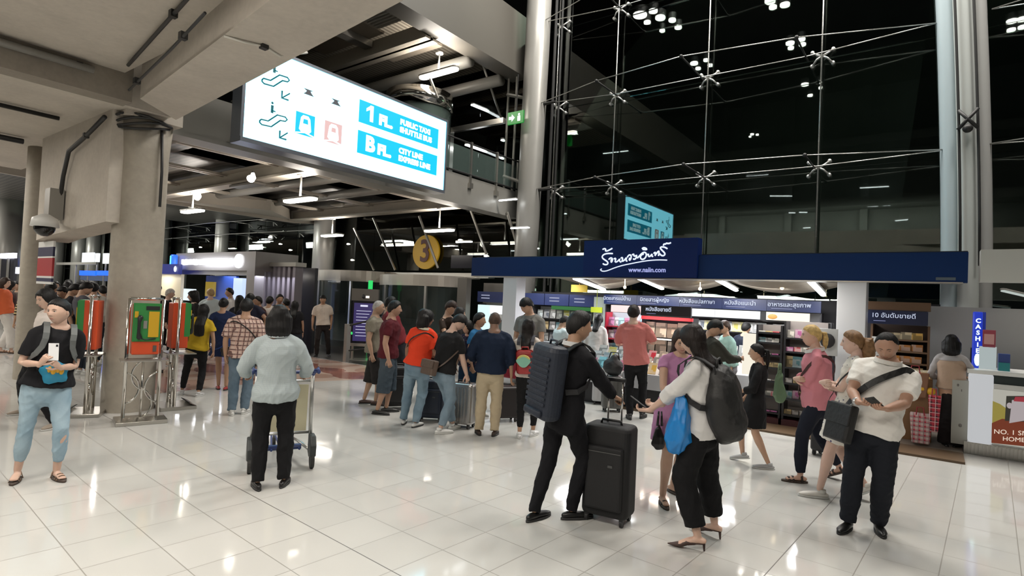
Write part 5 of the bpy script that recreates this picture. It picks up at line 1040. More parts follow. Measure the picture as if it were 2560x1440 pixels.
    b.tube([tp(.86),neckb,headc-Rhead@V3(0,.1*hh,.15*hh)],[(nr*H*1.5,nr*H*1.3),(nr*H*1.12*math.sqrt(fat),nr*H*1.1),(nr*H,nr*H*1.05)],ns,side=ax(.9)[0])
    am=(1 if not fem else .86)*(1+(fat-1)*.7); lm=(1+(fat-1)*.5)
    for sd in (-1,1): b.tube([tp(1.02,sd*.018),tp(.95,sd*.055),tp(.88,sd*sh*.85)],[.022*H,.026*H,.028*H],ns-2,round_=True)
    for sd,Sx,E,Wp in ((1,Sr,Er,Wr),(-1,Sl,El,Wl)):
        b.tube([Sx+up*.005*H-(Sx-tp(.9))*.2,Sx,(Sx*.6+E*.4),E,(E*.7+Wp*.3),Wp],[.026*H*am,.030*H*am,.028*H*am,.0225*H*am,.0235*H*am,.0150*H*am],ns-4,round_=True)
    if not noleg:
        for sd,hip,K,A,fd,hu,fp in legs:
            b.tube([hip+V3(0,0,.0),hip*.75+K*.25,hip*.3+K*.7,K,K*.72+A*.28,K*.3+A*.7,A],[(.048*H*lm,.050*H*lm),(.045*H*lm,.047*H*lm),(.036*H*lm,.038*H*lm),.0315*H*lm,.0335*H*lm,.023*H,.0185*H],ns,side=(1,0,0),round_=True)
            if shoes in ('sandal','heel','flipflop'):
                F0=A-V3(0,0,.028*H); X=fp; q=lambda y,z:A+X@(fd*y*H+V3(0,0,z*H))
                b.tube([q(-.028,-.026),q(.0,-.024),q(.04,-.026 if shoes!='heel' else -.036),q(.08,-.033 if shoes!='heel' else -.055)],[(.017*H,.014*H),(.018*H,.018*H),(.020*H,.014*H),(.021*H,.008*H)],10,side=np.cross(fd,(0,0,1)),round_=True)
    # palms
    hands=[]; fb=B()
    for sd,Wp,E,nn,dd in ((1,Wr,Er,Rn,Rd),(-1,Wl,El,Ln,Ld)):
        d=nrm(Wp-E) if dd is None else nrm(nrm(Wp-E)*.4+nrm(np.array(dd,float)))
        n=V3(-sd,.1,0) if nn is None else np.array(nn,float); n=nrm(n-d*(n@d)); s=np.cross(d,n)*(-sd); 
        # s must point to the thumb side
        P0=Wp; P1=Wp+d*.028*H; P2=Wp+d*.052*H
        hs=.92 if fem else 1.0
        b.tube([P0-d*.012*H,P0,P1,P2],[(.013*H,.012*H),(.0145*H,.0115*H),(.0215*H*hs,.0105*H),(.021*H*hs,.009*H)],10,side=s,round_=True)
        c_=curl
        for k,(o,l) in enumerate(((.0150,.036),(.0050,.041),(-.0050,.038),(-.0148,.031))):
            p=P2+s*o*H*hs-d*.004*H; q=[p]; ang=c_*(.5+.12*k)
            for j,fr in enumerate((.45,.32,.27)):
                v=rot(np.cross(d,n),ang)@d; p=p+v*l*H*fr*hs; q.append(p); ang+=c_*(1.0+.1*k)
            fb.tube(q,[.0060*H*hs,.0056*H*hs,.0051*H*hs,.0043*H*hs],8 if near else 5,round_=bool(near))
        tb=Wp+d*.012*H+s*.012*H; v=nrm(d*.75+s*.75+n*.25); t1=tb+v*.026*H; v2=nrm(d*.95+s*.3+n*.45); t2=t1+v2*.022*H
        fb.tube([tb,t1,t2,t2+v2*.004*H],[.0080*H*hs,.0064*H*hs,.0052*H*hs,.004*H*hs],8 if near else 5,round_=bool(near))
        hands.append(dict(W=Wp,d=d,n=n,s=s,grip=P2-d*.012*H+n*.018*H))
    out,co,no=fuse(b,vox,3)
    B2=B(); B2.add(co,[list(p.vertices) for p in out.polygons],0); bpy.data.meshes.remove(out); 
    for i in range(len(fb.v)): B2.add(fb.v[i],[],0)
    B2.f=B2.f[:]; off=len(co); B2.f+=[[i+off for i in q] for q in fb.f]; B2.mi+=[0]*len(fb.f)
    # head
    n_,m_=(72,54) if near else (32,24); d_,F_=head_dirs(n_,m_); hs_=head_shape(d_,1+(fat-1)*.25,fem)
    hw=lambda v:(np.asarray(v,float).reshape(-1,3)*hh)@Rhead.T+headc
    B2.add(hw(hs_),F_,0)
    for sx in (-1,1): B2.ball((0,0,0),(.030,.062,.105),10,0,None); B2.v[-1]=hw(B2.v[-1]@rot((0,0,1),sx*-22).T+[sx*.335*(1+(fat-1)*.2),-.03,-.02])
    if near or True:
        def addp(bb,mi): 
            for v in bb.v: pass
        fr_=hs_[hs_[:,1]>.1]
        def fy_(x,z): i=np.argsort((fr_[:,0]-x)**2+(fr_[:,2]-z)**2)[:3]; return float(fr_[i,1].mean())
        def bl(x,dy,z,r,mi,n=8): B2.ball((0,0,0),r,n,mi); B2.v[-1]=hw(B2.v[-1]+[x,fy_(x,z)+dy,z])
        for sx in (-1,1):
            if hpitch<26: bl(sx*.125,-.006,.022,(.050,.018,.020),1); bl(sx*.125,.008,.021,(.021,.010,.019),2); B2.tube(hw([(sx*x,fy_(sx*x,.045)+.004,z) for x,z in ((.075,.03),(.125,.047),(.178,.030))]),[.005*hh,.008*hh,.006*hh],6,2)
            else: bl(sx*.125,.001,.008,(.052,.008,.007),2)
            B2.tube(hw([(sx*x,fy_(sx*x,z)+.002,z) for x,z in ((.060,.088),(.12,.108),(.195,.088))]),[.008*hh,.012*hh,.006*hh],6,2)
            bl(sx*.028,-.012,-.155,(.014,.012,.007),2,6)
        bl(0,-.008,-.258,(.085,.016,.015),3,12); bl(0,-.009,-.288,(.070,.018,.018),3,12); bl(0,.004,-.273,(.072,.006,.004),2,8)
    ob=B2.obj('body',[skinmat(skin),mat('eye_white',(.7,.68,.65),.25),mat('eye_dark',(.012,.009,.008),.3),mat('lips_%d'%int(skin[0]*100),(skin[0]*.85,skin[1]*.55,skin[2]*.6),.4)],T,smooth=True,fix=False)
    allo=[ob]
    def dress(b,nm,m,v=None,amp=.009,fq=16,sm=4,ends=None):
        out,co,no=fuse(b,v or vox*1.1,sm); co=co+no*(wr(co,fq,seed)*amp)[:,None]
        out.vertices.foreach_set('co',co.astype(np.float32).ravel()); out.update(); o=mobj(nm,out,m,T,smooth=True); allo.append(o); return o
    # ---- bottom
    if bottom and bottom not in('none',):
        b=B(); bm_=cloth(bcol,bkind or 'plain',None) if not isinstance(bcol,tuple) or bkind is None else cloth(bcol,*bkind)
        if bottom in('trousers','shorts','wide'):
            ts=(-.18,-.05,.1,.22); b.tube([tp(t) for t in ts],[(rad(t)[0]+.008,rad(t)[1]+.008) for t in ts],ns+2,side=ax(0)[0],round_=True)
            for sd,hip,K,A,fd,hu,fp in legs:
                if bottom=='shorts': pts=[hip,hip*.5+K*.5,hip*(1-blen)+K*blen if blen<1 else K*(2-blen)+A*(blen-1)]; rr=[.056*H*lm+bslack*.5,.049*H*lm+bslack,.041*H*lm+bslack*1.3]
                else:
                    e=K*(1-blen)+A*blen if blen<.96 else A-V3(0,0,.012*H); wd=bslack if bottom=='trousers' else bslack*2.6
                    pts=[hip,hip*.6+K*.4,K,K*.5+A*.5,e]; rr=[.056*H*lm+bslack*.3,.048*H*lm+bslack*.7,.033*H*lm+wd,.031*H*lm+wd,.021*H+wd*1.15]
                b.tube(pts,rr,ns,side=(1,0,0))
        elif bottom in('skirt',):
            zt=tp(.2); ts=np.linspace(0,1,6); zb=hz-blen*hz
            c0=tp(.22); cb=V3(*(c0*.3+(legs[0][2]+legs[1][2])/2*.7)[:2],hz*(1-blen)); r0=rad(.2)
            b.tube([c0*(1-t)+cb*t for t in ts],[(r0[0]*(1-t)+(.115*H+bslack)*t if t>.15 else r0[0]+.006,r0[1]*(1-t)+(.085*H+bslack)*t if t>.15 else r0[1]+.006) for t in ts],ns+4,side=(1,0,0))
        dress(b,'trousers' if bottom!='skirt' else 'skirt',bm_,amp=.008,fq=20)
    # ---- top
    sleeve={'tee':.62,'polo':.60,'shirt':1.86,'jacket':1.93,'dress':.25,'vest':0,'sleeveless':0}.get(top,.6) if sleeve is None else sleeve
    b=B(); m=cloth(tcol,*tkind) if tkind else cloth(tcol)
    if top=='dress':
        ts=(.0,.25,.5,.72,.86,.93,.985); P=[tp(t) for t in ts]; Rr=[(rad(t)[0]+(slack*.6),rad(t)[1]+slack*.6) for t in ts]
        kx=(legs[0][2]+legs[1][2])/2; bz=hz*(1-hem); c=V3(*(tp(0)*.4+kx*.6)[:2],bz); low=[c,c*.6+tp(0)*.4]; 
        P=low+P; Rr=[(.098*H*fat+slack*2.2,.078*H*fat+slack*2.2),(.102*H*fat+slack*1.2,.082*H*fat+slack*1.2)]+Rr
        b.tube(P,Rr,ns+6,side=ax(.3)[0])
    else:
        ts=[-hem,.02,.2,.45,.72,.86,.93,.985]; b.tube([tp(t) for t in ts],[(rad(t)[0]+slack*(1.25 if t<.1 else 1)*(.6 if t>.9 else 1),rad(t)[1]+slack*(1.25 if t<.1 else 1)*(.6 if t>.9 else 1)) for t in ts],ns+6,side=ax(.3)[0])
    if fem and top!='jacket':
        for sx in (-1,1): b.ball(tp(.66,sx*.042,.038),(.040*H,.036*H,.038*H),12)
    if fat>1.12: b.ball(tp(.28,0,.028*fat),(.078*H*fat,.062*H*fat,.085*H),16)
    for sd,Sx,E,Wp in ((1,Sr,Er,Wr),(-1,Sl,El,Wl)):
        b.tube([tp(.82,sd*.05),Sx-(Sx-tp(.86))*.25,Sx],[.038*H,.034*H*am+slack*.4,.030*H*am+slack*.4],ns-2,round_=True); b.tube([tp(.985,sd*.025),tp(.95,sd*.055),tp(.885,sd*sh*.87)],[.020*H+slack*.4,.025*H+slack*.45,.027*H+slack*.5],ns-2,round_=True)
        if sleeve>0:
            def ap(s): return Sx*(1-s)+E*s if s<1 else E*(2-s)+Wp*(s-1)
            ss=[0,.4,.8,1,1.35,1.7,1.93]; ss=[s for s in ss if s<sleeve-.05]+[sleeve]
            b.tube([ap(s) for s in ss],[np.interp(s,[0,.5,1,1.3,2],[.0295,.0285,.025,.0255,.017])*H*am+slack*(.5+.35*(s>.2)) for s in ss],ns-2)
    tn={'tee':'tshirt','polo':'polo_shirt','shirt':'shirt','jacket':'jacket','dress':'dress','vest':'vest','sleeveless':'top'}[top]
    dress(b,tn,m,amp=.010 if top!='jacket' else .008,fq=14)
    if collar:
        bb=B(); 
        for k in (0,1):
            A_=np.linspace(0,2*math.pi,33)[:-1]; pp=[]; nn=[]
            for a in A_:
                X,Yv=ax(.95); n=nrm(X*math.sin(a)+Yv*math.cos(a)); pp.append(neckb+up*(.012*H-.018*H*max(0,math.cos(a)))+n*(nr*H*1.30*math.sqrt(fat)+slack*.45)*(1+(.22*max(0,math.cos(a))))+n*k*.004-up*k*.004); nn.append(n+up*.25)
        ribbon(bb,pp,nn,.022*H,.005,closed=True); allo.append(bb.obj('collar',cloth(collar),T,smooth=False))
    if sleeve>1.5 and collar and near:
        pass
    # ---- shoes
    if not noleg:
        for sd,hip,K,A,fd,hu,fp in legs:
            sv=np.cross(fd,(0,0,1)); q=lambda y,z,x=0:A+fp@(fd*y*H+V3(0,0,z*H)+sv*x*H)
            gz=-(A[2])/H if hu==0 else -.047
            b=B()
            if shoes in('sneaker','loafer'):
                k=1.0 if shoes=='sneaker' else .93; h0=gz+.004
                b.tube([q(-.036,h0+.016),q(-.02,h0+.018),q(.02,h0+.018),q(.055,h0+.017),q(.085,h0+.014),q(.108,h0+.011)],[(.014*H,.014*H),(.0185*H*k,.018*H*k),(.020*H*k,.018*H*k),(.0235*H*k,.015*H),(.0225*H*k,.0125*H),(.012*H,.008*H)],14,0,side=sv,round_=True)
                if shoes=='sneaker': b.tube([q(-.012,h0+.05),q(-.012,h0+.025)],[(.020*H,.022*H),(.021*H,.024*H)],12,0,side=sv)
                n=16; ring=[]; 
                for z in (gz+.0005,gz+.010): ring+= [q(.033+.087*math.cos(a),z,.0255*math.sin(a)*(1.0 if math.cos(a)>0 else .88)) for a in np.linspace(0,2*math.pi,n,endpoint=False)]
                b.add(ring,[(i,(i+1)%n,n+(i+1)%n,n+i) for i in range(n)]+[tuple(range(n))[::-1],tuple(range(n,2*n))],1)
                sole=(.55,.55,.53) if shoes=='sneaker' and sum(scol)>.5 else (.02,.02,.02)
            elif shoes in('sandal','flipflop'):
                n=16; ring=[]
                for z in (gz+.0005,gz+.012): ring+=[q(.032+.080*math.cos(a),z,.024*math.sin(a)) for a in np.linspace(0,2*math.pi,n,endpoint=False)]
                b.add(ring,[(i,(i+1)%n,n+(i+1)%n,n+i) for i in range(n)]+[tuple(range(n))[::-1],tuple(range(n,2*n))],1)
                for y0,hz_ in (((.045,.036),(.068,.03),(-.005,.052)) if shoes=='sandal' else ((.05,.034),)):
                    b.tube([q(y0-.004,gz+.008,-.024),q(y0,gz+hz_,-.012),q(y0,gz+hz_+.003,0.),q(y0,gz+hz_,.012),q(y0-.004,gz+.008,.024)],[(.007*H,.002*H)]*5,6,0,side=fd)
                sole=(.06,.04,.03)
            elif shoes=='heel':
                b.tube([q(.012,-.040,0),q(.045,-.042),q(.075,-.058),q(.105,-.062),q(.128,-.064)],[(.018*H,.010*H),(.022*H,.015*H),(.022*H,.012*H),(.014*H,.007*H),(.003*H,.003*H)],12,0,side=sv,round_=True)
                b.tube([q(-.034,-.036),q(0,-.040),q(.04,-.05)],[(.015*H,.004*H),(.017*H,.004*H),(.019*H,.005*H)],10,0,side=sv); g=q(-.030,-.038); b.tube([g,V3(g[0],g[1],.004)-fd*.004],[.011,.006],8,0)
                sole=(.02,.015,.012)
            o=b.obj('shoe',[mat('shoe_%d_%d'%(int(scol[0]*100),int(scol[2]*100)),scol,.55 if shoes!='loafer' else .35),mat('sole_%d'%int(sole[0]*100),sole,.6)],T,smooth=True); allo.append(o)
    # ---- hair
    if hair!='none':
        kind={'short':'short','balding':'balding','fringe':'fringe','long':'long','bob':'bob','pony':'tied','curlypony':'tied','bun':'tied','afro':'fringe','buzz':'short','grey':'short'}.get(hair,'short')
        d2,F2=head_dirs(n_,m_); hs2=head_shape(d2,1+(fat-1)*.25,fem); hl_=hairline(d2,kind)
        jit=.05*wr(hs2,26,seed+3); msk=np.clip((d2[:,2]-hl_+jit)/.12+.5,0,1); msk=msk*msk*(3-2*msk)
        th={'short':.078,'balding':.03,'fringe':.075,'long':.06,'bob':.09,'pony':.035,'curlypony':.05,'bun':.035,'afro':.13,'buzz':.012,'grey':.03}[hair]
        ph=np.arctan2(d2[:,0],d2[:,1]); nz_=np.sin(ph*23+seed)*.35+np.sin(ph*41+d2[:,2]*9)*.3+wr(hs2,9 if hair!='afro' else 16,seed)*.45
        amp={'curlypony':.022,'afro':.035}.get(hair,.013)
        offr=th*(1+.35*np.clip(d2[:,2],0,1))*msk-.035*(1-msk)+amp*nz_*msk*(0 if hair=='buzz' else 1)
        v=hs2+d2*offr[:,None]
        hb=B(); hb.add(hw(v),F2)
        if hair in('long','bob','pony','curlypony','bun') :
            h2=B()
            if hair in('long','bob'):
                L_=hlen; zz=[.30,.05,-.2,-.45]+list(np.linspace(-.6,-.45-L_,6)) if hair=='long' else [.34,.14,-.08,-.24,-.36]
                pts=[];rr=[]
                for z in zz:
                    u=min(max((-z-.45)/max(L_,.1),0),1) if hair=='long' else 0
                    yy=-.10-.12*min(max((-z)/.5,0),1)-(.10 if hair=='bob' else 0); wx=.40+.02*math.sin(z*3)-(.10 if hlen<1 else .02)*u if hair=='long' else .53-.12*(z>.2)-.08*(z<-.4)
                    wy=(.29-.12*min(max(-z-.3,0)/.4,1)) if hair=='long' else .42
                    if z>.2: wx*=.85
                    pts.append((0,yy,z)); rr.append((wx*hh,wy*hh))
                W_=hw(pts)
                if hair=='long':
                    Rt=hw([(0,0,0)])[0]; 
                    for i,z in enumerate(zz):
                        if z<-.5:  # falls straight down the back
                            base=hw([(0,-.24,-.5)])[0]; t_=(-.5-z)*hh; yb=surf(.8,math.pi,0.)[0]; 
                            W_[i]=base-V3(0,0,1)*t_+ (yb-base)*[1,1,0]*min(1,(-.5-z)/.5)*.9
                h2.tube(W_,rr,20,side=Rhead@V3(1,0,0),round_=True)
                out,co,no=fuse(h2,vox,3); loc=(co-headc)@Rhead/hh; ph=np.arctan2(loc[:,0],-loc[:,1]-.0)
                co=co+no*((np.sin(ph*19+loc[:,2]*2)+np.sin(ph*33+loc[:,2]*3+1))*.006*hh+wr(loc,5,seed)*.012*hh)[:,None]
                hb.add(co,[list(p.vertices) for p in out.polygons]); bpy.data.meshes.remove(out)
            elif hair in('pony','curlypony'):
                c=hw([(0,-.40,.18),(0,-.56,.16),(0,-.60,-.1)])
                e=c[2]-V3(0,0,1)*hh*hlen*.55; e2=c[2]-V3(0,0,1)*hh*hlen
                rr=[.07,.12,.14,.12,.05] if hair=='pony' else [.10,.24,.30,.27,.12]
                h2.tube([c[0],c[1],c[2],e,e2],[r*hh*hairscale for r in rr],14,side=Rhead@V3(1,0,0),round_=True); out,co,no=fuse(h2,vox,2)
                loc=(co-headc)/hh; co=co+no*(wr(loc,14 if hair=='curlypony' else 7,seed)*(.035 if hair=='curlypony' else .012)*hh)[:,None]; hb.add(co,[list(p.vertices) for p in out.polygons]); bpy.data.meshes.remove(out)
            else:
                h2.ball((0,0,0),(.17,.14,.15),14); h2.v[-1]=hw(h2.v[-1]+[0,-.40,.22]); hb.add(h2.v[0],h2.f)
        allo.append(hb.obj('hair',hairmat(hcol),T,smooth=True,fix=False))
    if glasses:
        g=B(); 
        for sx in (-1,1): g.tube(hw([(sx*.125+.07*math.cos(a),.40,.02+.055*math.sin(a)) for a in np.linspace(0,2*math.pi,13)]),.006*hh,5); g.tube(hw([(sx*.19,.39,.04),(sx*.34,.05,.04)]),.006*hh,5)
        allo.append(g.obj('glasses',BLACK,T))
    Mwm=Matrix(Mw.tolist())
    for o in allo:
        o.parent=T; o.matrix_parent_inverse=Matrix.Identity(4); o.matrix_basis=Matrix.Translation(-Vector([float(v) for v in mid]))@Mwm
    toW=lambda p:(np.asarray(p,float)@Mw[:3,:3].T)+mid
    return dict(T=T,M=Mw,toW=toW,rotW=lambda v:np.asarray(v,float)@Mw[:3,:3].T,surf=surf,tp=tp,ax=ax,up=up,H=H,hands=dict(R=hands[0],L=hands[1]),headc=headc,Rhead=Rhead,hh=hh,mid=mid,rad=rad,slack=slack)
def finish(b,nm,m,par,P,smooth=True,bev=0):
    for i in range(len(b.v)): b.v[i]=tr(P['M'],b.v[i])
    return b.obj(nm,m,par,smooth=smooth,bev=bev)
def wempty(nm,p,label,cat,group=None): return empty(nm,p,label,cat,group)
def strap_loop(P,phi0,t0,dt,w,m,par,off=.008,nm='strap'):
    b=B(); A=np.linspace(0,2*math.pi,30)[:-1]; q=[P['surf'](t0+dt*math.cos(a-phi0),a,off) for a in A]; ribbon(b,[x[0] for x in q],[x[1] for x in q],w,.004,closed=True); return finish(b,nm,m,par,P,False)
def backpack(P,label,w=.30,h=.46,d=.18,tt=.50,col=(.012,.012,.014),ribs=False,round_=.07,strapc=None,yaw=0,shift=0,kind='pack',out=0.):
    H=P['H']; X,Y=P['ax'](.6); up=P['up']; c=P['surf'](tt,math.pi,0)[0]-Y*(d/2-.005+out)+X*shift
    M=np.eye(4); Rz=rot(up,yaw); M[:3,0]=Rz@X; M[:3,1]=Rz@Y; M[:3,2]=up; M[:3,3]=c
    Mw=P['M']@M; T=wempty('backpack',tr(Mw,[[0,0,-h/2]])[0],label,'backpack'); m=mat('pack_%d_%d'%(int(col[0]*1000),int(col[2]*1000)),col,.55,bump=.3,bscale=25)
    if kind=='soft':
        b=B(); b.ball((0,0,-.02),(w/2,d/2,h/2),24); b.ball((0,-.03,-h*.22),(w*.48,d*.50,h*.28),20); b.ball((0,.02,h*.28),(w*.36,d*.36,h*.22),18); me,co,no=fuse(b,.012,3); co=co+no*(wr(co,14,5)*.010)[:,None]; me.vertices.foreach_set('co',tr(Mw,co).astype(np.float32).ravel()); me.update(); mobj('pack_body',me,m,T,smooth=True)
    else:
        b=B(); b.rbox(-w/2,w/2,-d/2,d/2,-h/2,h/2,round_,k=5); 
        if ribs:
            for k in range(9): b.box(-w*.40,w*.40,-d/2-.006,-d/2+.004,-h*.30+k*h*.075,-h*.30+k*h*.075+h*.045)
        for i in range(len(b.v)): b.v[i]=tr(Mw,b.v[i])
        b.obj('pack_body',m,T,bev=.012)
        b=B(); b.rbox(-w*.36,w*.36,-d/2-.03,-d/2+.02,-h*.46,-h*.12 if not ribs else -h*.36,.03); 
        for i in range(len(b.v)): b.v[i]=tr(Mw,b.v[i])
        b.obj('front_pocket',m,T,bev=.008)
    b=B(); b.tube([(-.05,d*.1,h/2-.02),(-.04,d*.1,h/2+.035),(.04,d*.1,h/2+.035),(.05,d*.1,h/2-.02)],.010,8)
    for i in range(len(b.v)): b.v[i]=tr(Mw,b.v[i])
    b.obj('grab_handle',m,T,smooth=True)
    sm=mat('strap_%d'%int((strapc or col)[0]*1000),strapc or col,.6)
    for sd in (-1,1):
        b=B(); pts=[];ns=[]
        for a,t in ((150,.84),(140,.93),(120,.985),(90,1.0),(55,.985),(36,.93),(30,.84),(34,.70),(48,.56),(75,.44),(105,.36),(140,.32)):
            ph=math.radians(a)*sd; 
            rx,ry=P['rad'](min(t,.9)); t_=t
            X,Yv=P['ax'](t); o_=P['slack']+.012; n=nrm(X*math.sin(ph)/rx+Yv*math.cos(ph)/ry)
            if .93<=t and a>50 and a<125: p=P['tp'](.93)+X*sd*.060*H+Yv*math.cos(ph)*(ry+o_)*.9+P['up']*(.035*H+.012 if a==90 else .022*H+.010); n=nrm(P['up']+Yv*math.cos(ph)*.6)
            elif t>=.84: p=P['tp'](t)+X*sd*.060*H+Yv*math.copysign((ry+o_),math.cos(ph)); n=nrm(Yv*math.copysign(1,math.cos(ph))+P['up']*.3)
            else: p,n=P['surf'](t,ph,.014)
            pts.append(p); ns.append(n)
        ribbon(b,pts,ns,.045 if kind!='thin' else .02,.008); finish(b,'shoulder_strap',sm,T,P,False)
    return T
def phone(P,hand,label,col=(.01,.01,.012),tilt=0,off=(0,0,0),size=(.072,.146,.008),nv=None):
    h=P['hands'][hand]; c=h['grip']+np.array(off); z=nrm(h['d']*.75+V3(0,0,.5)) if nv is None else V3(0,-.2,1); n=nrm(-h['n']) if nv is None else nrm(np.array(nv,float)); y=nrm(n-z*(n@z)); x=np.cross(y,z)
    M=np.eye(4); M[:3,0]=x; M[:3,1]=y; M[:3,2]=z; M[:3,3]=c; Mw=P['M']@M; w,l,t=size
    T=wempty('phone',tr(Mw,[[0,0,0]])[0],label,'phone'); b=B(); b.box(-w/2,w/2,-t/2,t/2,-l/2,l/2,M=Mw); b.obj('case',mat('phone_case_%d'%int(col[0]*100),col,.3),T,bev=.002); b=B(); b.box(-w/2+.004,w/2-.004,-t/2-.001,-t/2,-l/2+.006,l/2-.006,M=Mw); b.obj('screen',mat('phone_screen',(.02,.02,.03),.1,emit=(.3,.35,.45),es=.3),T); b=B(); b.box(-w/2+.008,-w/2+.022,t/2,t/2+.0015,l/2-.03,l/2-.012,M=Mw); b.obj('lens',BLACK,T); return T
BK_=(.006,.006,.007); NV=(.008,.014,.035); JN=(.13,.20,.27); JN2=(.20,.28,.36); DJ=(.015,.02,.035)
# ---------------------------------------------------------------- foreground
pw1=p=person('woman in black graphic tee and cropped light jeans holding a white phone',[(38,1205),(147,1200)],(150,745),4,fem=1,fat=1.05,skin=SK3,hair='bun',headdir=-42,near=2,top='tee',tcol=(.009,.009,.011),hem=.02,slack=.03,sleeve=.75,bottom='trousers',bcol=(.24,.35,.43),bkind=('denim',(.36,.47,.54)),blen=.78,bslack=.009,shoes='sandal',scol=(.18,.11,.07),
 R=(.05,.155,.680),L=(-.035,.15,.665),Rn=(-.8,-.5,.3),Ln=(.8,-.5,.3),Rd=(-.3,.4,.9),Ld=(.5,.4,.7),curl=48)
phone(p,'R','white phone held up in both hands by the woman in the black graphic tee',(.75,.75,.76),off=(-.035,.02,.055),nv=(-.25,1,.15))
backpack(p,'grey-strapped backpack worn by the woman in the black graphic tee',.27,.4,.13,.5,(.10,.11,.11),strapc=(.12,.13,.13))
def patch(P,t,phi,dt,dphi,n,m,nm,par,off=.014,shape=None):
    b=B(); V=[]; k=n
    for i in range(k):
        a=2*math.pi*i/k; r=1+(.13*math.sin(5*a+1) if shape else 0); q,_=P['surf'](t+dt*r*math.sin(a),phi+dphi*r*math.cos(a),off); V.append(q)
    c,nn=P['surf'](t,phi,off+.012); V.append(c); V2=[v-nn*.02 for v in V[:k]]
    b.add(V+V2,[(i,(i+1)%k,k) for i in range(k)]+[(i,k+1+i,k+1+(i+1)%k,(i+1)%k) for i in range(k)]); return finish(b,nm,m,par,P,True)
patch(p,.27,-.12,.19,.60,24,mat('print_blue',(.02,.25,.42),.6),'shirt_print',p['T'],.018,1); 
for k,(f,w) in enumerate(((-.26,.10),(-.10,.09),(.06,.10),(.22,.08))): patch(p,.29+.03*(k%2),f-.08,.055,w,10,mat('print_yellow',(.70,.38,.03),.6),'print_letter',p['T'],.030)
p=person('bob-haired woman in pale blue-grey shirt and black trousers, back turned, pushing a trolley',[(640,1218),(712,1210)],(700,768),178,fem=1,fat=1.12,skin=SK2,hair='bob',near=2,top='shirt',tcol=(.37,.42,.43),tkind=('check',(.34,.39,.405)),hem=.16,slack=.030,sleeve=1.75,bottom='trousers',bcol=BK_,blen=1,bslack=.022,shoes='loafer',scol=(.01,.009,.009),R=(.15,.14,.60),L=(-.16,.14,.60),Rn=(0,0,-1),Ln=(0,0,-1),Rd=(0,1,0),Ld=(0,1,0),curl=55,collar=(.37,.42,.43))
psuit=p=person('man in black suit seen from behind, white collar showing, beside a black suitcase',[(1352,1300),(1438,1293)],(1450,779),125,skin=SK2,hair='short',headdir=110,near=2,top='jacket',tcol=(.006,.006,.008),hem=.30,slack=.026,bottom='trousers',bcol=(.006,.006,.008),blen=1,bslack=.014,shoes='loafer',scol=(.01,.01,.01),collar=(.65,.65,.65),R=(.06,.26,.60),Rd=(0,1,-.3),Rn=(0,0,-1),L=(-.16,.02,.50),curl=60,twist=0)
backpack(p,'ribbed dark navy backpack on the back of the man in the black suit',.34,.60,.19,.44,(.010,.015,.028),True,.08,(.008,.008,.01))
pheel=p=person('long-haired woman in white blouse, black trousers and heeled mules, looking at her phone',[(1722,1372),(1768,1338)],(1734,811),-105,fem=1,fat=1.0,skin=SK3,hair='long',hlen=.75,hcol=(.010,.006,.005),headdir=-118,hpitch=12,near=2,top='shirt',tcol=(.62,.61,.60),hem=.14,slack=.032,sleeve=1.3,bottom='trousers',bcol=BK_,blen=.86,bslack=.040,shoes='heel',scol=(.05,.025,.02),
 R=(.05,.22,.62),L=(-.08,.24,.62),Rn=(-.3,0,1),Ln=(.3,0,1),Rd=(0,1,.15),Ld=(0,1,.1),curl=35)
backpack(p,'big soft black backpack worn by the woman in the white blouse',.42,.60,.28,.36,(.010,.010,.010),kind='soft',out=-.09,strapc=(.008,.008,.008))
phone(p,'L','dark phone held by the woman in the white blouse',off=(0,.03,.03))
p=person('woman in a lilac knee-length dress and flip-flops, half hidden behind the white blouse woman',[(1660,1265),(1692,1236)],(1705,822),30,fem=1,fat=1.08,skin=(.52,.33,.24),hair='long',hlen=.5,hcol=(.03,.015,.01),headdir=10,hpitch=15,near=1,top='dress',tcol=(.42,.20,.36),hem=.34,slack=.03,sleeve=.3,bottom='none',shoes='flipflop',scol=(.05,.03,.02),R=(.09,.20,.60),L=(-.10,.16,.60),glasses=True)
p=person('girl in black dress with a low ponytail walking left past the bookshop',[(1848,1152),(1908,1172)],(1893,858),-95,fem=1,skin=SK1,hair='pony',hlen=.8,near=1,top='dress',tcol=(.009,.009,.010),hem=.38,slack=.03,sleeve=1.5,bottom='none',shoes='sneaker',scol=(.42,.42,.42),heelup=(0,12),R=(.13,.10,.52),L=(-.12,.14,.60))
b=B()
p=person('blonde woman in pink shirt, arms crossed, by the right shop post',[(1985,1205),(2092,1198)],(2030,811),-88,fem=1,fat=1.15,skin=(.60,.38,.29),hair='pony',hlen=.45,hcol=(.55,.38,.15),headdir=-80,near=2,top='shirt',tcol=(.58,.22,.26),hem=.18,slack=.030,sleeve=1.55,bottom='trousers',bcol=(.010,.012,.022),blen=.95,bslack=.012,shoes='sandal',scol=(.04,.025,.02),heelup=(0,28),collar=(.62,.60,.58),
 R=(-.055,.138,.672),L=(.048,.118,.650),Rh=(.7,-.2,-.8),Lh=(-.7,-.2,-.8),Rd=(-.7,-.8,.1),Ld=(.6,-.8,0),Rn=(0,-1,0),Ln=(0,-1,0))
strap_loop(p,2.2,.52,.42,.03,mat('brown_leather',(.16,.07,.04),.5),p['T']) if 0 else None
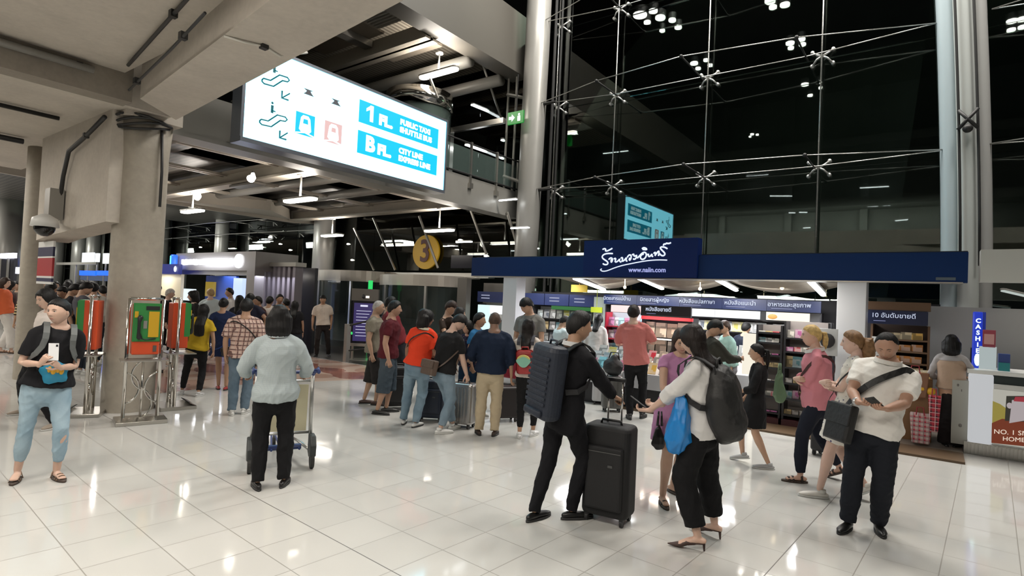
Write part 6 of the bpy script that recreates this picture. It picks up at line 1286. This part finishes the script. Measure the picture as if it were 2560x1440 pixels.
def crossbag(P,label,phi0,t0,dt,w,size,bagphi,bagt,col,cat='bag',nm='shoulder_bag',soff=.022):
    Mw=P['M']; q,n=P['surf'](bagt,bagphi,.02+size[1]/2); X=nrm(np.cross(n,P['up'])); M=np.eye(4); M[:3,0]=X; M[:3,1]=n; M[:3,2]=P['up']; M[:3,3]=q; M=Mw@M
    T=wempty(nm,tr(M,[[0,0,-size[2]/2]])[0],label,cat); m=mat('bag_%d_%d_%d'%tuple(int(c*200) for c in col),col,.5,bump=.2,bscale=30)
    b=B(); b.rbox(-size[0]/2,size[0]/2,-size[1]/2,size[1]/2,-size[2]/2,size[2]/2,min(size[1]*.4,.03)); 
    for i in range(len(b.v)): b.v[i]=tr(M,b.v[i])
    b.obj('bag_body',m,T,bev=.006)
    b=B(); b.box(-size[0]/2-.002,size[0]/2+.002,size[1]/2-.005,size[1]/2+.008,-size[2]*.05,size[2]/2-.01)
    for i in range(len(b.v)): b.v[i]=tr(M,b.v[i])
    b.obj('flap',m,T,bev=.004)
    strap_loop(P,phi0,t0,dt,w,m,T,soff); return T
crossbag(p,'small dark red shoulder bag carried by the blonde woman',-2.0,.42,.50,.03,(.20,.08,.18),math.pi*.9,.02,(.05,.015,.015))
p=person('young woman with curly ponytail in a white dotted sundress, arms folded, walking left',[(2032,1243),(2160,1250)],(2133,826),-90,fem=1,fat=1.05,skin=(.62,.42,.34),hair='curlypony',hlen=.9,hcol=(.20,.11,.05),headdir=-88,near=2,top='dress',tcol=(.66,.63,.57),tkind=('dots',(.10,.09,.16)),hem=.36,slack=.025,sleeve=.12,bottom='none',shoes='sneaker',scol=(.62,.60,.56),heelup=(0,32),
 R=(-.055,.138,.672),L=(.048,.118,.650),Rh=(.7,-.2,-.8),Lh=(-.7,-.2,-.8),Rd=(-.7,-.8,.1),Ld=(.6,-.8,0),Rn=(0,-1,0),Ln=(0,-1,0))
crossbag(p,'little black bag on a thin strap on the curly haired woman',-2.2,.45,.50,.014,(.18,.06,.14),math.pi*.75,.25,(.01,.01,.01))
p=person('heavy-set man in white polo and dark trousers looking down at a phone, right foreground',[(2112,1328),(2200,1333)],(2218,829),-4,skin=(.42,.24,.165),fat=1.20,hair='balding',near=2,headdir=-10,hpitch=30,top='polo',tcol=(.76,.74,.70),hem=.17,slack=.030,sleeve=.72,bottom='trousers',bcol=(.012,.014,.020),blen=1,bslack=.026,shoes='sneaker',scol=(.012,.012,.012),collar=(.66,.64,.60),
 R=(.055,.20,.630),L=(-.065,.20,.635),Rn=(-.3,-.2,1),Ln=(.3,-.2,1),Rd=(-.6,.6,.1),Ld=(.6,.6,.1),curl=50)
phone(p,'L','dark phone held low by the man in the white polo',(.03,.03,.03),off=(.03,.03,.01))
crossbag(p,'black messenger bag hanging at the hip of the man in the white polo',-1.0,.48,.46,.05,(.30,.08,.32),1.0,-.10,(.010,.010,.011),soff=.024)
h=p['hands']['R']; b=B(); c=h['W']-h['d']*.02; b.tube([c-h['d']*.012,c+h['d']*.012],[(.034,.034)]*2,14,side=h['s']); finish(b,'watch',mat('watch_steel',(.5,.5,.5),.3,.9),p['T'],p)
# ---------------------------------------------------------------- queue in the middle
p=person('elderly man with shaved grey head and olive polo, left end of queue',[(918,1010),(948,1013)],(947,750),78,skin=(.40,.25,.17),hair='buzz',hcol=(.35,.33,.31),near=1,top='polo',tcol=(.20,.18,.14),hem=.10,slack=.03,bottom='shorts',bcol=(.02,.018,.018),blen=1.35,bslack=.03,shoes='loafer',scol=(.05,.03,.025),fat=1.1)
p=person('man in maroon tee and three-quarter denim shorts standing beside the elderly man',[(952,1037),(975,1030)],(988,752),82,skin=(.42,.25,.17),hair='short',near=1,headdir=85,top='tee',tcol=(.085,.010,.016),hem=.12,slack=.03,bottom='shorts',bcol=(.03,.045,.06),bkind=('denim',(.06,.08,.10)),blen=1.4,bslack=.03,shoes='loafer',scol=(.02,.02,.02),fat=1.12)
p=person('man in a dark red shirt mostly hidden behind the maroon tee man',[(1000,990),(1015,985)],(978,742),85,skin=SK2,hair='short',top='tee',tcol=(.13,.012,.018),slack=.04,fat=1.15,near=0)
p=person('dark-haired woman in bright orange-red top and light jeans, back turned in queue',[(1010,1058),(1044,1066)],(1068,776),158,fem=1,fat=1.18,skin=(.25,.13,.08),hair='bob',headdir=110,near=1,top='tee',tcol=(.72,.055,.018),hem=.02,slack=.03,sleeve=.7,bottom='trousers',bcol=(.13,.20,.26),bkind=('denim',(.20,.28,.34)),blen=.96,bslack=.018,shoes='loafer',scol=(.6,.6,.58),collar=(.62,.58,.46),R=(.10,.10,.62))
crossbag(p,'small black bag on a diagonal strap over the orange-red top',2.6,.48,.46,.018,(.16,.05,.12),.9,.1,(.01,.01,.01))
p=person('person in black tee, head bowed, hand on a silver suitcase',[(1110,1084),(1138,1073)],(1148,786),128,fat=1.12,skin=SK3,hair='fringe',headdir=105,hpitch=38,near=1,top='tee',tcol=(.009,.009,.010),hem=.10,slack=.032,sleeve=.75,bottom='trousers',bcol=(.15,.22,.28),bkind=('denim',(.23,.30,.36)),blen=.94,bslack=.018,shoes='sneaker',scol=(.72,.72,.70),lean=12,R=(.13,.16,.50))
crossbag(p,'brown handbag on a pale strap hanging behind the black tee person',.3,.40,.50,.018,(.27,.10,.20),math.pi*1.02,-.02,(.085,.055,.04))
p=person('tall man with brown hair leaning over the queue, face turned right',[(1105,1000),(1130,1005)],(1128,752),60,skin=(.50,.31,.24),hair='fringe',hcol=(.03,.015,.01),headdir=60,hpitch=15,top='tee',tcol=(.03,.018,.012),near=0,hem=.1,R=(.10,.16,.74))
p=person('dark-haired person in black between the tall man and the blue shirt man',[(1150,1010),(1172,1008)],(1150,768),100,fem=1,skin=SK2,hair='long',hlen=.5,top='tee',tcol=(.012,.01,.01))
p=person('woman in navy floral blouse and blue jeans behind the black tee person',[(1158,1040),(1180,1036)],(1170,800),-25,fem=1,skin=SK1,hair='long',hlen=.55,headdir=-60,top='tee',tcol=(.012,.014,.035),tkind=('dots',(.35,.10,.12)),slack=.035,bottom='trousers',bcol=(.02,.05,.10),L=(-.10,.12,.62))
p=person('man in a bright blue shirt looking right beside the navy jacket man',[(1185,1035),(1208,1038)],(1200,782),70,skin=SK2,hair='short',headdir=75,top='tee',tcol=(.02,.13,.30),slack=.03)
p=person('man with close-cropped hair in dark navy jacket and khaki trousers, back turned',[(1195,1084),(1238,1087)],(1238,779),178,skin=(.22,.125,.085),fat=1.15,hair='buzz',hcol=(.06,.035,.025),near=1,top='jacket',tcol=(.008,.016,.038),hem=.08,slack=.036,sleeve=1.9,bottom='trousers',bcol=(.46,.38,.26),blen=1,bslack=.024,shoes='loafer',scol=(.04,.025,.02),R=(.14,.06,.57),L=(-.14,.10,.60))
p=person('tall young man in grey polo looking down beside the left shop post',[(1306,1032),(1334,1036)],(1318,745),-28,skin=SK1,hair='fringe',headdir=-48,hpitch=26,near=1,top='polo',tcol=(.20,.20,.19),hem=.14,slack=.028,bottom='trousers',bcol=(.012,.015,.03),blen=1,shoes='sneaker',scol=(.2,.2,.2),L=(-.07,.16,.62),R=(.10,.10,.60),collar=(.20,.20,.19))
pgirl=p=person('girl in white tee and black cropped trousers, back turned near the left shop post',[(1298,1092),(1336,1088)],(1322,797),168,fem=1,skin=SK2,hair='long',hlen=.75,hcol=(.008,.005,.004),near=1,top='tee',tcol=(.66,.60,.54),hem=.06,slack=.026,sleeve=.5,bottom='trousers',bcol=(.008,.008,.009),blen=.86,bslack=.009,shoes='sneaker',scol=(.7,.7,.7))
T=backpack(p,'small red backpack with a pale green patch on the girl in the white tee',.24,.32,.10,.40,(.33,.03,.03),strapc=(.02,.02,.03))
H=p['H']; q,n=p['surf'](.44,math.pi,.13); X=nrm(np.cross(n,p['up'])); b=B(); V=[q+n*.028+X*.09*math.cos(a)*(1+.15*math.sin(3*a))+p['up']*.065*math.sin(a)*(1+.1*math.cos(4*a)) for a in np.linspace(0,2*math.pi,22,endpoint=False)]; b.prism(V,n*-.03); finish(b,'green_patch',mat('mint_patch',(.22,.48,.36),.6),T,p,False)
b=B(); V=[v+p['up']*.03+n*.002 for v in V]; b.prism([q+n*.026+X*.085*math.cos(a)+p['up']*(.03+.062*math.sin(a)) for a in np.linspace(-.2,math.pi+.2,14)],n*-.02); finish(b,'yellow_rim',mat('yellow_patch',(.55,.50,.15),.6),T,p,False)
# ---------------------------------------------------------------- in and around the shop
p=person('man in salmon pink tee and black trousers browsing, back turned',[(1572,1046),(1608,1044)],(1585,763),176,skin=SK3,hair='short',hcol=(.012,.006,.005),near=1,top='tee',tcol=(.52,.17,.155),hem=.16,slack=.036,sleeve=.85,bottom='trousers',bcol=(.006,.006,.007),blen=.98,bslack=.016,shoes='sneaker',scol=(.03,.03,.03),R=(.10,.16,.66),L=(-.10,.16,.66))
p=person('bending person in pale blue-white shirt behind the man in the suit',[(1408,992),(1430,996)],(1412,790),120,skin=SK1,hair='short',top='shirt',tcol=(.55,.66,.70),slack=.03,lean=38,hpitch=30,R=(.1,.25,.55),L=(-.1,.25,.55))
p=person('woman with long black hair in white blouse looking at books behind the suited man',[(1486,985),(1505,988)],(1497,786),160,fem=1,skin=SK1,hair='long',hlen=.6,top='shirt',tcol=(.62,.60,.58),slack=.03,hpitch=20,lean=12)
p=person('man in dark olive jacket reading inside the shop, face turned right',[(1772,1104),(1796,1098)],(1787,799),120,skin=SK1,hair='fringe',headdir=80,hpitch=22,near=0,top='jacket',tcol=(.035,.035,.028),slack=.03,R=(.06,.2,.66),L=(-.06,.2,.66))
p=person('shop assistant in pale mint shirt beside the olive jacket man',[(1812,1036),(1830,1034)],(1812,802),-60,fem=1,skin=SK1,hair='short',hcol=(.05,.03,.02),top='shirt',tcol=(.35,.55,.50),slack=.03,bottom='trousers',bcol=(.3,.3,.32))
p=person('man in dark navy suit reaching to a shelf deep inside the shop',[(1852,1004),(1872,1006)],(1866,806),150,skin=SK1,hair='short',top='jacket',tcol=(.015,.02,.035),slack=.025,R=(.12,.22,.72))
p=person('shop assistant in beige waistcoat and long dark skirt seen from behind at the right',[(2368,1118),(2388,1120)],(2380,840),176,fem=1,skin=SK1,hair='bob',near=1,top='shirt',tcol=(.42,.40,.40),slack=.02,hem=.0,bottom='skirt',bcol=(.015,.012,.012),blen=.93,bslack=-.02,shoes='loafer',scol=(.01,.01,.01),R=(.12,.16,.62),L=(-.12,.12,.60))
b=B(); ts=[.02,.2,.45,.72,.84]; b.tube([p['tp'](t) for t in ts],[(p['rad'](t)[0]*(1 if t<.8 else .75)+.040,p['rad'](t)[1]+.044) for t in ts],20,side=p['ax'](.3)[0]); me,co,no=fuse(b,.014,4); bpy.data.meshes.remove(me) if 0 else None; me.vertices.foreach_set('co',tr(p['M'],co).astype(np.float32).ravel()); me.update(); mobj('waistcoat',me,cloth((.42,.30,.22)),p['T'],smooth=True)
p=person('clerk seated low behind the counter at the right edge, only face and collar visible',[(2528,1074),(2545,1076)],(2536,884),-30,fem=1,skin=SK1,hair='tied' if 0 else 'pony',hlen=.3,headdir=-35,top='shirt',tcol=(.02,.02,.025),noleg=True,bottom='none',shoes='none',Hfix=1.60)
p['T'].location.z-=.36
# ---------------------------------------------------------------- left and centre background
Wh=(.60,.58,.56)
p=person('woman in white top and black trousers walking behind the graphic tee woman',[(52,1036),(132,1072)],(118,722),-60,fem=1,skin=SK3,hair='long',hlen=1.0,near=1,top='shirt',tcol=(.68,.62,.58),slack=.03,sleeve=1.3,bottom='trousers',bcol=(.008,.008,.01),blen=.96,bslack=.04,shoes='sneaker',scol=(.3,.25,.2),hpitch=12)
p=person('woman in orange top and loose white trousers at the left edge',[(8,882),(34,884)],(14,694),60,fem=1,skin=SK3,hair='long',hlen=.6,hcol=(.03,.015,.01),top='tee',tcol=(.62,.13,.05),slack=.04,bottom='trousers',bcol=(.60,.57,.54),blen=.9,bslack=.05,shoes='sandal',scol=(.2,.1,.05))
p=person('woman in black and yellow striped top near the left edge',[(62,893),(78,896)],(66,716),-150,fem=1,skin=SK2,hair='long',hlen=.5,top='tee',tcol=(.50,.38,.20),tkind=('stripes',(.02,.018,.015)),sleeve=1.2)
p=person('woman in dark floral blouse beside the striped top woman',[(84,925),(104,928)],(92,722),40,fem=1,skin=SK2,hair='long',hlen=.6,top='shirt',tcol=(.02,.02,.035),tkind=('dots',(.35,.10,.2)))
for k,(hx,hy,fy,fa,c,hr,l) in enumerate(((128,706,930,150,(.02,.02,.022),'short','man in black just right of the rear pillar, facing away'),(158,716,925,-60,(.35,.33,.32),'fringe','person in grey top looking left behind the graphic tee woman'),(188,710,930,100,(.02,.02,.025),'fringe','dark haired person in black bending behind the left payphone'),
   (216,706,935,110,(.10,.10,.12),'short','tall dark haired man with head bowed behind the left payphone'),(236,708,912,172,(.50,.47,.43),'short','man in cream hooded top and dark jeans, back turned, left of the big pillar'),(258,714,905,-170,(.03,.16,.06),'short','person in green top close beside the cream hooded man'),
   (112,700,860,30,(.25,.2,.18),'short','distant person in brown top under the girder'),(172,699,850,-40,(.04,.05,.09),'long','distant person in navy top under the girder'),(203,700,852,90,(.3,.1,.08),'short','distant person in red top under the girder'))):
    person(l,[(hx-9,fy),(hx+9,fy+3)],(hx,hy),fa,skin=SK1,hair=hr,top='tee' if k!=4 else 'shirt',tcol=c,slack=.035,bottom='trousers',bcol=(.015,.02,.03),hlen=.6,hpitch=30 if k in(2,3) else 5)
p=person('man in black top at the beige ticket counter, facing the viewer',[(386,892),(404,894)],(394,711),20,skin=SK1,hair='short',top='tee',tcol=(.012,.012,.014),slack=.035)
p=person('elderly person with white hair in dark coat at the ticket counter',[(418,893),(436,895)],(426,722),80,skin=SK3,hair='fringe',hcol=(.55,.52,.48),top='jacket',tcol=(.02,.014,.014))
p=person('person in light blue tee bending over a white suitcase behind the pillar',[(388,915),(404,917)],(388,757),95,skin=SK1,hair='short',top='tee',tcol=(.30,.42,.50),lean=34,hpitch=25)
p=person('woman in black with shoulder-length hair, profile left, before the information booth',[(476,908),(492,910)],(482,728),-80,fem=1,skin=SK3,hair='bob',top='jacket',tcol=(.015,.015,.015),headdir=-85)
p=person('man with sandy hair in pale blue shirt at the information booth',[(518,888),(536,890)],(527,722),165,skin=SK3,hair='short',hcol=(.38,.26,.13),top='shirt',tcol=(.50,.58,.60),slack=.04,headdir=200)
p=person('man in white shirt facing left before the blue booth wall',[(566,884),(582,886)],(574,720),-75,skin=SK2,hair='short',top='shirt',tcol=Wh,slack=.03)
p=person('woman with long black hair in mustard yellow top and black leggings, back turned',[(455,985),(500,990)],(510,760),165,fem=1,skin=SK2,hair='long',hlen=1.35,near=1,top='tee',tcol=(.48,.33,.02),hem=.05,slack=.04,sleeve=.5,bottom='trousers',bcol=(.007,.007,.008),blen=.95,bslack=.013,shoes='sneaker',scol=(.5,.5,.5))
p=person('woman with tied-up hair in navy dress, back turned, left of the plaid shirt man',[(545,972),(568,974)],(560,744),170,fem=1,skin=SK2,hair='bun',near=1,top='dress',tcol=(.012,.022,.07),hem=.30,slack=.04,bottom='none',shoes='loafer',scol=(.35,.04,.04))
crossbag(p,'bright blue bag hanging between the navy dress woman and the plaid shirt man',.6,.3,.55,.018,(.30,.12,.26),2.2,-.12,(.012,.05,.22))
p=person('tall man in dark navy top behind the plaid shirt man',[(632,938),(654,940)],(626,734),150,skin=SK2,hair='short',near=0,top='tee',tcol=(.018,.018,.035),slack=.045,fat=1.1,R=(.16,.12,.60))
p=person('man in pink and brown plaid shirt and jeans, back turned, diagonal strap',[(578,1036),(614,1032)],(618,747),172,skin=SK2,hair='short',near=1,top='shirt',tcol=(.58,.44,.38),tkind=('plaid',(.09,.035,.035)),hem=.12,slack=.038,sleeve=.85,bottom='trousers',bcol=(.08,.12,.16),bkind=('denim',(.13,.18,.23)),blen=1,bslack=.024,shoes='sneaker',scol=(.55,.55,.53))
crossbag(p,'small dark pouch on the diagonal strap of the plaid shirt man',-2.5,.46,.45,.016,(.14,.05,.12),-1.3,.0,(.015,.012,.012))
for k,(hx,hy,fy,fa,c,hr,l) in enumerate(((600,738,930,165,(.02,.02,.03),'long','woman with dark hair low behind the plaid shirt man'),(645,741,915,-60,(.05,.02,.02),'short','man in dark brown behind the plaid shirt man, facing left'),(675,741,908,160,(.58,.52,.48),'short','man in white polo with back turned, left of the bob haired woman'),(700,736,900,20,(.02,.02,.022),'short','man in black facing the viewer before the louvred kiosk'),
   (716,746,915,-150,(.012,.012,.014),'bun','woman with tied hair in black before the louvred kiosk'),(738,752,918,170,(.01,.01,.012),'long','woman with long black hair at the left side of the revolving door'))):
    person(l,[(hx-9,fy),(hx+9,fy+3)],(hx,hy),fa,skin=SK2,hair=hr,top='polo' if k==2 else 'tee',tcol=c,slack=.035,bottom='trousers',bcol=(.02,.025,.035),hlen=.8,fem=int(k in(0,4,5)))
p=person('young man in white short-sleeved shirt standing alone in front of the revolving door',[(789,892),(822,892)],(808,738),-4,skin=SK2,hair='fringe',near=1,top='polo',tcol=(.62,.54,.46),hem=.06,slack=.035,sleeve=.75,bottom='trousers',bcol=(.02,.016,.015),blen=1,bslack=.02,shoes='loafer',scol=(.02,.02,.02),collar=(.62,.54,.46))
# ---------------------------------------------------------------- luggage and trolleys
def suitcase(px,py,w,d,h,face,label,col,ribs=0,handle=0,rough=.5,metal=0,nm='suitcase',soft=False):
    q=oz(px,py); fa=math.radians(face); tc=nrm(-FW*[1,1,0]); ir=nrm(RT*[1,1,0]); fa-=math.atan2(px-1280,FPX); dv=math.cos(fa)*tc+math.sin(fa)*ir; th=yaw_to(dv); M=Matrix.Translation((q[0],q[1],0))@Matrix.Rotation(th,4,'Z')
    T=empty(nm,(q[0],q[1],0),label,'suitcase'); m=mat('case_%d_%d_%d'%tuple(int(c*300) for c in col)+('m' if metal else ''),col,rough,metal,bump=.1 if soft else 0,bscale=200)
    def pt(n_,b,m_,**k):
        for i in range(len(b.v)): b.v[i]=tr(M,b.v[i])
        return b.obj(n_,m_,T,**k)
    b=B().rbox(-w/2,w/2,-d/2,d/2,.06,h,min(w,d)*.22,k=5)
    if ribs:
        for k in range(ribs): x=-w*.40+w*.8*(k+.5)/ribs; b.rbox(x-w*.28/ribs,x+w*.28/ribs,-d/2-.008,d/2+.008,.10,h-.05,.006)
    pt('shell',b,m,bev=.008)
    if soft:
        pt('front_pocket',B().rbox(-w*.40,w*.40,-d/2-.035,-d/2+.02,.13,h*.80,.03),m,bev=.006); pt('zip_line',B().box(-w*.36,w*.36,-d/2-.04,-d/2-.03,h*.74,h*.75),mat('zip_grey',(.06,.06,.06),.4)); pt('badge',B().box(w*.10,w*.2,-d/2-.04,-d/2-.03,h*.60,h*.625),mat('zip_grey'))
    for sx in (-1,1):
        for sy in (-1,1): pt('wheel',B().tube([(sx*(w/2-.05)-.012,sy*(d/2-.04),.03),(sx*(w/2-.05)+.012,sy*(d/2-.04),.03)],.03,12).box(sx*(w/2-.05)-.016,sx*(w/2-.05)+.016,sy*(d/2-.04)-.02,sy*(d/2-.04)+.02,.045,.08),BLACK,smooth=False)
    pt('carry_handle',B().tube([(-.09,0,h-.005),(-.08,0,h+.03),(.08,0,h+.03),(.09,0,h-.005)],.011,8),BLACK,smooth=True)
    if handle:
        pt('telescopic_rod',B().tube([(-.06,d*.28,h-.02),(-.06,d*.28,h+handle)],.008,8).tube([(.06,d*.28,h-.02),(.06,d*.28,h+handle)],.008,8),CHROME,smooth=True); pt('grip',B().rbox(-.085,.085,d*.28-.018,d*.28+.018,h+handle-.015,h+handle+.02,.015),BLACK)
    return T
suitcase(1519,1300,.40,.27,.80,-20,'tall black fabric suitcase with raised chrome handle beside the man in the suit',(.007,.007,.008),handle=.36,soft=True,rough=.7)
suitcase(1528,1028,.34,.24,.60,10,'small dark grey hard-shell suitcase left of the man in salmon',(.09,.09,.085),4,0,.35)
q=oz(1528,1028); T=empty('duffel_bag',(q[0],q[1],.6),'soft black bag resting on top of the small grey suitcase','bag'); b=B().ball((q[0],q[1],.76),(.19,.13,.17),18); b.ball((q[0]+.03,q[1],.86),(.09,.09,.12),14); me,co,no=fuse(b,.014,3); co=co+no*(wr(co,16,9)*.012)[:,None]; me.vertices.foreach_set('co',co.astype(np.float32).ravel()); me.update(); mobj('bag_body',me,mat('duffel_black',(.012,.013,.015),.5),T,smooth=True); B().tube([(q[0]-.1,q[1],.85),(q[0]-.05,q[1],1.0),(q[0]+.09,q[1],1.0),(q[0]+.12,q[1],.85)],.012,8).obj('handle',mat('duffel_black'),T,smooth=True)
suitcase(1155,1068,.36,.25,.62,-25,'silver ribbed hard-shell suitcase under the hand of the black tee person',(.42,.41,.40),6,0,.25,.8)
suitcase(1076,1052,.38,.26,.60,-10,'dark navy suitcase between the orange-red top woman and the black tee person',(.008,.014,.03),0,0,.5,soft=True)
suitcase(990,1022,.42,.28,.68,10,'large black suitcase right of the maroon tee man',(.012,.012,.013),0,0,.5,soft=True)
suitcase(1262,1052,.36,.26,.52,20,'black wheeled case behind the khaki trousers of the navy jacket man',(.015,.01,.01),0,0,.5)
q=oz(1270,1030); T=empty('red_bag',(q[0],q[1],.53),'crimson bag standing on the black case by the left shop post','bag'); a=at(1270,965,dep(q)); b=B(); b.rbox(q[0]-.17,q[0]+.17,q[1]-.09,q[1]+.09,.555,.88,.05); b.obj('bag_body',mat('crimson',(.28,.01,.03),.6,bump=.3,bscale=12),T,bev=.02); B().tube([(q[0]-.09,q[1],.86),(q[0]-.06,q[1],.98),(q[0]+.06,q[1],.98),(q[0]+.09,q[1],.86)],.012,8).obj('handle',mat('crimson'),T,smooth=True)
suitcase(384,932,.40,.25,.55,0,'white suitcase just right of the big pillar',(.55,.54,.52),0,0,.4)
suitcase(2062,1140,.30,.22,.45,-30,'low black case behind the blonde woman',(.012,.012,.014),0,0,.5)
suitcase(1500,1010,.30,.22,.50,0,'pale grey case behind the suited man near the book tables',(.45,.45,.46),3,0,.4)
def hangbag(px,py,dp,w,h,d,label,col,nm='plastic_bag',seed=3,hl=.1,ro=.35,**kw):
    c=at(px,py,dp); T=empty(nm,(c[0],c[1],c[2]-h/2),label,'bag'); b=B(); ir=nrm(RT*[1,1,0]); b.tube([c+[0,0,h*.52],c+[0,0,h*.35],c+[0,0,0],c-[0,0,h*.32],c-[0,0,h*.48]],[(w*.16,d*.2),(w*.30,d*.36),(w*.43,d*.5),(w*.5,d*.5),(w*.34,d*.34)],18,side=ir,round_=True); me,co,no=fuse(b,.011,2); co=co+no*(wr(co*[1,1,.45],16,seed)*.022)[:,None]; me.vertices.foreach_set('co',co.astype(np.float32).ravel()); me.update(); m=mat(nm+'_%d'%int(col[2]*100),col,ro,**kw); mobj('bag_body',me,m,T,smooth=True)
    for s in (-1,1): B().tube([c+[0,0,h*.45]+ir*s*.02,c+[0,0,h*.5+hl]+ir*s*.012],[.014,.008],8).obj('handle',m,T,smooth=True)
    return T
hp=pheel['toW'](pheel['hands']['L']['W']); dd=dep(oz(1722,1372)); hangbag(1700,1062,dd+.02,.24,.36,.16,'bright blue translucent plastic bag hanging from the arm of the white blouse woman',(.01,.22,.62),trans=.15)
hangbag(1648,1092,dep(oz(1670,1255))-.12,.14,.22,.09,'small black handbag hanging beside the lilac dress',(.008,.008,.008),'handbag',5,.12,.3)
hangbag(1835,950,dep(oz(1830,1023)),.18,.36,.12,'white plastic bag held by the mint shirt assistant',(.6,.58,.56),'plastic_bag',8,.05)
hangbag(1948,965,dep(oz(1940,1080))-.35,.22,.42,.1,'sage green bag on the display rack right of the girl in black',(.10,.16,.09),'cloth_bag',4,.12,.7)
# luggage trolley pushed by the bob-haired woman
def trolley():
    wl=oz(622,1183); wr_=oz(778,1170); c=(wl+wr_)/2; X=nrm((wr_-wl)*[1,1,0]); Y=V3(-X[1],X[0],0); w=np.linalg.norm((wr_-wl)[:2])
    T=empty('luggage_trolley',(c[0],c[1],0),'airport luggage trolley with cream panel and dark wheel guards before the bob-haired woman','trolley'); Q=lambda x,y,z:c*[1,1,0]+X*x*w/2+Y*y+V3(0,0,z)
    AL=mat('aluminium_tube',(.50,.50,.48),.3,.8); GD=mat('wheel_guard',(.035,.04,.04),.5); RB=mat('tyre',(.03,.03,.028),.7)
    for s in (-1,1):
        B().tube([Q(s*.98,.12,.16),Q(s*.93,.10,.55),Q(s*.90,.02,.95)],.019,10).obj('side_tube',AL,T,smooth=True)
        B().tube([Q(s,0,.09)-X*.017,Q(s,0,.09)+X*.017],.09,20).obj('wheel',RB,T,smooth=False)
        b=B(); b.prism([Q(s,-.07,.13)-X*.03,Q(s,-.09,.24)-X*.03,Q(s,-.02,.33)-X*.03,Q(s,.12,.33)-X*.03,Q(s,.14,.14)-X*.03,Q(s,.06,.10)-X*.03],X*.06); b.obj('wheel_guard',GD,T,bev=.012)
        B().tube([Q(s*.96,.12,.16),Q(s*.7,.6,.15),Q(s*.3,.95,.14)],.018,8).obj('base_tube',AL,T,smooth=True)
        B().tube([Q(s*.90,.02,.95),Q(s*.95,-.05,1.0),Q(s*1.02,-.05,1.02),Q(s*1.06,-.04,.98)],.02,10,round_=True).obj('handle_end',mat('trolley_blue',(.03,.05,.16),.4),T,smooth=True)
    B().tube([Q(-.92,-.03,.98),Q(.92,-.03,.98)],.018,10).obj('push_bar',mat('trolley_blue'),T,smooth=True)
    b=B(); b.prism([Q(-.80,.11,.36),Q(.80,.11,.36),Q(.80,.07,.84),Q(-.80,.07,.84)],Y*.012); b.obj('advert_panel',mat('cream_panel',(.60,.56,.38),.5),T)
    B().tube([Q(-.9,.12,.34),Q(.9,.12,.34)],.014,8).tube([Q(-.9,.06,.88),Q(.9,.06,.88)],.014,8).obj('cross_tube',AL,T,smooth=True); b=B()
    for k in range(5): b.tube([Q(-.62+.31*k,.12,.17),Q(-.25+.125*k,.95,.15)],.010,6)
    b.obj('deck_bars',mat('trolley_blue'),T); B().tube([Q(-.7,.2,.18),Q(.7,.2,.18)],.03,8).obj('axle_beam',mat('trolley_blue'),T); B().tube([Q(0,1.0,.06)-X*.015,Q(0,1.0,.06)+X*.015],.06,16).obj('front_wheel',RB,T)
trolley()

for k,(hx,hy,fy,fa,c,hr,l) in enumerate(((30,702,872,90,(.04,.02,.02),'long','dark haired person in black far behind the orange top woman'),(44,704,862,-40,(.10,.08,.07),'short','distant man in brown left of the rear pillar'),(58,702,850,160,(.02,.02,.03),'short','distant man in black close left of the rear pillar'),
   (140,703,868,10,(.03,.03,.05),'long','distant woman in navy right of the red banner'),(170,704,880,200,(.4,.4,.42),'short','distant man in grey right of the red banner'),(228,703,866,-100,(.02,.02,.02),'fringe','distant person in black under the blue neon'))):
    person(l,[(hx-6,fy),(hx+6,fy+2)],(hx,hy),fa,skin=SK1,hair=hr,top='tee',tcol=c,slack=.035,bottom='trousers',bcol=(.015,.02,.03),hlen=.6)
